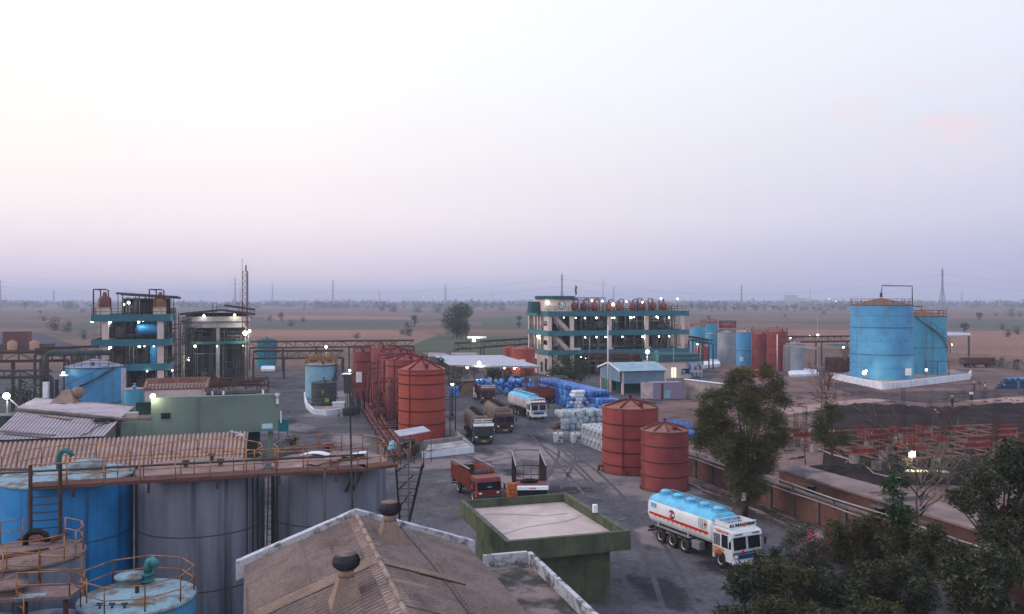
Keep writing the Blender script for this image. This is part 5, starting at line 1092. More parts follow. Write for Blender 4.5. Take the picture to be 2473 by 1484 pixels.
truss('rusty pipe bridge right of the streaked grey tank', P3(1905,828,225), P3(2060,826,235), 1.4, 2, 3, m=rust_st, seed=9, pipes=8)
truss('dark trestle pipe rack beside the small red tank', P3(1663,822,222), P3(1712,832,218), .8, 2, 3, seed=10)
t = thing('duct_pipe', 'thick dark pipe with white lower half bending over beside the blue tank', 'pipe', (XY(111,122),122,0))
MB().cyl((0,0,0),(0,0,6.0),.42,n=14).build('riser', white_w, t); MB().tube([(0,0,6.0),(0,0,9.6),(.3,0,9.95),(8,2.4,9.9)],.40,12).build('elbow', dark_tank, t)
for u, z1, lab in ((137,6.2,'dark short post right of the white riser pipe'),(127,5.5,'pale short post just right of the white riser pipe')): solo('post', MB().bar((0,0,0),(0,0,z1),.35), dark_tank if u > 130 else white_w, lab, 'post', (XY(u,123),123,0))
t = thing('floodlight', 'glaring lamp on a short frame at the left edge', 'lamp', (XY(18,104),104,0), 0)
MB().bar((0,0,0),(0,0,5.9),.14).bar((0,0,5.9),(1.6,.3,4.2),.1).build('frame', galv, t); light(t,(0,-.8,6.0),350); MB().ball((0,-.2,6.0),.38,10).build('bulb', lamp_big, t)
t = thing('floodlight', 'white lamp on a gantry left of the blue stair tank', 'lamp', (XY(155,121),121,0), 0)
MB().bar((0,0,0),(0,0,6.8),.12).build('post', steel, t); MB().box(-.5,.6,-.3,.1,6.9,7.05).build('housing', white_p, t); light(t,(0,-.5,7.3),60); MB().ball((0,-.2,7.3),.2,8).build('bulb', lamp_y, t)
solo('generator_box', MB().box(-2,2,-1.4,1.4,0,4.0).box(-2.1,2.1,-1.5,1.5,4.0,4.2), dark_tank, 'dark housing box under the glaring lamp at the left edge', 'shed', (XY(30,101),101,0), R_(17))
# red pipe manifold left of the red tanks
t = thing('pipe_rack', 'bundle of long dusty red pipes on low stools beside the left road', 'pipe rack')
p0, p1 = Vector((-12.6,92.5,.8)), Vector((-24.5,140,.8)); nn = Vector((.97,.25,0))
for k in range(7): MB().tube([p0+nn*(.32*k)+Vector((0,0,.08*(k%2))), p1+nn*(.32*k)+Vector((0,0,.08*(k%2)))], .085, 7).build('pipe', (maroon_p, rust_st, roof_red)[k%3], t)
for s in range(12): c = p0.lerp(p1,s/11.5); MB().bar(c-nn*.2-Vector((0,0,.12)), c+nn*2.3-Vector((0,0,.12)), .14).bar(c-Vector((0,0,.8)), c-Vector((0,0,.12)), .14).bar(c+nn*2.2-Vector((0,0,.8)), c+nn*2.2-Vector((0,0,.12)), .14).build('stool', steel, t)
t = thing('pipe_manifold', 'thicket of dark red risers and valves in front of the red tank row', 'pipework'); rng = random.Random(14)
for k in range(34):
    s = rng.random(); c = Vector((-15.2,112,0)).lerp(Vector((-22.5,146,0)),s)+Vector((rng.uniform(-2.2,1.6),rng.uniform(-2,2),0)); h = rng.choice((rng.uniform(1.2,3.2), rng.uniform(2,4), rng.uniform(5,8.8)))
    b = MB(); r = rng.uniform(.06,.12)
    if h > 4: b.tube([c, c+Vector((0,0,h)), c+Vector((.3,.2,h+.3)), c+Vector((1.8,.9,h+.3))], r, 6)
    else: b.tube([c, c+Vector((0,0,h)), c+Vector((rng.uniform(-1.5,1.5),rng.uniform(-2,2),h)), c+Vector((rng.uniform(-1.5,1.5),rng.uniform(-2,2),.3))], r, 6)
    b.build('riser', (dark_red, maroon_p, rust_st)[k%3], t)
for k in range(16):
    s = rng.random(); c = Vector((-16,110,0)).lerp(Vector((-23,140,0)),s)+Vector((rng.uniform(-1,1),0,rng.uniform(.6,3))); MB().cyl(c, c+nn*rng.uniform(2,5), rng.uniform(.05,.1), n=6).build('cross_pipe', (dark_red, rust_st)[k%2], t)
t = thing('scrubber_column', 'slim dark red column standing among the risers of the tank row', 'column', (XY(942,124),124,0)); MB().lathe([(.05,.2),(.55,.3),(.6,.6),(.6,5.2),(.4,5.6),(.1,5.8)],14).build('body', dark_red, t); MB().tube([(.2,0,5.6),(.2,0,6.1),(.9,0,6.1),(1.2,0,5.6),(1.2,0,3.5),(2.2,0,3.3)],.14,7).build('pipe', dark_red, t)
t = thing('pump_skid', 'grimy grey pump and hoses on the road edge by the white kerb', 'machinery', (XY(845,132),132,0)); b = MB(); rng = random.Random(15)
for k in range(16): x, y, z = rng.uniform(-1.4,1.4), rng.uniform(-3,3), rng.uniform(.4,3.6); b.tube([(x,y,0),(x,y,z),(x+.6,y+.4,z+.2),(x+.9,y+.6,.3)],.07,5)
b.box(-.9,.9,-1,1,0,1.1); b.build('pipes', dark_tank, t); MB().box(-.7,.3,-1.2,.8,3.4,6.2).build('cabinet', steel, t); MB().box(-1,.3,-1.4,-.4,6.2,6.35).build('lamp_hood', white_p, t); ball_lamp(t, (.1,-.6,6.8), .2)
# little canopy, slab and low walls by the near red tank
pw = mat('pale_pitted_sheet', L(.38,.38,.44), L(.30,.30,.35), 1, rough=.7, fine=.1)
cn = thing('canopy', 'small tilted flat sheet canopy on thin posts by the near red tank', 'canopy'); z = 3.35
q = [G(952,1041,z+.1), G(1022,1029,z+.1), G(1040,1041,z), G(966,1054,z)]; MB().prism(q[::-1],(0,0,-.07)).build('roof_sheet', pw, cn)
for p in (q[0],q[1],q[2],q[3]): MB().cyl((p.x*.995,p.y,0),(p.x*.995,p.y,p.z-.06),.04,n=6).build('post', steel, cn)
t = thing('pump_skid', 'dark motor and teal framed pump under the small canopy', 'machinery', (*G(985,1103).xy,0)); b = MB().box(-1,1.2,.2,1.6,.3,1.3).cyl((-.6,.4,1.5),(.6,.9,1.6),.45,n=12); b.build('motor', steel, t); b = MB(); [b.bar((x,-.1,0),(x,-.1,2.0),.1) for x in (-.9,.3)]; b.bar((-.9,-.1,1.9),(.3,-.1,1.9),.1); b.build('frame', teal_dk, t); MB().lathe([(.1,0),(.5,.2),(.6,.8),(.4,1.5),(.1,1.8)],12,(-1.7,.2,0)).build('drum', pale_blue, t)
A, B_, Cc = G(1020,1108), G(1145,1094), G(1120,1062); zz = Vector((0,0,.75))
t = thing('bund_wall', 'low white fronted bund wall with a cracked slab lid near the green truck', 'wall')
bd = Vector((-.27,.963,0)); MB().prism([A,B_,B_+zz,A+zz], bd*.3).build('front_wall', white_w, t); MB().prism([B_,B_+bd*9,B_+bd*9+zz*1.5,B_+zz*1.15], Vector((-.33,-.1,0))).build('side_wall', conc, t); MB().prism([A+bd*5.2+Vector((1.0,0,0)),B_+bd*5.2,B_+bd*5.2+zz*1.5,A+bd*5.2+zz*1.5+Vector((1.0,0,0))], bd*.3).build('back_wall', conc, t)
MB().prism([A+zz+bd*.1+Vector((.4,0,0)),B_+zz+bd*.1-Vector((.4,0,0)),B_+zz+bd*3.6-Vector((.6,0,0)),A+zz+bd*3.9+Vector((1.3,0,0))],(0,0,.1)).build('slab_lid', mat('cracked_slab', L(.33,.31,.32), L(.20,.185,.185), .9, lo=.4, hi=.62, rough=1, fine=.15), t)
t = thing('loading_arm', 'dark loading gantry with lamps and a drooping hose over the green tanker', 'gantry', (*G(1092,1016).xy,0))
MB().bar((0,0,0),(0,0,5.6),.2).bar((0,0,5.3),(3.2,.3,5.6),.14).bar((0,0,3.6),(1.8,.2,5.4),.1).bar((-.5,0,0),(0,0,1.3),.1).bar((.5,0,0),(0,0,1.3),.1).build('frame', mat('navy_steel', L(.02,.022,.05)), t); MB().tube([(3.0,.3,5.7),(3.5,.3,5.5),(3.5,.2,4.4),(3.9,.1,3.2)],.1,7).build('hose', black, t)
ball_lamp(t, (-.1,-.1,5.25), .14, lamp_y); ball_lamp(t, (.15,-.1,5.25), .14, lamp_y)
t = thing('pipe_stand', 'thin dark pipe frame right behind the near orange red tank', 'frame', (XY(1085,112),112,0))
b = MB(); [b.cyl((x,0,0),(x,0,9.0),.06,n=6) for x in (-.7,.1,.8)]; [b.cyl((-.7,0,z),(.8,0,z),.05,n=5) for z in (2.4,4.6,8.9)]; b.build('tubes', dark_red, t)
# white corrugated canopy
t = thing('canopy', 'wide white sheet canopy on posts beside the process building', 'canopy'); bl, br, fr, fl_ = G(1046,859,5.5), G(1212,858,5.5), G(1307,885,4.8), G(1085,882,4.8)
MB().corr(fl_,fr,br,bl,.6,.035,5).build('roof_sheet', pw, t); MB().bar(fl_-Vector((0,0,.18)),fr-Vector((0,0,.18)),.12,.3).build('fascia', galv, t)
for i in range(6):
    for a, c in ((fl_,fr),(bl,br)): p = a.lerp(c,(i+.2)/5.4); MB().cyl((p.x,p.y+.3,0),(p.x,p.y+.3,p.z-.05),.09,n=6).build('post', steel, t)
for u, v, r, m in ((1158,877,.42,lamp_big),(1128,886,.3,lamp_y),(1219,888,.24,lamp_y),(1243,894,.26,lamp_y)):
    p = fl_.lerp(fr,(u-1085)/222); ball_lamp(t, (p.x, p.y-.15 if v < 880 else p.y+1.2, 4.3 if v > 880 else 5.25), r, m)
sheet_shed('low pale roof between the red tank row and the white canopy', [G(1020,851,4.6), G(1075,853,4.6), G(1092,861,4.3), G(1035,862,4.3)], lilac, .5, wallm=conc_dk)
sheet_shed('second low pale roof behind the white canopy', [G(1090,852,4.6), G(1148,852,4.6), G(1156,858,4.3), G(1092,858,4.3)], lilac, .5, wallm=conc_dk)
t = thing('lamp_shelter', 'small white roofed lamp shelter in front of the big dark tree', 'canopy', (XY(1152,240),240,0)); MB().box(-2.6,2.6,-1.5,1.5,ZV(817,240),ZV(813,240)).build('roof', white_p, t); [MB().cyl((x,0,0),(x,0,ZV(817,240)),.1,n=6).build('post', steel, t) for x in (-1.8,1.8)]; ball_lamp(t, (-.8,-1.6,ZV(821,240)), .5, lamp_big)
t = thing('lamp_post', 'lamp on a post above the long truss bridge', 'lamp', (XY(788,205),205,0)); MB().cyl((0,0,0),(0,0,ZV(838,205)),.1,n=6).build('post', galv, t); light(t,(0,-.6,ZV(838,205)),90); MB().ball((0,-.2,ZV(838,205)),.3,8).build('bulb', lamp_y, t)
for u, v, Y, r, lab in ((1955,813,235,.36,'white lamp on the pipe bridge left of the biggest blue tank'),(1974,810,238,.4,'taller lamp on the pipe bridge left of the biggest blue tank'),(1908,817,228,.25,'small lamp at the left end of the far pipe bridge'),(2036,839,225,.32,'blue white lamp nearest the biggest blue tank'),(2298,833,240,.28,'lamp beyond the greenish blue tank'),(2280,817,240,.25,'orange lamp at the far flat canopy corner'),(1684,832,230,.22,'yellow lamp by the small red tank')):
    t = thing('lamp_post', lab, 'lamp', (XY(u,Y),Y,0), 0, 'yard lamps'); MB().cyl((0,0,0),(0,0,ZV(v,Y)+(6 if u == 1974 else 0)),.07,n=6).build('post', galv, t); light(t,(0,-.6,ZV(v,Y)),900*r*r); MB().ball((0,-.2,ZV(v,Y)),r*.8,8).build('bulb', lamp_y, t)
t = thing('canopy', 'far grey flat canopy on posts behind the greenish blue tank', 'canopy'); q = [P3(2277,801,260),P3(2345,810,250),P3(2343,815,235),P3(2277,813,232)]; MB().prism([Vector((p.x,p.y,ZV(808,240))) for p in q][::-1],(0,0,-.35)).build('roof_sheet', pw, t)
for p in q[1:3]: MB().cyl((p.x-.5,p.y,0),(p.x-.5,p.y,ZV(810,240)),.15,n=6).build('post', steel, t)
# ---------------------------------------------------------------- blue cladded cabin, container, walls
clad = mat('steel_blue_cladding', L(.135,.215,.30), L(.11,.18,.26), .6, rough=.6, fine=.08)
roof_c = mat('pale_warm_roof_sheet', L(.50,.43,.42), L(.42,.36,.35), .4, rough=.7, fine=.08)
t = thing('weighbridge_cabin', 'steel blue cladded cabin with a pale gable sheet roof beside the container', 'building', (XY(1503,160),160,0), R_(16))
W, D, ze, zr = 9.0, 10.0, 4.35, 5.6
MB().corr((-.7,-.6,ze),(W,-.6,ze),(W,D/2,zr),(-.7,D/2,zr),.35,.03,5).build('roof_sheet', mat('blue_grey_roof', L(.27,.36,.42), L(.2,.28,.34), .5), t); MB().corr((-.7,D/2,zr),(W,D/2,zr),(W,D+.6,ze),(-.7,D+.6,ze),.35,.03,5).build('roof_sheet', roof_c, t)
MB().corr((0,-.02,2.0),(W-.3,-.02,2.0),(W-.3,-.02,ze-.05),(0,-.02,ze-.05),.3,.03,5).build('cladding', clad, t)
b = MB(); b.corr((-.4,D,2.3),(-.4,0,2.3),(-.4,0,ze-.1),(-.4,D,ze-.1),.3,.03,5); b.add([(-.42,0,ze-.1),(-.42,D,ze-.1),(-.42,D/2,zr-.05)],[(0,2,1)]); b.build('cladding', clad, t)
b = MB(); b.bar((-.75,-.6,ze+.02),(-.75,D/2,zr+.05),.08,.3); b.bar((-.75,D/2,zr+.05),(-.75,D+.6,ze+.02),.08,.3); b.build('barge_board', white_p, t)
for x, y in ((.1,.1),(W-.4,.1),(-.2,D-.2),(-.2,D/2)): MB().box(x-.18,x+.18,y-.18,y+.18,0,ze-.1).build('column', cream, t)
MB().box(1.5,W-.5,3,D-1,0,ze-.2).build('wall', mat('deep_green_wall', L(.015,.05,.045)), t); MB().box(-.1,1.3,2.6,2.7,.3,2.3).build('door', mat('green_door', L(.02,.16,.10)), t); MB().box(-.36,-.30,6.5,8.4,.5,2.6).build('door', mat('green_shutter', L(.04,.16,.12)), t)
t = thing('shipping_container', 'lilac grey rust blotched shipping container in front of the blue cabin', 'container', (XY(1577,151),151,0), R_(12)); cm_ = mat('lilac_container', L(.20,.19,.29), L(.26,.20,.25), .6, rough=.7, fine=.1, patch=(L(.14,.065,.06), .5, .58,.72,.7)); cd_ = mat('pale_container_door', L(.36,.33,.36), L(.28,.2,.2), 1, fine=.1)
b = MB(); zc = 3.05; b.corr((0,0,.25),(5.5,0,.25),(5.5,0,zc-.1),(0,0,zc-.1),.35,.03,5); b.box(0,5.5,.04,2.4,.2,zc).box(-.03,.1,-.05,.08,.1,zc+.03).box(5.42,5.55,-.05,.08,.1,zc+.03).box(0,5.5,-.04,.06,.1,.26).box(0,5.5,-.04,.06,zc-.12,zc); b.build('body', cm_, t)
MB().add([(-.02,0,.2),(-1.55,1.9,.2),(-1.55,1.9,zc),(-.02,0,zc)],[(0,3,2,1)]).build('door', cd_, t); MB().box(1.5,1.9,-.06,-.03,.2,2.9).build('rust_strip', rust_st, t); MB().box(2.0,3.2,-.06,-.035,.3,1.7).build('blue_patch', pale_blue, t)
t = thing('boundary_wall', 'rendered cream grey wall running right from the container', 'wall'); p, q = G(1655,962), G(1762,978); MB().prism([p,q,q+Vector((0,0,3.3)),p+Vector((0,0,3.3))], Vector((-.1,.5,0))).build('wall', conc, t); MB().bar(p+Vector((0,.2,3.35)),q+Vector((0,.2,3.35)),.6,.15).build('coping', white_w, t); MB().box(-.05,.3,-.8,.1,0,2.7).xf(Matrix.Translation(q)).build('pier', conc_dk, t)
for i, (u, v) in enumerate(((1671,969),(1683,967),(1705,974),(1717,975))): solo('fence_post', MB().bar((0,0,0),(.1,0,1.9),.14), conc, ('leftmost','second','third','rightmost')[i]+' of four short concrete posts before the cream wall', 'post', G(u,v), group='concrete posts before the cream wall')
# green hedge and trees at the canopy, tree by the process building
crown_tree('tree', 'spreading dark green tree at the left corner of the process building', 'tree', XY(1385,176), 176, 6.4, 10.5, leafA[:2], 3000, .42, .22, 14, seed=23, zlow=.1)
crown_tree('bush', 'low dark bush at the left skirt of the spreading tree by the building', 'bush', XY(1345,177), 177, 3.4, 6.5, leafA[:2], 900, .4, .15, 8, seed=24, zlow=0)
for i, (u, Y, h, w, lab) in enumerate(((1108,163,4.0,4.2,'dark bush under the left end of the white canopy'),(1228,172,4.3,5.0,'lamp lit green bush under the white canopy'),(1260,174,4.3,4.6,'lamp lit green bush nearer the process building under the canopy'),(1190,178,4.0,4.2,'darker bush between two lit ones under the canopy'))):
    crown_tree('bush', lab, 'bush', XY(u,Y), Y, h, w, leafA, 900, .35, .12, 8, seed=30+i, zlow=0, group='bushes under the white canopy')
crown_tree('bush', 'dark creeper bush topping the second red tank row behind the canopy', 'bush', XY(1070,150), 150, 8.3, 4, leafA[:2], 600, .35, .15, 6, seed=37, zlow=.45)
crown_tree('tree', 'dull scrub tree left of the white riser pipe', 'tree', XY(60,128), 128, 6.0, 8, leafA[:2], 1100, .4, .15, 8, seed=38, zlow=.05)
crown_tree('tree', 'dark tree in front of the green field left of the blue tank', 'tree', XY(205,190), 190, 6.5, 7, leafA[:2], 900, .5, .15, 8, seed=39, zlow=.05)
t = thing('hut', 'small rusty hut with two pale arches on the far left', 'hut', (XY(48,300),300,0), R_(10)); MB().box(-8,10,-2,4,0,2.2).build('wall', rust_st, t); MB().box(-5.5,2.5,0,4,2.2,6.5).build('tower', dark_red, t); [MB().lathe([(1.6,0),(1.6,2.6),(.1,3.4)],10,(x,-2.5,.3)).build('bin', mat('sandy_bin', L(.35,.2,.13), fine=.1), t) for x in (-1.5,5.5)]
t = thing('machine_shed', 'grimy sheet hut with a pale slanting chute beneath the pipe bridge', 'hut', (XY(2030,212),212,0), R_(17)); MB().box(-3,3,-2,2,0,3.4).build('wall', rust_st, t); MB().add([(-3.4,-2.2,6.2),(3.6,-2.2,6.2),(3.6,2.2,6.6),(-3.4,2.2,6.6)],[(0,1,2,3)]).build('roof_sheet', teal_dk, t); MB().prism([(-1.8,-2.3,5.6),(1.2,-2.3,5.9),(.2,-2.3,3.6),(-.4,-2.3,2.4)],(0,.6,0)).build('chute', asb_warm, t)
# ---------------------------------------------------------------- trucks (local +y is forward, origin on the ground under the front)
cab_white = mat('truck_white', L(.66,.67,.70), L(.55,.55,.58), 1.2, rough=.4, fine=.05, obj=True, streak=(L(.25,.2,.16), (1.5,.4), .6,.8,.4))
cab_red = mat('truck_red', L(.20,.034,.022), L(.14,.028,.02), 1.2, rough=.5, fine=.1, obj=True)
cab_green = mat('truck_green', L(.012,.075,.06), L(.012,.05,.045), 1.2, rough=.5, fine=.1, obj=True)
cab_brown = mat('truck_brown', L(.085,.032,.028), L(.055,.026,.024), 1.2, rough=.6, fine=.15, obj=True)
cab_maroon = mat('truck_maroon', L(.13,.022,.022), L(.085,.02,.02), 1.2, rough=.6, fine=.12, obj=True)
plank_red = mat('plank_red', L(.21,.050,.036), L(.13,.038,.03), 2, rough=.75, fine=.15, obj=True)
red_strip = mat('red_strip', L(.45,.03,.02), fine=.05); navy_strip = mat('navy_strip', L(.01,.06,.17), fine=.05); yel = mat('yellow_plate_paint', L(.62,.36,.03), fine=.05); orange_t = mat('orange_trim', L(.62,.17,.02), fine=.1)
chrome = mat('headlamp_glass', L(.7,.7,.7), rough=.15, metal=.6, fine=0); tank_sky = mat('sky_blue_tank_paint', L(.11,.43,.64), L(.08,.34,.52), 1.2, rough=.45, fine=.12, obj=True, streak=(L(.10,.13,.15),(.8,.8),.55,.72,.6))
tank_brown = mat('dusty_brown_tank', L(.17,.125,.11), L(.11,.08,.07), .8, rough=.7, fine=.15, obj=True); dull_chassis = mat('chassis_black', L(.022,.02,.02), L(.045,.035,.03), 2, rough=.8, obj=True)
ink_navy = mat('ink_navy', L(.01,.012,.06), fine=0); ink_red = mat('ink_red', L(.5,.02,.02), fine=0); ink_black = mat('ink_black', L(.015,.015,.015), fine=0); ink_white = mat('ink_white', L(.75,.75,.75), fine=0)
def wheel(t, x, y, r=.51, w=.28, rimm=None):
    s = 1 if x > 0 else -1; M = Matrix.Translation((x,y,r)) @ Matrix.Rotation(s*PI/2,4,'Y')
    tw = MB().lathe([(r*.55,-w/2),(r*.93,-w/2),(r,-w*.35),(r,w*.35),(r*.93,w/2),(r*.55,w/2)],24).xf(M).build('wheel', rubber_dust, t)
    MB().lathe([(r*.54,w*.46),(r*.60,w*.50),(r*.52,w*.44),(r*.50,w*.25)],20).xf(M).build('rim', rimm or cab_white, tw); MB().lathe([(r*.50,w*.25),(r*.45,w*.05),(r*.24,w*.05),(r*.2,w*.4),(.01,w*.42)],16).xf(M).build('hub', dull_chassis, tw)
def truck(label, loc, phi, cab=cab_white, W=2.44, cabL=1.75, cabH=2.6, length=9.0, axles=(-1.2,-5.2,-6.5,-7.85), body='tank', tank_top=None, tank_m=None, stripe=None, sign=None, split=True, group=None, visor=None, body_m=None, rack=True, body_h=3.3, visor_m=None, modern=False):
    t = thing('truck', label, 'truck', loc, PI+phi, group); h = W/2; zf = .55
    prof = [(-.02,zf),(.0,1.3),(-.10,cabH-.38),(-.22,cabH-.05),(-.40,cabH),(-cabL,cabH),(-cabL,zf),(-1.78,zf),(-1.72,.95),(-1.45,1.15),(-1.0,1.15),(-.72,.95),(-.66,zf)] if cabL >= 1.85 else [(-.02,zf),(.0,1.3),(-.10,cabH-.38),(-.22,cabH-.05),(-.40,cabH),(-cabL,cabH),(-cabL,zf+.1),(-1.62,.95),(-1.4,1.12),(-1.0,1.12),(-.72,.95),(-.66,zf)]
    c = MB().prism([(-h,y,z) for y, z in prof], (W,0,0)).build('cab', cab, t, bevel=.035)
    gy_ = lambda z: -.10*(z-1.3)/(cabH-1.68) if z > 1.3 else 0
    z0, z1 = 1.36, cabH-.40
    if modern: z0 -= .1
    for x0, x1 in (((-h+.07,-.05),(.05,h-.07)) if split else ((-h+.08,h-.08),)):
        b = MB(); o = .02; b.add([(x0,gy_(z0)+o,z0),(x1,gy_(z0)+o,z0),(x1,gy_(z1)+o,z1),(x0,gy_(z1)+o,z1)],[(0,3,2,1)]); b.build('windscreen', glass_dk, t)
        b = MB()
        for pq in (((x0,z0),(x1,z0)),((x1,z0),(x1,z1)),((x1,z1),(x0,z1)),((x0,z1),(x0,z0))): b.bar((pq[0][0],gy_(pq[0][1])+.02,pq[0][1]),(pq[1][0],gy_(pq[1][1])+.02,pq[1][1]),.05)
        b.build('window_seal', black if modern else cab_white if cab is cab_white else steel, t)
        if split: MB().bar(((x0+x1)/2+.25,gy_(z0)+.05,z0+.05),((x0+x1)/2-.15,gy_(z0+.4)+.05,z0+.45),.025).build('wiper', black, t)
    for s in (-1,1):
        X = s*(h+.008); d = MB().add([(X,-.35,.75 if cabL<1.85 else 1.2),(X,-1.12,1.2),(X,-1.12,cabH-.25),(X,-.38,cabH-.25)],[(0,1,2,3) if s < 0 else (3,2,1,0)]).build('door', cab, t)
        X += s*.008; MB().add([(X,-.42,1.42),(X,-1.05,1.42),(X,-1.05,cabH-.35),(X,-.45,cabH-.35)],[(0,1,2,3) if s < 0 else (3,2,1,0)]).build('side_window', glass_dk, d)
        b = MB(); [b.add([(X,-1.2,1.45),(X,-cabL+.12,1.45),(X,-cabL+.12,cabH-.4),(X,-1.2,cabH-.4)],[(0,1,2,3) if s < 0 else (3,2,1,0)])]; b.build('rear_side_window', glass_dk, t)
        if cab is cab_white:
            b = MB(); [b.bar((X+s*.01,-1.2,1.45+k*.12),(X+s*.01,-cabL+.12,1.45+k*.12),.010) for k in range(7)]; [b.bar((X+s*.01,-1.3-k*.15,1.45),(X+s*.01,-1.3-k*.15,cabH-.4),.012) for k in range(4)]; b.build('window_grille', cab_white, t)
        b = MB(); b.bar((s*h,-.1,cabH-.5),(s*(h+.25),.05,cabH-.6),.03); b.box(*(sorted((s*(h+.18),s*(h+.34)))),.03,.08,cabH-1.05,cabH-.6); b.build('wing_mirror', black, t)
        MB().ball((s*(h-.33),.03,.92),.13,10,(1.25,.5,.9)).build('headlight', chrome, t)
        MB().box(*(sorted((s*(h-.12),s*(h-.02)))),.0,.04,1.05,1.15).build('indicator', orange_t, t)
    MB().box(-h-.02,h+.02,-.05,.16,.48,.70).build('bumper', cab_white if cab is cab_white else steel, t, bevel=.03)
    if not modern: MB().box(-h+.4,h-.4,.0,.045,.8,1.08).build('grille', black if cab is not cab_white else navy_strip, t)
    MB().box(-.28,.28,.16,.18,.40,.54).build('number_plate', yel, t)
    if cab is cab_white: MB().box(-h+.04,h-.04,.005,.03,1.13,1.22).build('trim_stripe', navy_strip, t)
    if rack:
        b = MB(); r0, r1 = -cabL+.05, -.46
        for a, c_ in (((-h+.15,r0),(-h+.15,r1)),((h-.15,r0),(h-.15,r1)),((-h+.15,r0),(h-.15,r0))):
            for z in (cabH+.12,cabH+.38): b.bar((*a,z),(*c_,z),.05)
            for k in range(4): p = Vector((*a,0)).lerp(Vector((*c_,0)),k/3); b.bar(p+Vector((0,0,cabH-.02)),p+Vector((0,0,cabH+.4)),.05)
        if cab is cab_white: b.box(-h+.13,-h+.16,r0,r1,cabH+.1,cabH+.36).box(h-.16,h-.13,r0,r1,cabH+.1,cabH+.36)
        b.build('roof_rack', cab_white if cab is cab_white else steel, t)
    M = lambda x, z, y=.0: TM((x,y,z),(-1,0,0),(0,0,1))
    if sign:
        sb = MB().box(-h+.1,h-.1,-.44,-.40,cabH+.06,cabH+.46).build('roof_sign', ink_white, t)
        for s_, x, m_, sz in sign: text('lettering', s_, sz, m_, sb, M(x,cabH+.26,-.395), .015)
        if len(sign) == 2: MB().cyl((-.14,-.40,cabH+.26),(-.14,-.385,cabH+.26),.14,n=10).build('emblem', mat('saffron', L(.55,.12,.02), fine=.2), sb)
    if visor is not None:
        vb = MB().prism([(-h-.02,-.36,cabH-.02),(-h-.02,-.05,cabH-.12),(-h-.02,.03,cabH-.36),(-h-.02,-.06,cabH-.36)],(W+.04,0,0)).build('sun_visor', visor_m or cab, t)
        for s_, x, m_, sz in visor: text('lettering', s_, sz, m_, vb, TM((x,.012,cabH-.235),(-1,0,0),(0,.316,.949)), .008)
    # chassis and wheels
    MB().box(-.5,-.3,-length+.3,-.3,.72,.98).box(.3,.5,-length+.3,-.3,.72,.98).box(-1.1,1.1,-length+.2,-length+.4,.75,.95).box(-1.15,1.15,-length+.05,-length+.15,.5,.6).build('chassis', dull_chassis, t)
    for i, y in enumerate(axles):
        for s in (-1,1): wheel(t, s*(h-.17), y, rimm=cab_white if i else mat('hub_grey', L(.2,.2,.2)) if False else cab_white)
        MB().cyl((-h+.3,y,.51),(h-.3,y,.51),.09,n=8).build('axle', dull_chassis, t)
    y0 = -cabL-.12; y1 = -length
    if body == 'tank':
        b = MB(); n = 32; ew, eh, zc = h-.0, 1.04, 2.20
        def sec(y, k): return [Vector((ew*k*math.copysign(abs(math.cos(a))**.58,math.cos(a)), y, zc+eh*k*math.copysign(abs(math.sin(a))**.66,math.sin(a)))) for a in [2*PI*i/n+PI/n for i in range(n)]]
        rows = [(y0+.02,.5),(y0,.9),(y0-.1,.97),(y0-.25,1),(y1+.35,1),(y1+.12,.96),(y1+.02,.82),(y1,.5)]
        o = 0; vs = []; 
        for y, k in rows: vs += sec(y,k)
        o = len(b.v); b.v += vs; amid = 0
        for r in range(len(rows)-1):
            for k in range(n):
                a = (k+.5+.5)*2*PI/n; top = math.sin(a) > (.42 if tank_top else 2); k2 = (k+1)%n
                b.f.append([o+r*n+k,o+(r+1)*n+k,o+(r+1)*n+k2,o+r*n+k2][::-1]); b.sm.append(True); b.mi.append(1 if top else 0)
        b.f.append(list(range(o,o+n))); b.f.append(list(range(o+7*n,o+8*n))[::-1]); b.sm += [False]*2; b.mi += [0,0]
        tk = b.build('tank', [tank_m or cab_white, tank_top or cab_white], t)
        nh = 5
        for k in range(nh):
            y = y0-.7-(y0-y1-1.4)*k/(nh-1); hb = MB().cyl((0,y,zc+eh-.02),(0,y,zc+eh+.16),.30,n=18).lathe([(.37,.16),(.37,.22),(.28,.30),(.01,.34)],18,(0,y,zc+eh)); hb.build('hatch', tank_top or dull_chassis, tk)
            MB().lathe([(.48,.02),(.5,.1),(.46,.02)],18,(0,y,zc+eh)).build('hatch_collar', tank_top or dull_chassis, tk)
        b = MB(); rail(b, [(-.75,y0-.3,zc+eh-.05),(-.75,y1+.4,zc+eh-.05)], .25, .02, 1.2); b.tube([(-.5,y0-.4,zc+eh+.05),(-.5,y1+.5,zc+eh+.05)],.03,6); b.build('top_rail', tank_top or dull_chassis, tk)
        if stripe:
            for s in (-1,1):
                MB().prism([(s*(ew+.004),y0-.3,zc-.30),(s*(ew+.004),y1+.4,zc-.30),(s*(ew+.012),y1+.4,zc-.14),(s*(ew+.012),y0-.3,zc-.14)],(s*.012,0,0)).build('red_stripe', red_strip, tk)
                b = MB(); L_ = y0-y1-.8
                for k in range(int(L_/.5)): yy = y0-.45-.5*k; b.add([(s*(ew+.006),yy,zc-.30),(s*(ew+.006),yy-.40,zc-.30),(s*(ew-.005),yy-.2,zc-.42)],[(0,1,2) if s < 0 else (2,1,0)])
                b.build('scallop_trim', orange_t, tk)
            x = ew+.03; cy = (y0+y1)/2-.6
            lg = MB().cyl((x-.02,cy,zc+.16),(x,cy,zc+.16),.30,n=28).build('round_logo', ink_navy, tk)
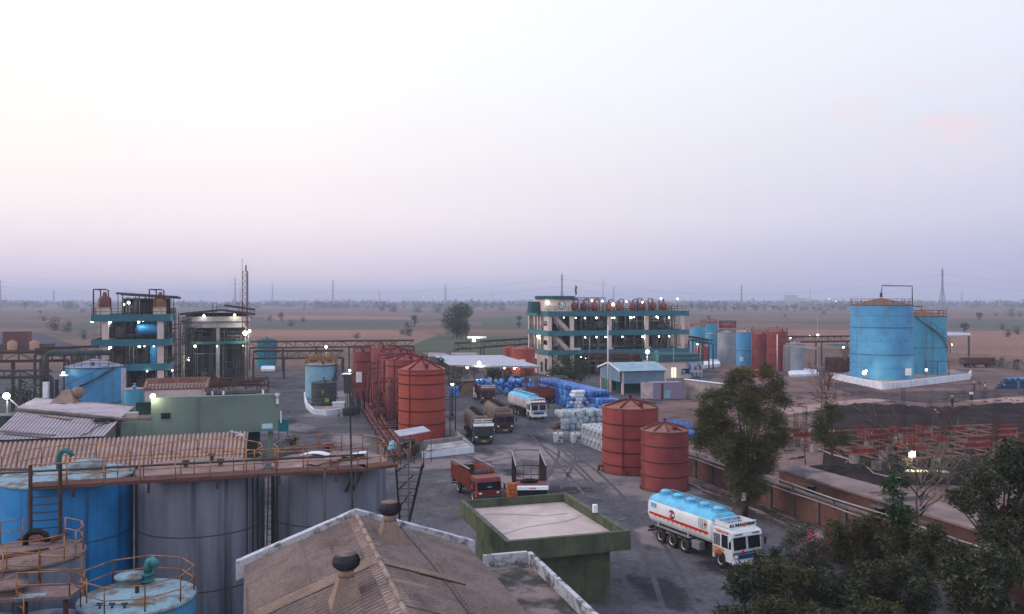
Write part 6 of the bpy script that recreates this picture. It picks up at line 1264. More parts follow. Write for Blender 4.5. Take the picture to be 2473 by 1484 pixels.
            MB().cyl((x,cy,zc+.16),(x+.005,cy,zc+.16),.24,n=28).build('logo_field', red_strip, lg); MB().box(x,x+.01,cy-.26,cy+.26,zc+.06,zc+.26).build('logo_band', ink_white, lg); text('letters','HP',.22,ink_navy,lg,TM((x+.012,cy,zc+.155),(0,1,0),(0,0,1)),.012)
            b = MB(); [b.box(x-.02,x-.01,y0-1.3,y0-.45,zc-.05+.13*k,zc-.035+.13*k) for k in range(6)]; [b.box(x-.02,x-.01,y0-1.3+.21*k,y0-1.285+.21*k,zc-.05,zc+.6) for k in range(5)]; pl = b.build('hazard_panel', ink_black, tk); MB().add([(x-.008,y0-.62,zc+.42),(x-.008,y0-.76,zc+.28),(x-.008,y0-.62,zc+.14),(x-.008,y0-.48,zc+.28)],[(0,1,2,3)][::-1]).build('hazard_diamond', red_strip, pl)
            MB().box(x-.03,x-.012,y1+.55,y1+1.15,zc+.22,zc+.55).build('blue_panel', tank_sky, tk)
        for s in (-1,1):
            if len(axles) > 2:
                ys = [a for a in axles if a < -3]; b = MB(); b.box(*(sorted((s*(h-.36),s*h))),ys[-1]-.62,ys[0]+.62,1.14,1.17); b.add([(s*(h-.36),ys[-1]-.62,1.15),(s*h,ys[-1]-.62,1.15),(s*h,ys[-1]-.72,.7),(s*(h-.36),ys[-1]-.72,.7)],[(0,1,2,3)]); b.build('mudguard', galv if stripe else dull_chassis, t)
            MB().box(*(sorted((s*.62,s*1.12))),axles[1]+.75,axles[1]+1.6,.55,1.1).build('fuel_tank', galv if stripe else dull_chassis, t, bevel=.05)
            b = MB(); [b.bar((s*(h-.1),y,1.16),(s*(h-.12),y-.05,1.6),.06) for y in (axles[1]+.4,axles[-1]-.3)]; b.build('stay', cab_white if stripe else dull_chassis, t)
        MB().box(-1.05,1.05,y0,y0-.02 if False else y0+.05,1.0,1.3).build('frame_plate', dull_chassis, t)
    elif body == 'open':
        zb = 1.15; zt = body_h; bm_ = body_m or plank_red; th = .06
        MB().box(-h,h,y1,y0,zb-.12,zb).build('load_floor', dull_chassis, t)
        for s in (-1,1):
            b = MB(); b.box(*(sorted((s*(h-th),s*h))),y1,y0,zb,zt-.35); n = 15
            for k in range(n): yy = y1+(y0-y1)*k/(n-1); b.box(*(sorted((s*h,s*(h+.05)))),yy-.035,yy+.035,zb-.1,zt)
            b.build('side_board', bm_, t); MB().box(*(sorted((s*(h-.06),s*(h+.06)))),y1,y0,zt-.02,zt+.05).build('top_rail', conc, t)
        MB().box(-h+th,h-th,y0-th,y0,zb,zt-.4).build('head_board', steel, t); MB().box(-h+th,h-th,y1,y1+th,zb,zb+1.0).build('tail_board', steel, t)
        b = MB(); b.tube([(-h+.25,y0+.1,cabH),(-h+.25,y0+.1,zt+.55),(h-.2,y0+.1,zt+.55),(h-.2,y0+.1,cabH)],.03,6); b.build('head_frame', steel, t)
        for s in (-1,1): MB().tube([(s*(h-.05),y0-.3,.95),(s*(h-.05),y1+2.8,.95)],.03,5).tube([(s*(h-.05),y0-.3,.7),(s*(h-.05),y1+2.8,.7)],.03,5).build('side_guard', steel, t)
    elif body == 'cage':
        zb = 1.15; zt = body_h
        MB().box(-h,h,y1,y0,zb-.12,zb).build('load_floor', dull_chassis, t); bm_ = body_m or dark_red
        for s in (-1,1):
            b = MB(); n = 11
            for k in range(n): yy = y1+(y0-y1)*k/(n-1); b.bar((s*h,yy,zb),(s*h,yy,zt),.05)
            for z in (zb+.5,zb+1,zb+1.5): b.bar((s*h,y1,z),(s*h,y0,z),.05)
            b.build('cage_side', bm_, t); MB().bar((s*h,y1,zt),(s*h,y0,zt),.07).build('top_rail', galv, t)
        for y in (y0,y1):
            b = MB(); b.tube([(h*math.cos(a),y,zt-.02+.14*math.sin(a)) for a in [PI*k/10 for k in range(11)]],.035,6)
            if y == y0:
                for k in range(5): x = -h+W*k/4; b.bar((x,y,zb),(x,y,zt+.1),.04)
                for z in (zb+.6,zb+1.1,zb+1.55,zb+1.95): b.bar((-h,y,z),(h,y,z),.04)
            b.build('end_frame', bm_, t)
    return t
tr = truck('white and sky blue tanker truck parked by the brick wall in front', (15.2,56.2,0), R_(27), stripe=True, tank_top=tank_sky, length=9.3, axles=(-1.2,-5.0,-6.35,-7.7), cabL=1.95,
    sign=[('ALL INDIA',.55,ink_navy,.25),('PERMIT',-.68,ink_navy,.25)], visor=[('GOODS',.72,ink_black,.17),('CARRIER',-.70,ink_black,.17)])
h = 1.22
text('lettering','* TATA-3118 *',.23,ink_red,tr,TM((h+.02,-1.0,2.40),(0,1,0),(0,0,1)),.008)
MB().add([(h-.55,.04,.92),(h-1.15,.04,.92),(h-.85,.04,1.42)],[(0,2,1)]).build('warning_triangle', red_strip, tr); MB().add([(h-.72,.05,1.0),(h-.98,.05,1.0),(h-.85,.05,1.2)],[(0,2,1)]).build('triangle_centre', maroon_p, tr)
b = MB(); [b.box(h+.012,h+.02,-1.9,-.7-.1*k,1.28-.09*k,1.32-.09*k) for k in range(5)]; b.build('painted_trim', orange_t, tr)
b = MB(); [b.box(h+.012,h+.02,-1.85,-.9,1.25-.18*k,1.27-.18*k) for k in range(3)]; b.build('painted_trim', red_strip, tr)
MB().add([(h+.022,-.80,1.28),(h+.022,-.9,1.32),(h+.022,-1.0,1.12),(h+.022,-.9,1.08)],[(0,1,2,3)]).build('painted_leaf', mat('leaf_paint', L(.3,.45,.03), fine=0), tr)
MB().box(-.9,.9,-1.75,-.6,2.6,2.64).build('roof_mat', conc, tr)
truck('dusty white and blue tanker truck in the lane by the blue drum wall', (3.9,126.4,0), R_(19), stripe=False, tank_top=tank_sky, tank_m=mat('grubby_tank_white', L(.50,.45,.46), L(.38,.34,.35), .8, obj=True, streak=(L(.15,.1,.09),(1.5,.3),.55,.75,.6)), length=10.6, axles=(-1.2,-5.6,-7.0,-8.4), cabL=1.95, sign=[('ALL INDIA',.55,ink_navy,.25),('PERMIT',-.68,ink_navy,.25)], visor=[('GOODS CARRIER',0,ink_navy,.15)], visor_m=cab_brown)
truck('green cabbed goods carrier tanker with a dusty brown tank', (-3.4,104.7,0), R_(11), cab=cab_green, tank_m=tank_brown, length=9.6, axles=(-1.2,-6.6,-7.95), sign=[('GOODS',.62,ink_black,.28),('CARRIER',-.58,ink_black,.28)], visor=[('* * *',0,ink_red,.2)], visor_m=cab_white, rack=True)
truck('dull brown tanker truck standing right behind the green goods carrier', (-.9,113.6,0), R_(12), cab=cab_brown, tank_m=tank_brown, length=9.5, axles=(-1.2,-6.4,-7.8), rack=False)
rt = truck('brick red open lorry with ribbed sides in the yard', (-1.95,74.4,0), R_(22), cab=cab_red, W=2.25, cabH=2.25, body='open', length=7.0, axles=(-1.15,-5.2), split=False, modern=True, rack=False, body_h=2.75)
b = MB(); b.cyl((-.55,-2.0,2.36),(.65,-2.0,2.36),.24,n=10); b.build('rolled_tarp', dark_tank, rt)
MB().box(-.25,.15,-.05,.03,1.42,1.5).build('sticker', pale_blue, rt)
b = truck('rusty cage bodied truck with tarps on its cab roof behind the pump house', (1.65,69.7,0), R_(2.5), cab=cab_maroon, W=2.5, body='cage', body_m=mat('dark_cage_steel', L(.045,.024,.022), L(.03,.02,.02), 2), length=9.2, axles=(-1.2,-6.2,-7.5), split=False, rack=False, body_h=3.75, visor=[('GOODS',0,ink_red,.16)], visor_m=cab_white)
q = MB(); q.ball((.2,-1.2,2.72),.42,10,(1.9,.9,.5)); q.build('black_tarp', black, b); MB().ball((.75,-1.3,2.78),.2,8,(1.3,.7,.6)).build('red_bundle', orange_red, b)
mt = truck('maroon lorry with a white sign board behind the brown tanker', (-4.0,146,0), R_(10), cab=cab_maroon, body='open', length=8, axles=(-1.2,-5.5,-6.8), body_m=cab_maroon, rack=True, body_h=2.9, sign=[('GOODS CARRIER',0,ink_navy,.27)])
truck('red sided cage lorry parked crosswise behind the dusty tanker', (0.5,145.5,0), R_(-72), cab=cab_maroon, body='cage', length=9, axles=(-1.2,-6,-7.3), body_h=4.4, rack=False)
MB().box(-1.25,-1.20,-8.9,-2.0,1.2,2.6).box(1.20,1.25,-8.9,-2.0,1.2,2.6).build('side_board', cab_red, bpy.data.objects['truck.007'])
truck('far red open truck parked beyond the greenish blue tank', (124.5,225,0), R_(92), cab=cab_maroon, body='open', length=8.2, axles=(-1.2,-5.4,-6.7), body_m=cab_maroon, rack=False, body_h=2.7)
t = thing('pickup', 'small white pickup van seen from behind near the canopy', 'pickup', (XY(1157,153),151.5,0), R_(4))
MB().prism([(-.9,.1,.45),(-.9,2.3,.45),(-.9,2.3,1.1),(-.9,.1,1.1)],(1.8,0,0)).build('load_bed', cab_white, t, bevel=.03); MB().prism([(-.85,2.35,.45),(-.85,4.1,.45),(-.85,4.1,1.1),(-.85,3.6,1.9),(-.85,2.35,1.95)],(1.7,0,0)).build('cab', cab_white, t, bevel=.05)
MB().box(-.55,.55,2.32,2.345,1.25,1.75).build('rear_window', glass_dk, t); MB().box(-.85,.85,.04,.1,.5,1.1).build('tailgate', cab_white, t); MB().ball((.1,.9,1.15),.5,8,(1.1,.8,.4)).build('blue_tarp', deep_blue, t)
rail(MB(), [(-.85,.15,1.1),(-.85,2.3,1.1),(.85,2.3,1.1),(.85,.15,1.1)], .75, .03, 1.1).build('bed_rail', white_p, t)
for x in (-.75,.75):
    for y in (.75,3.4): wheel(t, x, y, .31, .18)
    MB().box(x-.08,x+.08,.02,.05,.7,.95).build('tail_light', red_strip, t)
# ---------------------------------------------------------------- drums, totes, bales
drum_b = mat('blue_drum_plastic', L(.020,.125,.44), L(.012,.06,.24), .8, rough=.4, fine=.1, fscale=3); drum_l = mat('light_blue_drum', L(.07,.26,.60), L(.05,.2,.5), .5, rough=.4, fine=.1, fscale=3)
drum_w = mat('white_drum_plastic', L(.58,.60,.65), L(.45,.47,.53), .6, rough=.45, fine=.1, fscale=3); drum_g = mat('translucent_grey_drum', L(.32,.36,.42), L(.22,.25,.32), .6, rough=.45, fine=.1, fscale=3)
DP = [(.01,0),(.27,0),(.29,.04),(.29,.28),(.302,.31),(.29,.34),(.29,.58),(.302,.61),(.29,.64),(.29,.86),(.27,.9),(.24,.9),(.235,.875),(.01,.875)]
def drum_mesh(m): 
    o = MB().lathe(DP, 12).build('plastic_drum', m); me = o.data; bpy.data.objects.remove(o); return me
DM = {k: drum_mesh(m) for k, m in (('b',drum_b),('l',drum_l),('w',drum_w),('g',drum_g))}
NDRUM = [0]
def drum(k, loc, rot, label, group):
    o = bpy.data.objects.new('plastic_drum', DM[k]); COL.objects.link(o); o.location = loc; o.rotation_euler = rot
    tag(o, label, 'drum', group); NDRUM[0] += 1; return o
rg = random.Random(77); dirv = Vector((.308,-.951,0)); nrm = Vector((-.951,-.308,0))
base = Vector((5.0,154,0)); rest = MB(); rest2 = MB()
GW = 'blue drums standing in the long drum wall'
def rest_drum(mb, p, ax): mb.cyl(p, Vector(p)+ax*.9, .29, n=8)
for i in range(50):                                                  # long drum wall, four tiers, five rows deep
    tiers = 4 if i < 40 else (3 if i < 46 else 2)
    for j in range(5):
        for k in range(tiers):
            p = base+dirv*(.6*i+rg.uniform(-.03,.03))-nrm*(.6*j)+Vector((0,0,.92*k))
            if j == 0 and i >= 12: drum('b' if rg.random() < .7 else 'l', p, (rg.uniform(-.12,.12),rg.uniform(-.12,.12),0), 'blue drum standing in the face of the long drum wall', GW)
            elif (j == 0 or k == tiers-1): rest.m = 0 if rg.random() < .55 else 1; rest_drum(rest, p, Vector((rg.uniform(-.06,.06),rg.uniform(-.06,.06),1)))
struct('blue_drum_stack', rest, [drum_b, mat('faded_blue_drum', L(.03,.18,.48), L(.015,.07,.26), .8, rough=.5, fine=.2, fscale=3)], 'stuff')
# pile of lying blue and white drums beside it
GP = 'blue and white drums lying in the pile'
pb = G(1370,1006); along = Vector((.961,.276,0)); back = Vector((-.276,.961,0))
for r in range(7):
    for k in range(11-r//2):
        for j in range(1 if r < 5 else 2):
            p = pb+along*(.60*(k+r*.5)+.3)+back*(.9*j+.28*r)+Vector((0,0,.3+.50*r)); kind = rg.choice('bwgwwbgw') if r < 5 else rg.choice('wwwwwb')
            drum(kind, p, (-PI/2+rg.uniform(-.04,.04),0,R_(16)+rg.uniform(-.08,.08)), {'b':'blue drum lying in the mixed drum pile','w':'white drum lying in the mixed drum pile','g':'greyish clear drum lying in the mixed drum pile'}[kind], GP)
for i, (u, v, a, lab) in enumerate(((1318,974,.2,'blue drum lying loose at the tail of the dusty tanker'),(1342,972,.3,'second loose blue drum beside the tanker'),(1360,983,.5,'loose blue drum nearest the mixed drum pile'))):
    drum('b', G(u,v)+Vector((0,0,.3)), (PI/2,0,a+PI/2), lab, None)
b = MB(); rg2 = random.Random(8)
for k in range(60): p = pb+along*rg2.uniform(2,7.5)+back*rg2.uniform(1.6,4.5)+Vector((0,0,rg2.uniform(.3,2.8))); b.m = rg2.randrange(3); rest_drum(b, p, Vector((rg2.uniform(-.6,.6),1,0)).normalized())
struct('mixed_drum_stack', b, [drum_b, drum_w, drum_g], 'stuff')
# second stacks further back
for u0, v0, n, ti, lab in ((1238,918,8,2,'blue drum standing in the block behind the dusty tanker'),(1100,946,3,2,'light blue drum by the near red tank frame')):
    p0 = G(u0,v0+12)
    for i in range(n):
        for k in range(ti):
            drum('l' if u0 < 1150 else 'b', p0+Vector((.62*(i-n/2),.1*i,.92*k)), (0,0,0), lab, 'blue drums stacked behind the dusty tanker' if u0 > 1150 else 'light blue drums by the near red tank frame')
b = MB(); rg3 = random.Random(19)
for k in range(90): b.m = rg3.randrange(2); rest_drum(b, (XY(rg3.uniform(1150,1290),162)+0, 162+rg3.uniform(-3,4), rg3.choice((0,.92,1.84))), Vector((0,0,1)))
for k in range(50): b.m = rg3.randrange(2); rest_drum(b, (XY(rg3.uniform(1640,1690),196), 196+rg3.uniform(-3,4), rg3.choice((0,.92,1.84,2.7))), Vector((0,0,1)))
struct('blue_drum_heap', b, [drum_b, drum_l], 'stuff')
solo('drum_crate_stack', MB().box(-1.1,1.1,-.8,.8,0,2.6).box(-1.2,1.2,-.9,.9,2.6,2.7), mat('tan_crate', L(.20,.14,.08), L(.14,.10,.06), 1), 'tan crate stack under the white canopy edge', 'crate', (XY(1129,160),160,0))
t = thing('blue_tarp', 'rumpled blue sheeting heap behind the two red tanks', 'tarp', (*G(1632,1040).xy,0), R_(17))
b = MB(); nx, ny = 26, 12; rg4 = random.Random(3)
for j in range(ny+1):
    for i in range(nx+1):
        x, y = -4.2+8.4*i/nx, 8*j/ny-1.2; e = min(i,nx-i,4)/4*min(j+1,ny-j,3)/3
        b.v.append(Vector((x*.8,y*.7,e*(.75+.22*math.sin(i*1.9+j)+.15*math.sin(j*2.3))+rg4.uniform(0,.12))))
for j in range(ny):
    for i in range(nx): a = j*(nx+1)+i; b.f.append([a,a+1,a+nx+2,a+nx+1]); b.sm.append(True); b.mi.append(0)
b.build('sheet', mat('blue_sheeting', L(.022,.085,.27), L(.015,.05,.17), 1.5, rough=.5, fine=.15), t)
solo('blue_tarp', MB().ball((0,0,.5),1.0,10,(1.2,.8,.8)), mat('blue_bundle', L(.02,.10,.36), L(.05,.16,.42), 2, rough=.6, fine=.2), 'wrapped blue bundle by the top of the maroon tank', 'tarp', (*G(1664,1062).xy,0))
# intermediate bulk containers
tote_w = mat('tote_plastic', L(.66,.68,.72), L(.56,.59,.64), 1, rough=.45, fine=.05); tote_g = mat('tote_cage', L(.42,.45,.50), rough=.45, fine=.05); plate_m = mat('tote_plate', L(.14,.17,.19), fine=.1)
def tote(label, loc, rz, group):
    t = thing('liquid_tote', label, 'liquid tote', loc, rz, group)
    MB().box(-.5,.5,-.55,.55,.16,1.12).build('bottle', tote_w, t, bevel=.06); MB().box(-.5,.5,-.6,.6,.0,.04).box(-.5,.5,-.6,.6,.12,.155).box(-.5,-.36,-.6,.6,.04,.12).box(-.07,.07,-.6,.6,.04,.12).box(.36,.5,-.6,.6,.04,.12).build('pallet', tote_g, t)
    b = MB(); X, Y_ = .515, .6
    for z in (.18,.4,.62,.84,1.06,1.16): b.bar((-X,-Y_,z),(X,-Y_,z),.022); b.bar((-X,Y_,z),(X,Y_,z),.022); b.bar((-X,-Y_,z),(-X,Y_,z),.022); b.bar((X,-Y_,z),(X,Y_,z),.022)
    for k in range(6): x = -X+2*X*k/5; y = -Y_+2*Y_*k/5; b.bar((x,-Y_,.16),(x,-Y_,1.16),.022); b.bar((x,Y_,.16),(x,Y_,1.16),.022); b.bar((-X,y,.16),(-X,y,1.16),.022); b.bar((X,y,.16),(X,y,1.16),.022)
    for x in (-.25,.25): b.bar((x,-Y_,1.17),(x,Y_,1.17),.03)
    b.build('cage', tote_g, t); MB().lathe([(.01,1.12),(.12,1.12),(.12,1.19),(.01,1.2)],12).build('cap', black, t); MB().box(-.1,.1,-.64,-.55,.16,.32).build('tap', black, t)
    MB().box(-.05,.42,-.625,-.605,.45,.8).build('plate', plate_m, t); return t
proto = tote('white caged tote standing alone at the yard edge left of the stacked ones', (*G(1348,1068).xy,0), R_(10), 'white liquid totes')
dup(proto, (*G(1390,1069).xy,0), R_(14), 'white caged tote just beside the end of the stacked ones')
tb = G(1404,1071)
for k in range(2):
    for i in range(9):
        for j in range(3):
            if k == 0 and j > 0 and i > 0: continue
            lab = ('upper' if k else 'lower')+(' front row' if j == 0 else ' back row')+' white tote in the stack beside the large red tank'
            dup(proto, tb+dirv*(1.13*i+.5)-nrm*(1.28*j+.6)+Vector((0,0,1.2*k)), R_(18-90), lab)
# bales of shredded plastic sacks
bale_m = [mat('bale_white', L(.44,.46,.48), L(.24,.30,.36), 2.6, rough=.8, fine=.25, fscale=6, streak=(L(.08,.14,.22),(2,2),.52,.7,.8), bump=.6), mat('bale_blue', L(.30,.37,.45), L(.13,.19,.27), 2.8, rough=.8, fine=.25, fscale=6, streak=(L(.05,.09,.16),(2,2),.5,.7,.8), bump=.6)]
def bale_mesh(seed, m):
    r = random.Random(seed); b = MB().ball((0,0,0),.62,12,(1,1,1))
    for p in b.v:
        q = Vector((math.copysign(abs(p.x/.62)**.34,p.x)*.5, math.copysign(abs(p.y/.62)**.34,p.y)*.5, math.copysign(abs(p.z/.62)**.34,p.z)*.5)); p.xyz = q*Vector((1,1,1)).length/1.732*r.uniform(.84,1.14)
    o = b.build('plastic_bale', m); me = o.data; bpy.data.objects.remove(o); return me
bms = [bale_mesh(i, bale_m[i%2]) for i in range(4)]; q0 = G(1356,1040)
for i in range(6):
    for j in range(3):
        for k in range(3):
            if (j and k < 2) or rg.random() < .06: continue
            o = bpy.data.objects.new('plastic_bale', bms[rg.randrange(4)]); COL.objects.link(o); o.location = q0+along*(.98*i+.5)-dirv*(.1*i+1.05*j)+Vector((rg.uniform(-.08,.08),rg.uniform(-.1,.1),.48+.80*k)); o.rotation_euler = (rg.uniform(-.15,.15),rg.uniform(-.15,.15),rg.uniform(0,6.3)); o.scale = (rg.uniform(.9,1.25),rg.uniform(.9,1.2),rg.uniform(.85,1.05))
            tag(o, 'crumpled pale plastic bale stacked behind the white totes', 'bale', 'bales of plastic sacks behind the totes')
solo('ramp', MB().prism([(0,0,0),(2.6,.3,0),(2.6,.3,1.35)],(-.3,1.2,0)), rust_st, 'dark rusty wedge leaning at the left foot of the bales', 'ramp', G(1333,1037))
# ---------------------------------------------------------------- brick boundary wall, slab roofed stores
def brick_mat():
    m = mat('brown_brick', L(.12,.06,.048), L(.085,.045,.038), .8, rough=.95, fine=.2); n, l = m.node_tree.nodes, m.node_tree.links; p = n['Principled BSDF']; src = p.inputs['Base Color'].links[0].from_socket
    t = n.new('ShaderNodeTexBrick'); t.inputs['Scale'].default_value = 1; t.inputs['Brick Width'].default_value = .24; t.inputs['Row Height'].default_value = .085; t.inputs['Mortar Size'].default_value = .012
    t.inputs['Color1'].default_value = (1,1,1,1); t.inputs['Color2'].default_value = (.65,.65,.65,1); t.inputs['Mortar'].default_value = (1.7,1.8,1.9,1)
    g = n.new('ShaderNodeNewGeometry'); s = n.new('ShaderNodeSeparateXYZ'); l.new(g.outputs['Position'], s.inputs[0]); c = n.new('ShaderNodeCombineXYZ'); l.new(s.outputs['Y'], c.inputs['X']); l.new(s.outputs['Z'], c.inputs['Y']); l.new(c.outputs[0], t.inputs['Vector'])
    q = n.new('ShaderNodeMix'); q.data_type = 'RGBA'; q.blend_type = 'MULTIPLY'; q.inputs['Factor'].default_value = 1; l.new(src, q.inputs['A']); l.new(t.outputs[0], q.inputs['B']); l.new(q.outputs['Result'], p.inputs['Base Color']); return m
brick = brick_mat()
w0, w1 = Vector((17.45,86.0,0)), Vector((36.5,27.0,0)); wd = (w1-w0).normalized(); wn = Vector((-wd.y,wd.x,0)); WH = 2.15
t = thing('boundary_wall', 'long brown brick boundary wall with pillars and a white pipe on top', 'wall')
MB().prism([w0,w1,w1+Vector((0,0,WH)),w0+Vector((0,0,WH))], wn*.25).build('brick_wall', brick, t); MB().bar(w0+Vector((0,0,WH+.06))+wn*.12, w1+Vector((0,0,WH+.06))+wn*.12, .36,.12).build('coping', conc_dk, t)
for k in range(20): c = w0+wd*(1.2+3.1*k); MB().prism([c,c+wd*.4,c+wd*.4-wn*.14,c-wn*.14],(0,0,WH)).build('pillar', mat('drab_pillar', L(.12,.085,.075), L(.08,.06,.055), 1) if k == 0 else bpy.data.materials['drab_pillar'], t)
MB().tube([w0+wd*s-wn*.3+Vector((0,0,WH+.55+.05*math.sin(s*.5))) for s in range(0,62,2)], .055, 7).build('white_pipe', mat('grubby_white_pipe', L(.36,.34,.36), L(.22,.19,.19), .8), t); MB().tube([w0+wd*s-wn*.3+Vector((0,0,WH-.12+.03*math.sin(s*.7))) for s in range(0,62,2)], .06, 6).build('lower_pipe', conc, t)
for k in range(12): c = w0+wd*(2+5*k); MB().bar(c+Vector((0,0,WH)),c-wn*.3+Vector((0,0,WH+.5)),.08).bar(c+Vector((0,0,WH-.3)),c-wn*.35+Vector((0,0,WH-.2)),.08).build('bracket', steel, t)
kerb0 = w0-wn*3.2; struct('raised_strip', MB().prism([w0-wn*.15,w0+wd*34-wn*.15,w0+wd*34-wn*1.7,w0-wn*2.0],(0,0,.16)), conc_dk)
struct('kerb', MB().bar(w0-wn*2.05+Vector((0,0,.1)), w0+wd*34-wn*1.8+Vector((0,0,.1)),.16,.26), conc)
b = MB(); rg = random.Random(2)
for k in range(46): s = rg.uniform(5,20); c = w0+wd*s-wn*rg.uniform(.5,3.2); a = rg.uniform(-.3,.3); b.bar(c+Vector((0,0,.2+rg.random()*.15)), c+(wd+wn*a)*rg.uniform(.8,3.6)+Vector((0,0,.2+rg.random()*.2)), rg.uniform(.05,.13))
struct('scrap_timber', b, bark, 'stuff')
struct('soil_heap', MB().ball((0,0,-.3),2.6,18,(1.4,1,.42)).xf(Matrix.Translation(w0+wd*27-wn*1.9)), soil_m)
slab_top = mat('dusty_slab_top', L(.24,.175,.165), L(.15,.11,.105), .35, rough=1, fine=.15, patch=(L(.05,.05,.062), .22, .47,.60,.9), bump=.2)
r0, r1 = Vector((23.2,76.9,0)), Vector((30.4,55.5,0)); rd = (r1-r0).normalized(); rn = Vector((-rd.y,rd.x,0))
t = thing('store_row', 'low brick store row with a dusty concrete slab roof behind the boundary wall', 'building')
MB().prism([r0+Vector((0,0,2.45)),r1+Vector((0,0,2.45)),r1+rn*3.9+Vector((0,0,2.45)),r0+rn*3.2+Vector((0,0,2.45))],(0,0,.17)).build('slab_roof', slab_top, t); MB().prism([r0+rd*.3+rn*.3,r1-rd*.3+rn*.3,r1-rd*.3+rn*3.4,r0+rd*.3+rn*2.9],(0,0,2.45)).build('brick_wall', brick, t)
MB().prism([r0+rd*13.2,r0+rd*13.2+rn*3.6,r0+rd*13.9+rn*3.6,r0+rd*13.9],(0,0,.28)).xf(Matrix.Translation((0,0,2.64))).build('roof_upstand', conc_dk, t)
for s in (4,12,17): c = r0+rd*s+rn*.3; MB().prism([c,c+rd*1.3,c+rd*1.3-rn*.5,c-rn*.5],(0,0,.1)).xf(Matrix.Translation((0,0,2.0))).build('window_hood', conc_dk, t); MB().prism([c+rd*.15-rn*.02,c+rd*1.15-rn*.02,c+rd*1.15,c+rd*.15],(0,0,.8)).xf(Matrix.Translation((0,0,1.1))).build('window', glass_dk, t)
b = MB(); [b.bar(r0+rd*(11+.9*k)+rn*.8+Vector((0,0,2.72)), r0+rd*(11.6+.9*k)+rn*3+Vector((0,0,2.72)),.08) for k in range(3)]; b.build('loose_pole', bark_pale, t)
struct('concrete_apron', MB().prism([r1+rn*1.0,r1+rd*16+rn*1,r1+rd*16+rn*6,r1+rn*7],(0,0,.12)), conc)
t = thing('fence', 'post and rail fence below the brick stores at the right', 'fence'); b = MB()
for k in range(5): c = r1+rd*(1+3*k)+rn*1; b.bar(c,c+Vector((0,0,1.6)),.09)
b.build('posts', galv, t); MB().bar(r1+rd*1+rn*1+Vector((0,0,1.1)),r1+rd*13+rn*1+Vector((0,0,1.1)),.05).bar(r1+rd*1+rn*1+Vector((0,0,.6)),r1+rd*13+rn*1+Vector((0,0,.6)),.05).build('rails', galv, t)
solo('water_tank', MB().lathe([(.01,0),(.75,0),(.8,.1),(.8,.5),(.76,.55),(.8,.6),(.8,1.1),(.6,1.35),(.3,1.42),(.3,1.5),(.01,1.5)],20), black, 'black round water tank near the right edge among the trees', 'tank', (*G(2310,1292).xy,0))
# ---------------------------------------------------------------- foundation works with red shuttering
form = mat('red_shutter_steel', L(.26,.036,.026), L(.13,.024,.02), 1.5, rough=.6, fine=.12); timber = mat('pinkish_timber', L(.30,.145,.11), L(.16,.085,.07), 2, rough=.9, fine=.15); rebar_m = mat('rebar', L(.055,.033,.028), rough=.8, fine=0)
struct('excavation_floor', MB().poly([(*G(u,v).xy,.012) for u, v in ((1985,1130),(2140,1165),(2600,1150),(2600,990),(2000,990))]), soil_m)
b = MB(); rg = random.Random(5); nx = 90
for j, (oy, z) in enumerate(((0,0),(1.6,.7),(3.4,1.1),(6.5,.7),(9,.0))):
    for i in range(nx+1): b.v.append(Vector((XY(1940,150)+ (XY(2560,150)-XY(1940,150))*i/nx, 132+oy+2.2*math.sin(i*.13)+rg.uniform(-.5,.5), z*(.45+.75*rg.random()))))
for j in range(4):
    for i in range(nx): a = j*(nx+1)+i; b.f.append([a,a+1,a+nx+2,a+nx+1]); b.sm.append(True); b.mi.append(0)
struct('soil_bank', b, soil_m)
struct('dark_track', MB().poly([(*G(u,v).xy,.006) for u, v in ((1965,925),(2090,962),(2260,975),(2480,955),(2480,940),(2250,945),(2140,948),(2040,925))]), mat('dark_wet_earth', L(.055,.045,.05), L(.09,.065,.062), .15, rough=1, fine=.2))
struct('pale_track', MB().poly([(*G(u,v).xy,.004) for u, v in ((1900,1002),(2160,966),(2473,973),(2473,960),(2160,956),(1880,985))]), mat('pale_track_dirt', L(.33,.22,.20), L(.24,.16,.145), .1, rough=1, fine=.15))
fo = Vector((*G(2130,1135).xy,0)); fx, fy = Vector((math.cos(R_(14)),math.sin(R_(14)),0)), Vector((-math.sin(R_(14)),math.cos(R_(14)),0)); rg = random.Random(10)
FPd = lambda a, c, z=0: fo+fx*a+fy*c+Vector((0,0,z))
def panel(p, q, lab):
    t = thing('shutter_panel', lab, 'shuttering', p, math.atan2((q-p).y,(q-p).x), 'red shuttering panels of the foundation works'); Lg = (q-p).length
    MB().box(0,Lg,-.03,.03,0,.42).build('plate', form, t); b = MB(); n = max(2,int(Lg/.8))
    for k in range(n+1): b.box(Lg*k/n-.03,Lg*k/n+.03,-.10,-.03,0,.45)
    b.box(0,Lg,-.10,-.03,.42,.47).box(0,Lg,-.10,-.03,0,.05); b.build('rib', form, t)
rows = ('front','second','third','fourth','fifth','back')
for j in range(6):
    for i in range(9):
        if rg.random() < (.46 if (j > 1 or i > 3) else .14): 
            p, q = FPd(3.6*i-1,3.7*j,1.1), FPd(3.6*i+rg.uniform(1.4,2.6),3.7*j,1.1); panel(p,q,f'red ribbed shutter panel running across in the {rows[j]} line of the foundation works')
        if rg.random() < .14 and (j > 0 or i > 3) and j < 5: p, q = FPd(3.6*i+.2,3.7*j+.4,1.1), FPd(3.6*i+.2,3.7*j+3.2,1.1); panel(p,q,f'red shutter panel set end on behind the {rows[j]} line of the foundation works')
for j in range(6):
    a = -1.5 if j else 2; c = 31 if j else 26
    solo('timber_rail', MB().bar(FPd(a,3.7*j-.25,1.05),FPd(c,3.7*j-.25,1.05),.1,.14).bar(FPd(a,3.7*j+.3,1.0),FPd(c,3.7*j+.3,1.0),.08,.12), timber, f'long pinkish timber rails of the {rows[j]} line of the foundation works', 'timber')
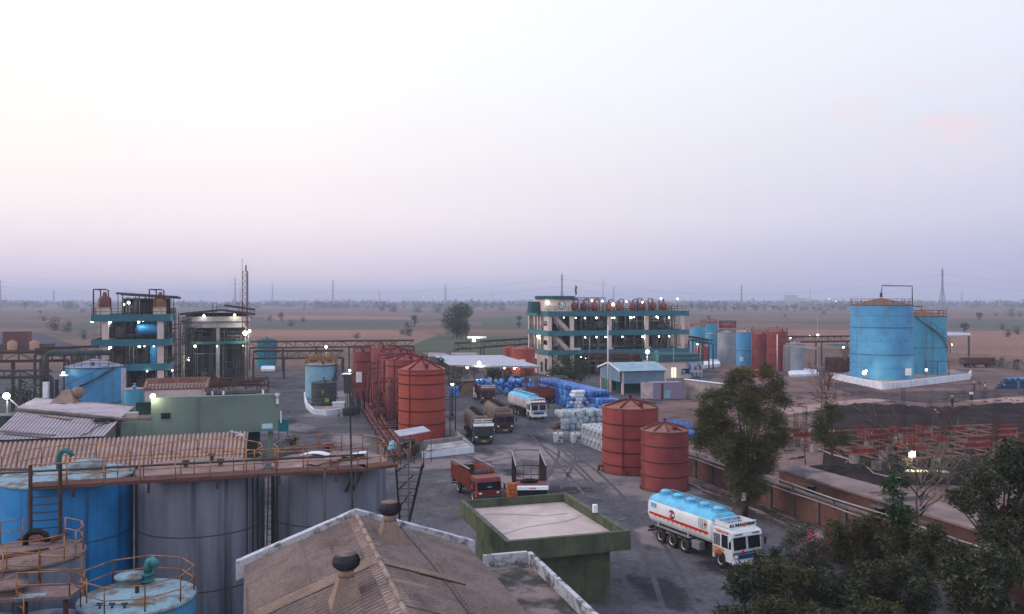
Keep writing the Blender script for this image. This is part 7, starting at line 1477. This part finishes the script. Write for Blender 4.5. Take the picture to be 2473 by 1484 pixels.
for i in range(9): solo('timber_rail', MB().bar(FPd(3.6*i-.1,-.3,1.0),FPd(3.6*i-.1,18.8,1.0),.09,.13), timber, 'pinkish timber rail running away through the foundation works', 'timber', group='timber rails running away through the works')
for j in range(6):
    for i in range(9):
        if (i*7+j*3) % 5 == 1: continue
        p = FPd(3.6*i-.6,3.7*j+.1); b = MB(); 
        b.box(-.35,.35,-.35,.35,0,.9); o = thing('rebar_column', f'rebar cage on a concrete stub in the {rows[j]} line of the foundation works', 'rebar column', p, R_(14), 'rebar columns of the foundation works'); b.build('stub', conc if rg.random() < .5 else conc_dk, o); b = MB(); hh = rg.uniform(3.0,4.4)
        for k in range(8): a = 2*PI*k/8; b.cyl((.28*math.cos(a),.28*math.sin(a),.7),(.28*math.cos(a)+rg.uniform(-.06,.06),.28*math.sin(a),hh+rg.uniform(-.25,.25)),.016,n=4)
        for k in range(9): z = 1+.32*k; b.tube([(.29*math.cos(2*PI*q/8),.29*math.sin(2*PI*q/8),z) for q in range(8)],.014,4,True)
        b.build('rebar_cage', rebar_m, o)
for i in range(40): p = FPd(rg.uniform(-1,30),rg.choice((-.4,3.3,7,10.7,14.4))); solo('prop', MB().bar((0,0,0),(0,0,1.1),.09), timber, 'short timber prop under the front shuttering', 'prop', p, group='timber props under the shuttering')
for i in range(14): p = G(rg.uniform(1960,2470), rg.uniform(968,985)); b = MB(); [b.cyl((.2*c,.2*s,0),(.2*c,.2*s,2.6),.02,n=4) for c in (-1,1) for s in (-1,1)]; solo('rebar_column', b, rebar_m, 'thin rebar starter bars standing on the dirt behind the soil bank', 'rebar column', p, group='starter bars behind the soil bank')
b = MB(); b.tube([G(1958,1080)+Vector((0,0,.1)), G(2010,1100)+Vector((0,0,.1)), G(2070,1118)+Vector((0,0,.12))],.09,6).tube([G(2085,1122)+Vector((0,0,.1)), G(2110,1146)+Vector((0,0,.1)), G(2150,1155)+Vector((0,0,.1)), G(2180,1158)+Vector((0,0,.1))],.07,6); solo('hose', b, mat('pale_hose', L(.34,.28,.27)), 'pale hose lying along the edge of the excavation', 'hose')
for u, v, lab in ((1965,1066,'pale concrete block left of the foundation works'),(2004,1070,'pale concrete stub beside the dark casuarina trunk'),(1897,1058,'little pale block shed behind the big casuarina')): solo('concrete_block', MB().box(-.55,.55,-.5,.5,0,1.5), conc, lab, 'block', G(u,v))
t = thing('work_lamp', 'site lamp glaring on the ground at the front of the foundation works', 'lamp', FPd(2.6,-1.2)); MB().bar((0,0,0),(0,0,1.5),.07).bar((-.4,0,0),(0,0,.6),.05).bar((.4,0,0),(0,0,.6),.05).build('stand', steel, t); MB().box(-.32,.32,-.12,.12,1.4,2.0).build('housing', white_p, t); light(t,(0,-.5,1.5),260,(1,.97,.5)); MB().box(-.25,.25,-.15,-.125,1.42,1.6).build('bulb', lamp_y, t)
solo('pale_board', MB().box(-2.2,2.2,-.6,.6,.05,.14), mat('pale_board_m', L(.3,.3,.22)), 'pale board lit by the site lamp', 'board', FPd(3.4,-2.2,0), R_(-4))
GH = 'blue black drums stacked at the right edge'
dstk = G(2412,940); rg = random.Random(3); dkd = mat('dark_blue_drum', L(.02,.05,.10), L(.03,.09,.17), .6, rough=.5, fine=.2); dko = MB().lathe(DP,10).build('plastic_drum', dkd); DM['d'] = dko.data; bpy.data.objects.remove(dko)
for r in range(4):
    for k in range(11-r): drum('d' if rg.random() < .8 else 'l', dstk+Vector((.62*(k+r*.5)+.25*r, .1*k, .3+.52*r)), (-PI/2,0,.15), 'dark drum lying in the stack at the right edge', GH)
# ---------------------------------------------------------------- people
skin_m = mat('skin', L(.17,.085,.055), fine=0); hair_m = mat('hair', L(.012,.010,.010), fine=0)
def chain_mesh(name, chains, m, parent, sub=1):
    """one continuous skinned surface grown from connected joints: [(points, radii, index of the vertex it starts from)]"""
    vs, es, rs = [], [], []
    for pts, rad, root in chains:
        prev = root
        for p, r in zip(pts, rad):
            vs.append(p); rs.append(r)
            if prev is not None: es.append((prev, len(vs)-1))
            prev = len(vs)-1
    me = bpy.data.meshes.new(name); me.from_pydata(vs, es, []); o = bpy.data.objects.new(name, me); COL.objects.link(o)
    o.modifiers.new('s','SKIN'); sk = me.skin_vertices[0].data
    for i, r in enumerate(rs): sk[i].radius = (r[0], r[1]) if isinstance(r, tuple) else (r, r)
    sk[0].use_root = True
    sb = o.modifiers.new('d','SUBSURF'); sb.levels = sb.render_levels = sub
    bpy.context.view_layer.update(); n = bpy.data.meshes.new_from_object(o.evaluated_get(bpy.context.evaluated_depsgraph_get())); bpy.data.objects.remove(o); n.materials.clear(); n.materials.append(m); n.polygons.foreach_set('use_smooth', [True]*len(n.polygons)); n.name = name
    q = bpy.data.objects.new(name, n); COL.objects.link(q); q.parent = parent; return q
def person(label, loc, rz, shirt, trousers, helmet=None, pose='stand', group=None):
    t = thing('person', label, 'person', loc, rz, group); bend = .9 if pose == 'bend' else 0; st = .22 if pose == 'walk' else .06
    hip = Vector((0,0,.92 if not bend else .86)); up_ = Vector((0,math.sin(bend),math.cos(bend))); P = lambda s, x=0, f=0: hip+up_*s+Vector((x,f,0))
    hd = P(.70)+Vector((0,.02,.0)); arms = [(.26,.05,.02),(-.26,-.05,.05)] if not bend else [(.22,.1,-.1),(-.22,.12,-.1)]
    body = [([tuple(P(0)),tuple(P(.22)),tuple(P(.42)),tuple(P(.55)),tuple(hd)+(),],[(.14,.10),(.13,.09),(.17,.10),(.055,.055),(.085,.10)],None)]
    body[0][0].append(tuple(hd+up_*.14)); body[0][1].append((.08,.095))
    idx = 6
    for s in (1,-1):
        a = P(.44); sh = a+Vector((.20*s,0,0)); el = sh+(Vector((.07*s,.02*s*(st>.1),-.28)) if not bend else Vector((.04*s,.12,-.25))); wr = el+(Vector((.02*s,.10,-.24)) if not bend else Vector((0,.1,-.24)))
        body.append(([tuple(sh),tuple(el),tuple(wr),tuple(wr+Vector((0,.03,-.09)))],[.06,.045,.033,.035],2)); idx += 4
    for s in (1,-1):
        kn = Vector((.10*s,.03+st*s*.5,.48)); an = Vector((.11*s,st*s-.02,.08)); body.append(([tuple(hip+Vector((.10*s,0,-.06))),tuple(kn),tuple(an),tuple(an+Vector((0,.14,-.045)))],[.09,.062,.042,(.04,.03)],0))
    chain_mesh('body', body, skin_m, t)
    sp = [([tuple(P(.0)),tuple(P(.22)),tuple(P(.42)),tuple(P(.50))],[(.17,.125),(.16,.115),(.20,.125),(.10,.09)],None)]
    for c in body[1:3]: p0, p1 = Vector(c[0][0]), Vector(c[0][1]); sp.append(([tuple(p0),tuple(p0.lerp(p1,.9)),tuple(p0.lerp(p1,1.0))],[.085,.07,.065],2))
    chain_mesh('shirt', sp, shirt, t)
    tp = [([tuple(P(-.02)),],[(.165,.125)],None)]
    for c in body[3:5]: tp.append(([tuple(Vector(c[0][0])),tuple(Vector(c[0][1])),tuple(Vector(c[0][2])+Vector((0,0,.02)))],[.115,.085,.07],0))
    chain_mesh('trousers', tp, trousers, t)
    hb = MB().ball(hd+up_*.13+Vector((0,-.015,.03)), .115, 12, (.92,1.05,.9)); (hb.lathe([(.15,0),(.15,.02),(.10,.03)],12,hd+up_*.13+Vector((0,.02,.02))).build('helmet', helmet, t) if helmet else hb.build('hair', hair_m, t))
    fb = MB(); f0 = hd+up_*.10
    fb.ball(f0+Vector((0,.105,-.01)),.022,6); fb.build('nose', skin_m, t); eb = MB(); [eb.ball(f0+Vector((.035*s,.092,.02)),.012,6) for s in (1,-1)]; eb.build('eyes', hair_m, t)
    return t
cl = lambda n, *c: mat(n, L(*c), rough=.9, fine=.1, fscale=8)
white_sh, navy_tr, dark_sh, beige_tr, green_sh, yellow_h, white_h, ochre_sh = cl('white_shirt',.62,.62,.64), cl('navy_trousers',.02,.022,.035), cl('dark_shirt',.03,.03,.04), cl('beige_trousers',.2,.15,.12), cl('green_shirt',.03,.14,.09), mat('yellow_helmet', L(.6,.42,.08), rough=.4, fine=0), mat('white_helmet', L(.7,.68,.6), rough=.4, fine=0), cl('ochre_shirt',.24,.17,.10)
for u, v, rz, a, c, hl, po, lab in ((2353,946,1.2,dark_sh,navy_tr,white_h,'stand','person in dark clothes and pale helmet standing left of the drum stack'),(2366,942,2.4,dark_sh,beige_tr,None,'stand','person in dark shirt behind the one in a pale helmet'),(2379,947,-2.0,white_sh,beige_tr,None,'stand','person in a white shirt facing the drum stack'),(2346,985,2.6,white_sh,navy_tr,None,'walk','person in a white shirt walking on the soil bank'),
     (2271,1014,1.0,ochre_sh,navy_tr,yellow_h,'bend','person in a yellow helmet bending over the shuttering'),(2300,1003,.5,dark_sh,navy_tr,yellow_h,'stand','person in dark clothes and helmet on the soil bank'),(2164,1096,.6,ochre_sh,navy_tr,yellow_h,'stand','person in a helmet beside the tall rebar cage at the lamp'),(2191,1112,-1.2,green_sh,navy_tr,yellow_h,'stand','person in a green shirt and helmet at the front rebar cages'),(2174,1092,2.0,dark_sh,beige_tr,yellow_h,'bend','person bending behind the helmeted one at the lamp')):
    p = G(u,v); p.z = 1.1 if v in (985,1003) else 0; person(lab, p, rz, a, c, hl, po)
# ---------------------------------------------------------------- near trees and shrubs on the right
lf_cas = [mat('casuarina_dark', L(.034,.044,.020), rough=.9, fine=.3, fscale=.7), mat('casuarina_olive', L(.095,.095,.028), rough=.9, fine=.3, fscale=.7), mat('casuarina_brown', L(.075,.072,.034), rough=.9, fine=.3, fscale=.7)]
lf_dk = [mat('shrub_dark', L(.026,.033,.018), rough=.8, fine=.3, fscale=.9), mat('shrub_mid', L(.046,.055,.028), rough=.8, fine=.3, fscale=.9), mat('shrub_grey', L(.078,.080,.056), rough=.8, fine=.3, fscale=.9)]
lf_ol = [mat('olive_shrub', L(.085,.085,.028), rough=.8, fine=.3, fscale=.9), mat('olive_brown', L(.062,.055,.028), rough=.8, fine=.3, fscale=.9), lf_dk[0]]
lf_gr = [mat('fresh_leaf', L(.040,.078,.028), rough=.7, fine=.3, fscale=.9), mat('fresh_leaf_dark', L(.018,.042,.017), rough=.7, fine=.3, fscale=.9)]
def lobe_tree(name, label, cat, X, Y, lobes, mats, leaf, n, trunk, asp=.35, tm=bark, seed=1, extra=None, shell=.3, droop=0, stems=((0,0),), group=None):
    """lobes: (dx, dz, r) with optional depth"""
    rng = random.Random(seed); t = thing(name, label, cat, (X,Y,0), 0, group); b = MB(); k = MB(); zl = min(l[1] for l in lobes); zt = max(l[1] for l in lobes)
    for l in lobes:
        dy = l[3] if len(l) > 3 else rng.uniform(-.8,.8)*l[2]; c = Vector((l[0],dy,l[1])); per = max(30,int(n*l[2]**2))
        for q in range(4): b.leaves(c+Vector((rng.uniform(-.5,.5),rng.uniform(-.5,.5),rng.uniform(-.45,.45)))*l[2], (l[2]*.62,l[2]*.62,l[2]*.58), per//4, leaf, rng, asp, len(mats), shell, droop)
        s = stems[rng.randrange(len(stems))]; k.tube([(s[0],s[1],zl*.6),(s[0]+l[0]*.35,dy*.4,zl*.6+(l[1]-zl*.6)*.55),c], [trunk*.55,trunk*.3,trunk*.08], 5)
    for s in stems: k.tube([(s[0]*.6,s[1],-.1),(s[0],s[1],zl*.5),(s[0]*1.1,0,(zl+zt)*.5)],[trunk,trunk*.85,trunk*.4],8)
    b.build('crown', mats, t); k.build('trunk', tm, t); 
    if extra: extra(t, rng)
    return t
s_ = 30.0                                                            # px per metre at the big casuarina
def bands(t, rng): MB().lathe([(.2,1.35),(.2,2.0)],10,(.02,-.02,0)).build('whitewash_band', white_w, t)
def px_lobes(u0, v0, s, L_): return [((u-u0)/s, (v0-v)/s, r/s) for u, v, r in L_]
lobe_tree('tree', 'big feathery casuarina tree standing by the brick wall in front of the stores', 'tree', XY(1796,70), 70, px_lobes(1796,1250,30,((1848,905,26),(1800,915,30),(1768,925,24),(1750,950,28),(1790,965,40),(1840,955,36),(1872,935,30),(1880,965,28),(1735,990,38),(1700,1010,32),(1712,1045,40),(1760,1030,48),(1815,1015,46),(1865,1010,34),(1880,1050,30),(1742,1090,42),(1800,1080,50),(1850,1085,38),(1870,1060,34),(1765,1130,36),(1805,1140,44),(1845,1130,34),(1830,1175,34),(1790,1180,40),(1810,1200,30),(1692,1070,24),(1775,900,16),(1720,960,22))), lf_cas, .46, 1050, .16, .13, seed=5, extra=bands, shell=.15, droop=.2, stems=((0,0),(.35,.2)))
lobe_tree('tree', 'slim dark casuarina with a tall bare trunk left of the foundation works', 'tree', XY(2010,88), 88, px_lobes(2010,1134,24,((2010,975,22),(1990,1000,26),(2025,1005,26),(2005,1030,34),(1985,1050,26),(2030,1045,26),(2012,1065,22))), lf_cas, .44, 900, .13, .13, seed=6, shell=.15, droop=.2)
def bare_tree(label, X, Y, h, w, m, seed, n=9, r0=.1, twigs=5):
    rng = random.Random(seed); t = thing('bare_tree', label, 'tree', (X,Y,0)); b = MB(); b.tube([(0,0,0),(rng.uniform(-.1,.1)*h*.3,0,h*.3),(rng.uniform(-.1,.1)*h*.4,0,h*.6),(0,0,h*.85)],[r0,r0*.8,r0*.5,r0*.2],7); b.build('trunk', m, t); q = MB()
    def br(p, d, L_, r, dep):
        e = p+d*L_; mid = p.lerp(e,.5)+Vector((rng.uniform(-.1,.1),rng.uniform(-.1,.1),rng.uniform(0,.1)))*L_; q.tube([p,mid,e],[r,r*.8,r*.5],5)
        if dep:
            for _ in range(rng.randint(2,3)): br(mid.lerp(e,rng.random()), (d+Vector((rng.gauss(0,.5),rng.gauss(0,.5),rng.gauss(.1,.4)))).normalized(), L_*rng.uniform(.5,.75), r*.6, dep-1)
    for k in range(n): z = h*rng.uniform(.35,.85); a = rng.uniform(0,6.3); br(Vector((0,0,z)), Vector((math.cos(a),math.sin(a),rng.uniform(.5,1.2))).normalized(), w*rng.uniform(.25,.5), r0*.4, 3)
    q.build('branch', m, t); return t
bare_tree('thin leafless sapling on the dirt between the two casuarinas', XY(1945,92), 92, 5.2, 3.6, bark, 3, 8, .06)
bare_tree('reddish twiggy bare tree behind the slim casuarina', XY(2000,112), 112, 8.5, 6.5, mat('reddish_twig', L(.11,.055,.045), fine=.1), 4, 16, .1)
bare_tree('second reddish leafless bush left of the tall blue tank bund', XY(1985,135), 135, 6.0, 5.5, mat('reddish_twig_light', L(.13,.065,.055), fine=.1), 14, 14, .07)
bare_tree('pale branched leafless tree above the slab roof end', XY(2222,54.5), 54.5, 8.4, 6.2, bark_pale, 7, 12, .13)
# right edge mass
lobe_tree('tree', 'dark broad leaved tree filling the right edge of the picture', 'tree', XY(2420,47), 47, px_lobes(2420,1545,44,((2450,1130,40),(2420,1165,48),(2460,1200,50),(2380,1190,36),(2400,1240,52),(2450,1270,60),(2350,1235,34),(2440,1330,60),(2390,1310,50),(2465,1400,54),(2330,1270,26),(2300,1245,22),(2480,1160,40))), lf_dk, .27, 1000, .22, .5, seed=11, shell=.3)
lobe_tree('tree', 'greyish leaved tree below the dark tree at the right edge', 'tree', XY(2380,42), 42, px_lobes(2380,1590,50,((2390,1345,44),(2340,1360,40),(2310,1380,34),(2360,1400,50),(2420,1410,56),(2320,1420,34),(2450,1360,40),(2400,1455,44),(2290,1335,22),(2330,1450,30))), [lf_dk[1],lf_dk[2],lf_dk[0]], .25, 1000, .2, .55, seed=12, shell=.3)
lobe_tree('tree', 'slender fresh green tree in front of the slab roof', 'tree', XY(2160,55), 55, px_lobes(2160,1424,38,((2155,1190,18),(2140,1200,16),(2180,1195,18),(2160,1225,22),(2150,1260,26),(2180,1265,26),(2160,1300,30),(2195,1310,26),(2150,1340,26),(2185,1350,26))), lf_gr, .32, 480, .09, .5, seed=13, shell=.25)
lobe_tree('shrub', 'rounded olive bush at the foot of the brick wall', 'shrub', XY(2070,57), 57, px_lobes(2070,1369,37,((2070,1275,36),(2030,1290,34),(2110,1285,36),(2050,1310,42),(2100,1320,44),(2125,1310,30),(2075,1345,44),(2030,1335,34),(2120,1350,36))), lf_ol, .22, 1250, .12, .4, seed=14, shell=.35)
def flowers(t, rng):
    b = MB(); 
    for _ in range(50): a = rng.uniform(0,6.3); r = rng.uniform(.3,1.6); b.leaves((r*math.cos(a),-abs(r*math.sin(a))*.8,rng.uniform(1.6,3.3)), (.12,.12,.1), 5, .12, rng, .8)
    b.build('blossom', mat('pink_blossom', L(.50,.06,.14), rough=.7, fine=.1), t)
lobe_tree('shrub', 'dark oleander shrub dotted with pink blossoms beside the tanker cab', 'shrub', XY(1945,54), 54, px_lobes(1945,1404,39,((1945,1300,34),(1910,1310,28),(1975,1310,34),(1930,1340,44),(1975,1350,44),(1990,1380,40),(1920,1385,40),(1905,1350,26))), lf_dk, .25, 1000, .08, .28, seed=15, extra=flowers, shell=.35)
for i, (u, Y, s, base, L_, m, lab) in enumerate((
    (1800,47.5,44,1498,((1760,1382,26),(1795,1385,34),(1840,1368,30),(1870,1345,24),(1815,1425,46),(1860,1410,44),(1780,1430,34)),lf_dk,'dark shrub hiding the front wheels of the white and blue tanker'),
    (1900,46,46,1523,((1870,1375,36),(1910,1385,44),(1950,1400,40),(1890,1450,46),(1940,1455,46)),lf_ol,'brownish olive shrub below the oleander'),
    (2010,46,46,1523,((1985,1400,40),(2030,1410,46),(2060,1390,40),(2010,1450,50),(2065,1445,46)),lf_dk,'dark shrub below the rounded olive bush'),
    (2120,47,45,1505,((2100,1385,44),(2140,1390,44),(2165,1370,36),(2110,1430,48),(2160,1435,44)),[lf_dk[0],lf_ol[1],lf_dk[1]],'tall dark brown shrub at the foot of the slender green tree'),
    (2200,50,42,1459,((2180,1370,34),(2215,1375,34),(2200,1410,40),(2225,1330,24)),lf_dk,'grey green shrub right of the slender green tree'),
    (1760,43.5,48,1560,((1745,1465,30),(1790,1480,36),(1830,1475,36)),lf_dk,'low shrub at the bottom edge beside the tarmac'),
    (1880,42.5,49,1580,((1850,1480,36),(1895,1485,42),(1945,1480,40)),lf_ol,'low olive shrub at the bottom edge, left of centre of the planting'),
    (2010,42,50,1590,((1985,1480,40),(2030,1490,44),(2075,1480,42)),lf_dk,'low dark shrub at the bottom edge in the middle of the planting'),
    (2130,42,50,1590,((2105,1475,42),(2150,1480,44),(2190,1490,36)),lf_ol,'low brown olive shrub at the bottom edge, right of the planting'),
    (2235,51,41,1445,((2215,1290,30),(2250,1300,34),(2280,1315,30),(2240,1345,40),(2275,1370,38)),lf_ol,'olive shrub over the wall foot right of the slender green tree'),
    (2300,49,43,1474,((2285,1330,32),(2320,1340,36),(2300,1385,42),(2335,1400,36),(2290,1440,40)),lf_dk,'dark shrub filling the gap left of the greyish leaved tree'),
    (2225,46,46,1523,((2200,1420,40),(2240,1430,42),(2215,1470,44)),lf_dk,'dark shrub at the bottom edge beside the lane'),
    (1690,0,0,0,(),None,'') if False else (2150,54,39,1404,((2120,1262,24),(2150,1275,30),(2185,1290,28),(2140,1310,34),(2180,1330,32)),lf_ol,'olive shrub climbing the brick wall behind the slender green tree'),
    (1880,49,43,1474,((1870,1436,22),(1878,1425,18)),lf_gr,'small bright green plant among the dark shrubs'),
    (1995,48,44,1490,((1990,1425,22),(2000,1412,18)),lf_gr,'bright green sprig bush below the oleander'))):
    lobe_tree('shrub', lab, 'shrub', XY(u,Y), Y, px_lobes(u,base,s,L_), m, .24, 1050, .08, .45, seed=40+i, shell=.35)
for i, (u, v, w) in enumerate(((700,1082,.9),(712,1076,.7),(2090,1148,1.0))): crown_tree('shrub', ('leafy plant by the column of the sage building','smaller leafy plant beside the sage building','small green weed bush at the slab roof edge')[i], 'shrub', *G(u,v).xy, 1.8*w, 1.6*w, leafA, 240, .22, .05, 6, seed=60+i, zlow=0)
b = MB(); rg = random.Random(70)
for k in range(900):
    p = Vector((rg.uniform(17,34),rg.uniform(42,56),0)); 
    if (p-w0).dot(wn) > -1: continue
    if p.x < 14+ (56-p.y)*.25: continue
    b.leaves(p, (.3,.3,.12), 6, .16, rg, .3, 3)
struct('ground_cover', b, lf_dk, 'stuff')
struct('planting_bed', MB().poly([(14.5,38,.004),(40,38,.004),(w1.x+4,w1.y,.004),(28,54,.004),(22,56.5,.004),(18.5,53.5,.004),(15.2,49,.004)]), soil_m)
struct('driveway', MB().poly([(*G(u,v).xy,.02) for u, v in ((2240,1300),(2330,1330),(2420,1484),(2480,1560),(2200,1560),(2240,1484),(2215,1380))]), mat('greyish_lane', L(.12,.115,.14), L(.08,.075,.09), .4, rough=.95, fine=.15))

b = MB(); rg = random.Random(90)
for k in range(420):
    u, v = rg.uniform(1660,2470), rg.uniform(948,1005) if k % 3 else rg.uniform(1030,1110)
    if v > 1010 and u > 1990: continue
    p = G(u,v); a = rg.uniform(0,3); q = rg.uniform(.1,.5); b.m = rg.randrange(3)
    if k % 2: b.ball(p, q*.6, 6, (1.3,1,.5))
    else: b.bar(p+Vector((0,0,.1)), p+Vector((q*4*math.cos(a),q*4*math.sin(a),.12)), .1)
struct('rubble', b, [soil_m, conc_dk, bark], 'stuff')
for i, (u, v, lab) in enumerate(((1762,988,'scrub bush on the dirt before the cream wall'),(1700,985,'low scrub at the foot of the cream wall'),(1735,1010,'twiggy scrub beside the big casuarina top'),(2165,1150,'dry scrub at the near edge of the excavation'),(2250,1172,'dark scrub clump below the site lamp'),(2330,1165,'dark scrub in front of the right shuttering'),(2420,885,'scrub tree by the far right wall'),(2455,892,'second scrub tree by the far right wall'))):
    crown_tree('shrub', lab, 'shrub', *G(u,v).xy, 2.2+(i%3)*.6, 3.2, lf_dk, 500, .3, .06, 7, seed=200+i, zlow=0)
t = thing('boundary_wall', 'long low dark wall along the far right field edge', 'wall'); p, q = G(2390,884), G(2560,905); MB().bar(p+Vector((0,0,.9)), q+Vector((0,0,.9)), .3, 1.8).build('wall', conc_dk, t)

b = MB(); rg = random.Random(95)
for k in range(60):
    e = rg.random(); u, v = (1985+140*e, 1128+40*e) if k % 2 else (2125+420*e, 1168-14*e)
    p = G(u+rg.uniform(-8,8), v+rg.uniform(-5,5)); b.ball(p-Vector((0,0,.1)), rg.uniform(.5,1.4), 10, (1.3,1,.3))
struct('spoil_mounds', b, soil_m)

b = MB(); rg = random.Random(97)
for k in range(160):
    p = FPd(rg.uniform(-2,31), rg.uniform(-2,19)); a = rg.uniform(0,3); q = rg.uniform(.15,.5); b.m = rg.randrange(4)
    if k % 3: b.bar(p+Vector((0,0,.15)), p+Vector((q*5*math.cos(a),q*5*math.sin(a),rg.uniform(.1,.9))), .09)
    else: b.ball(p, q, 6, (1.3,1,.6))
struct('site_debris', b, [conc_dk, timber, rebar_m, dirt_m], 'stuff')
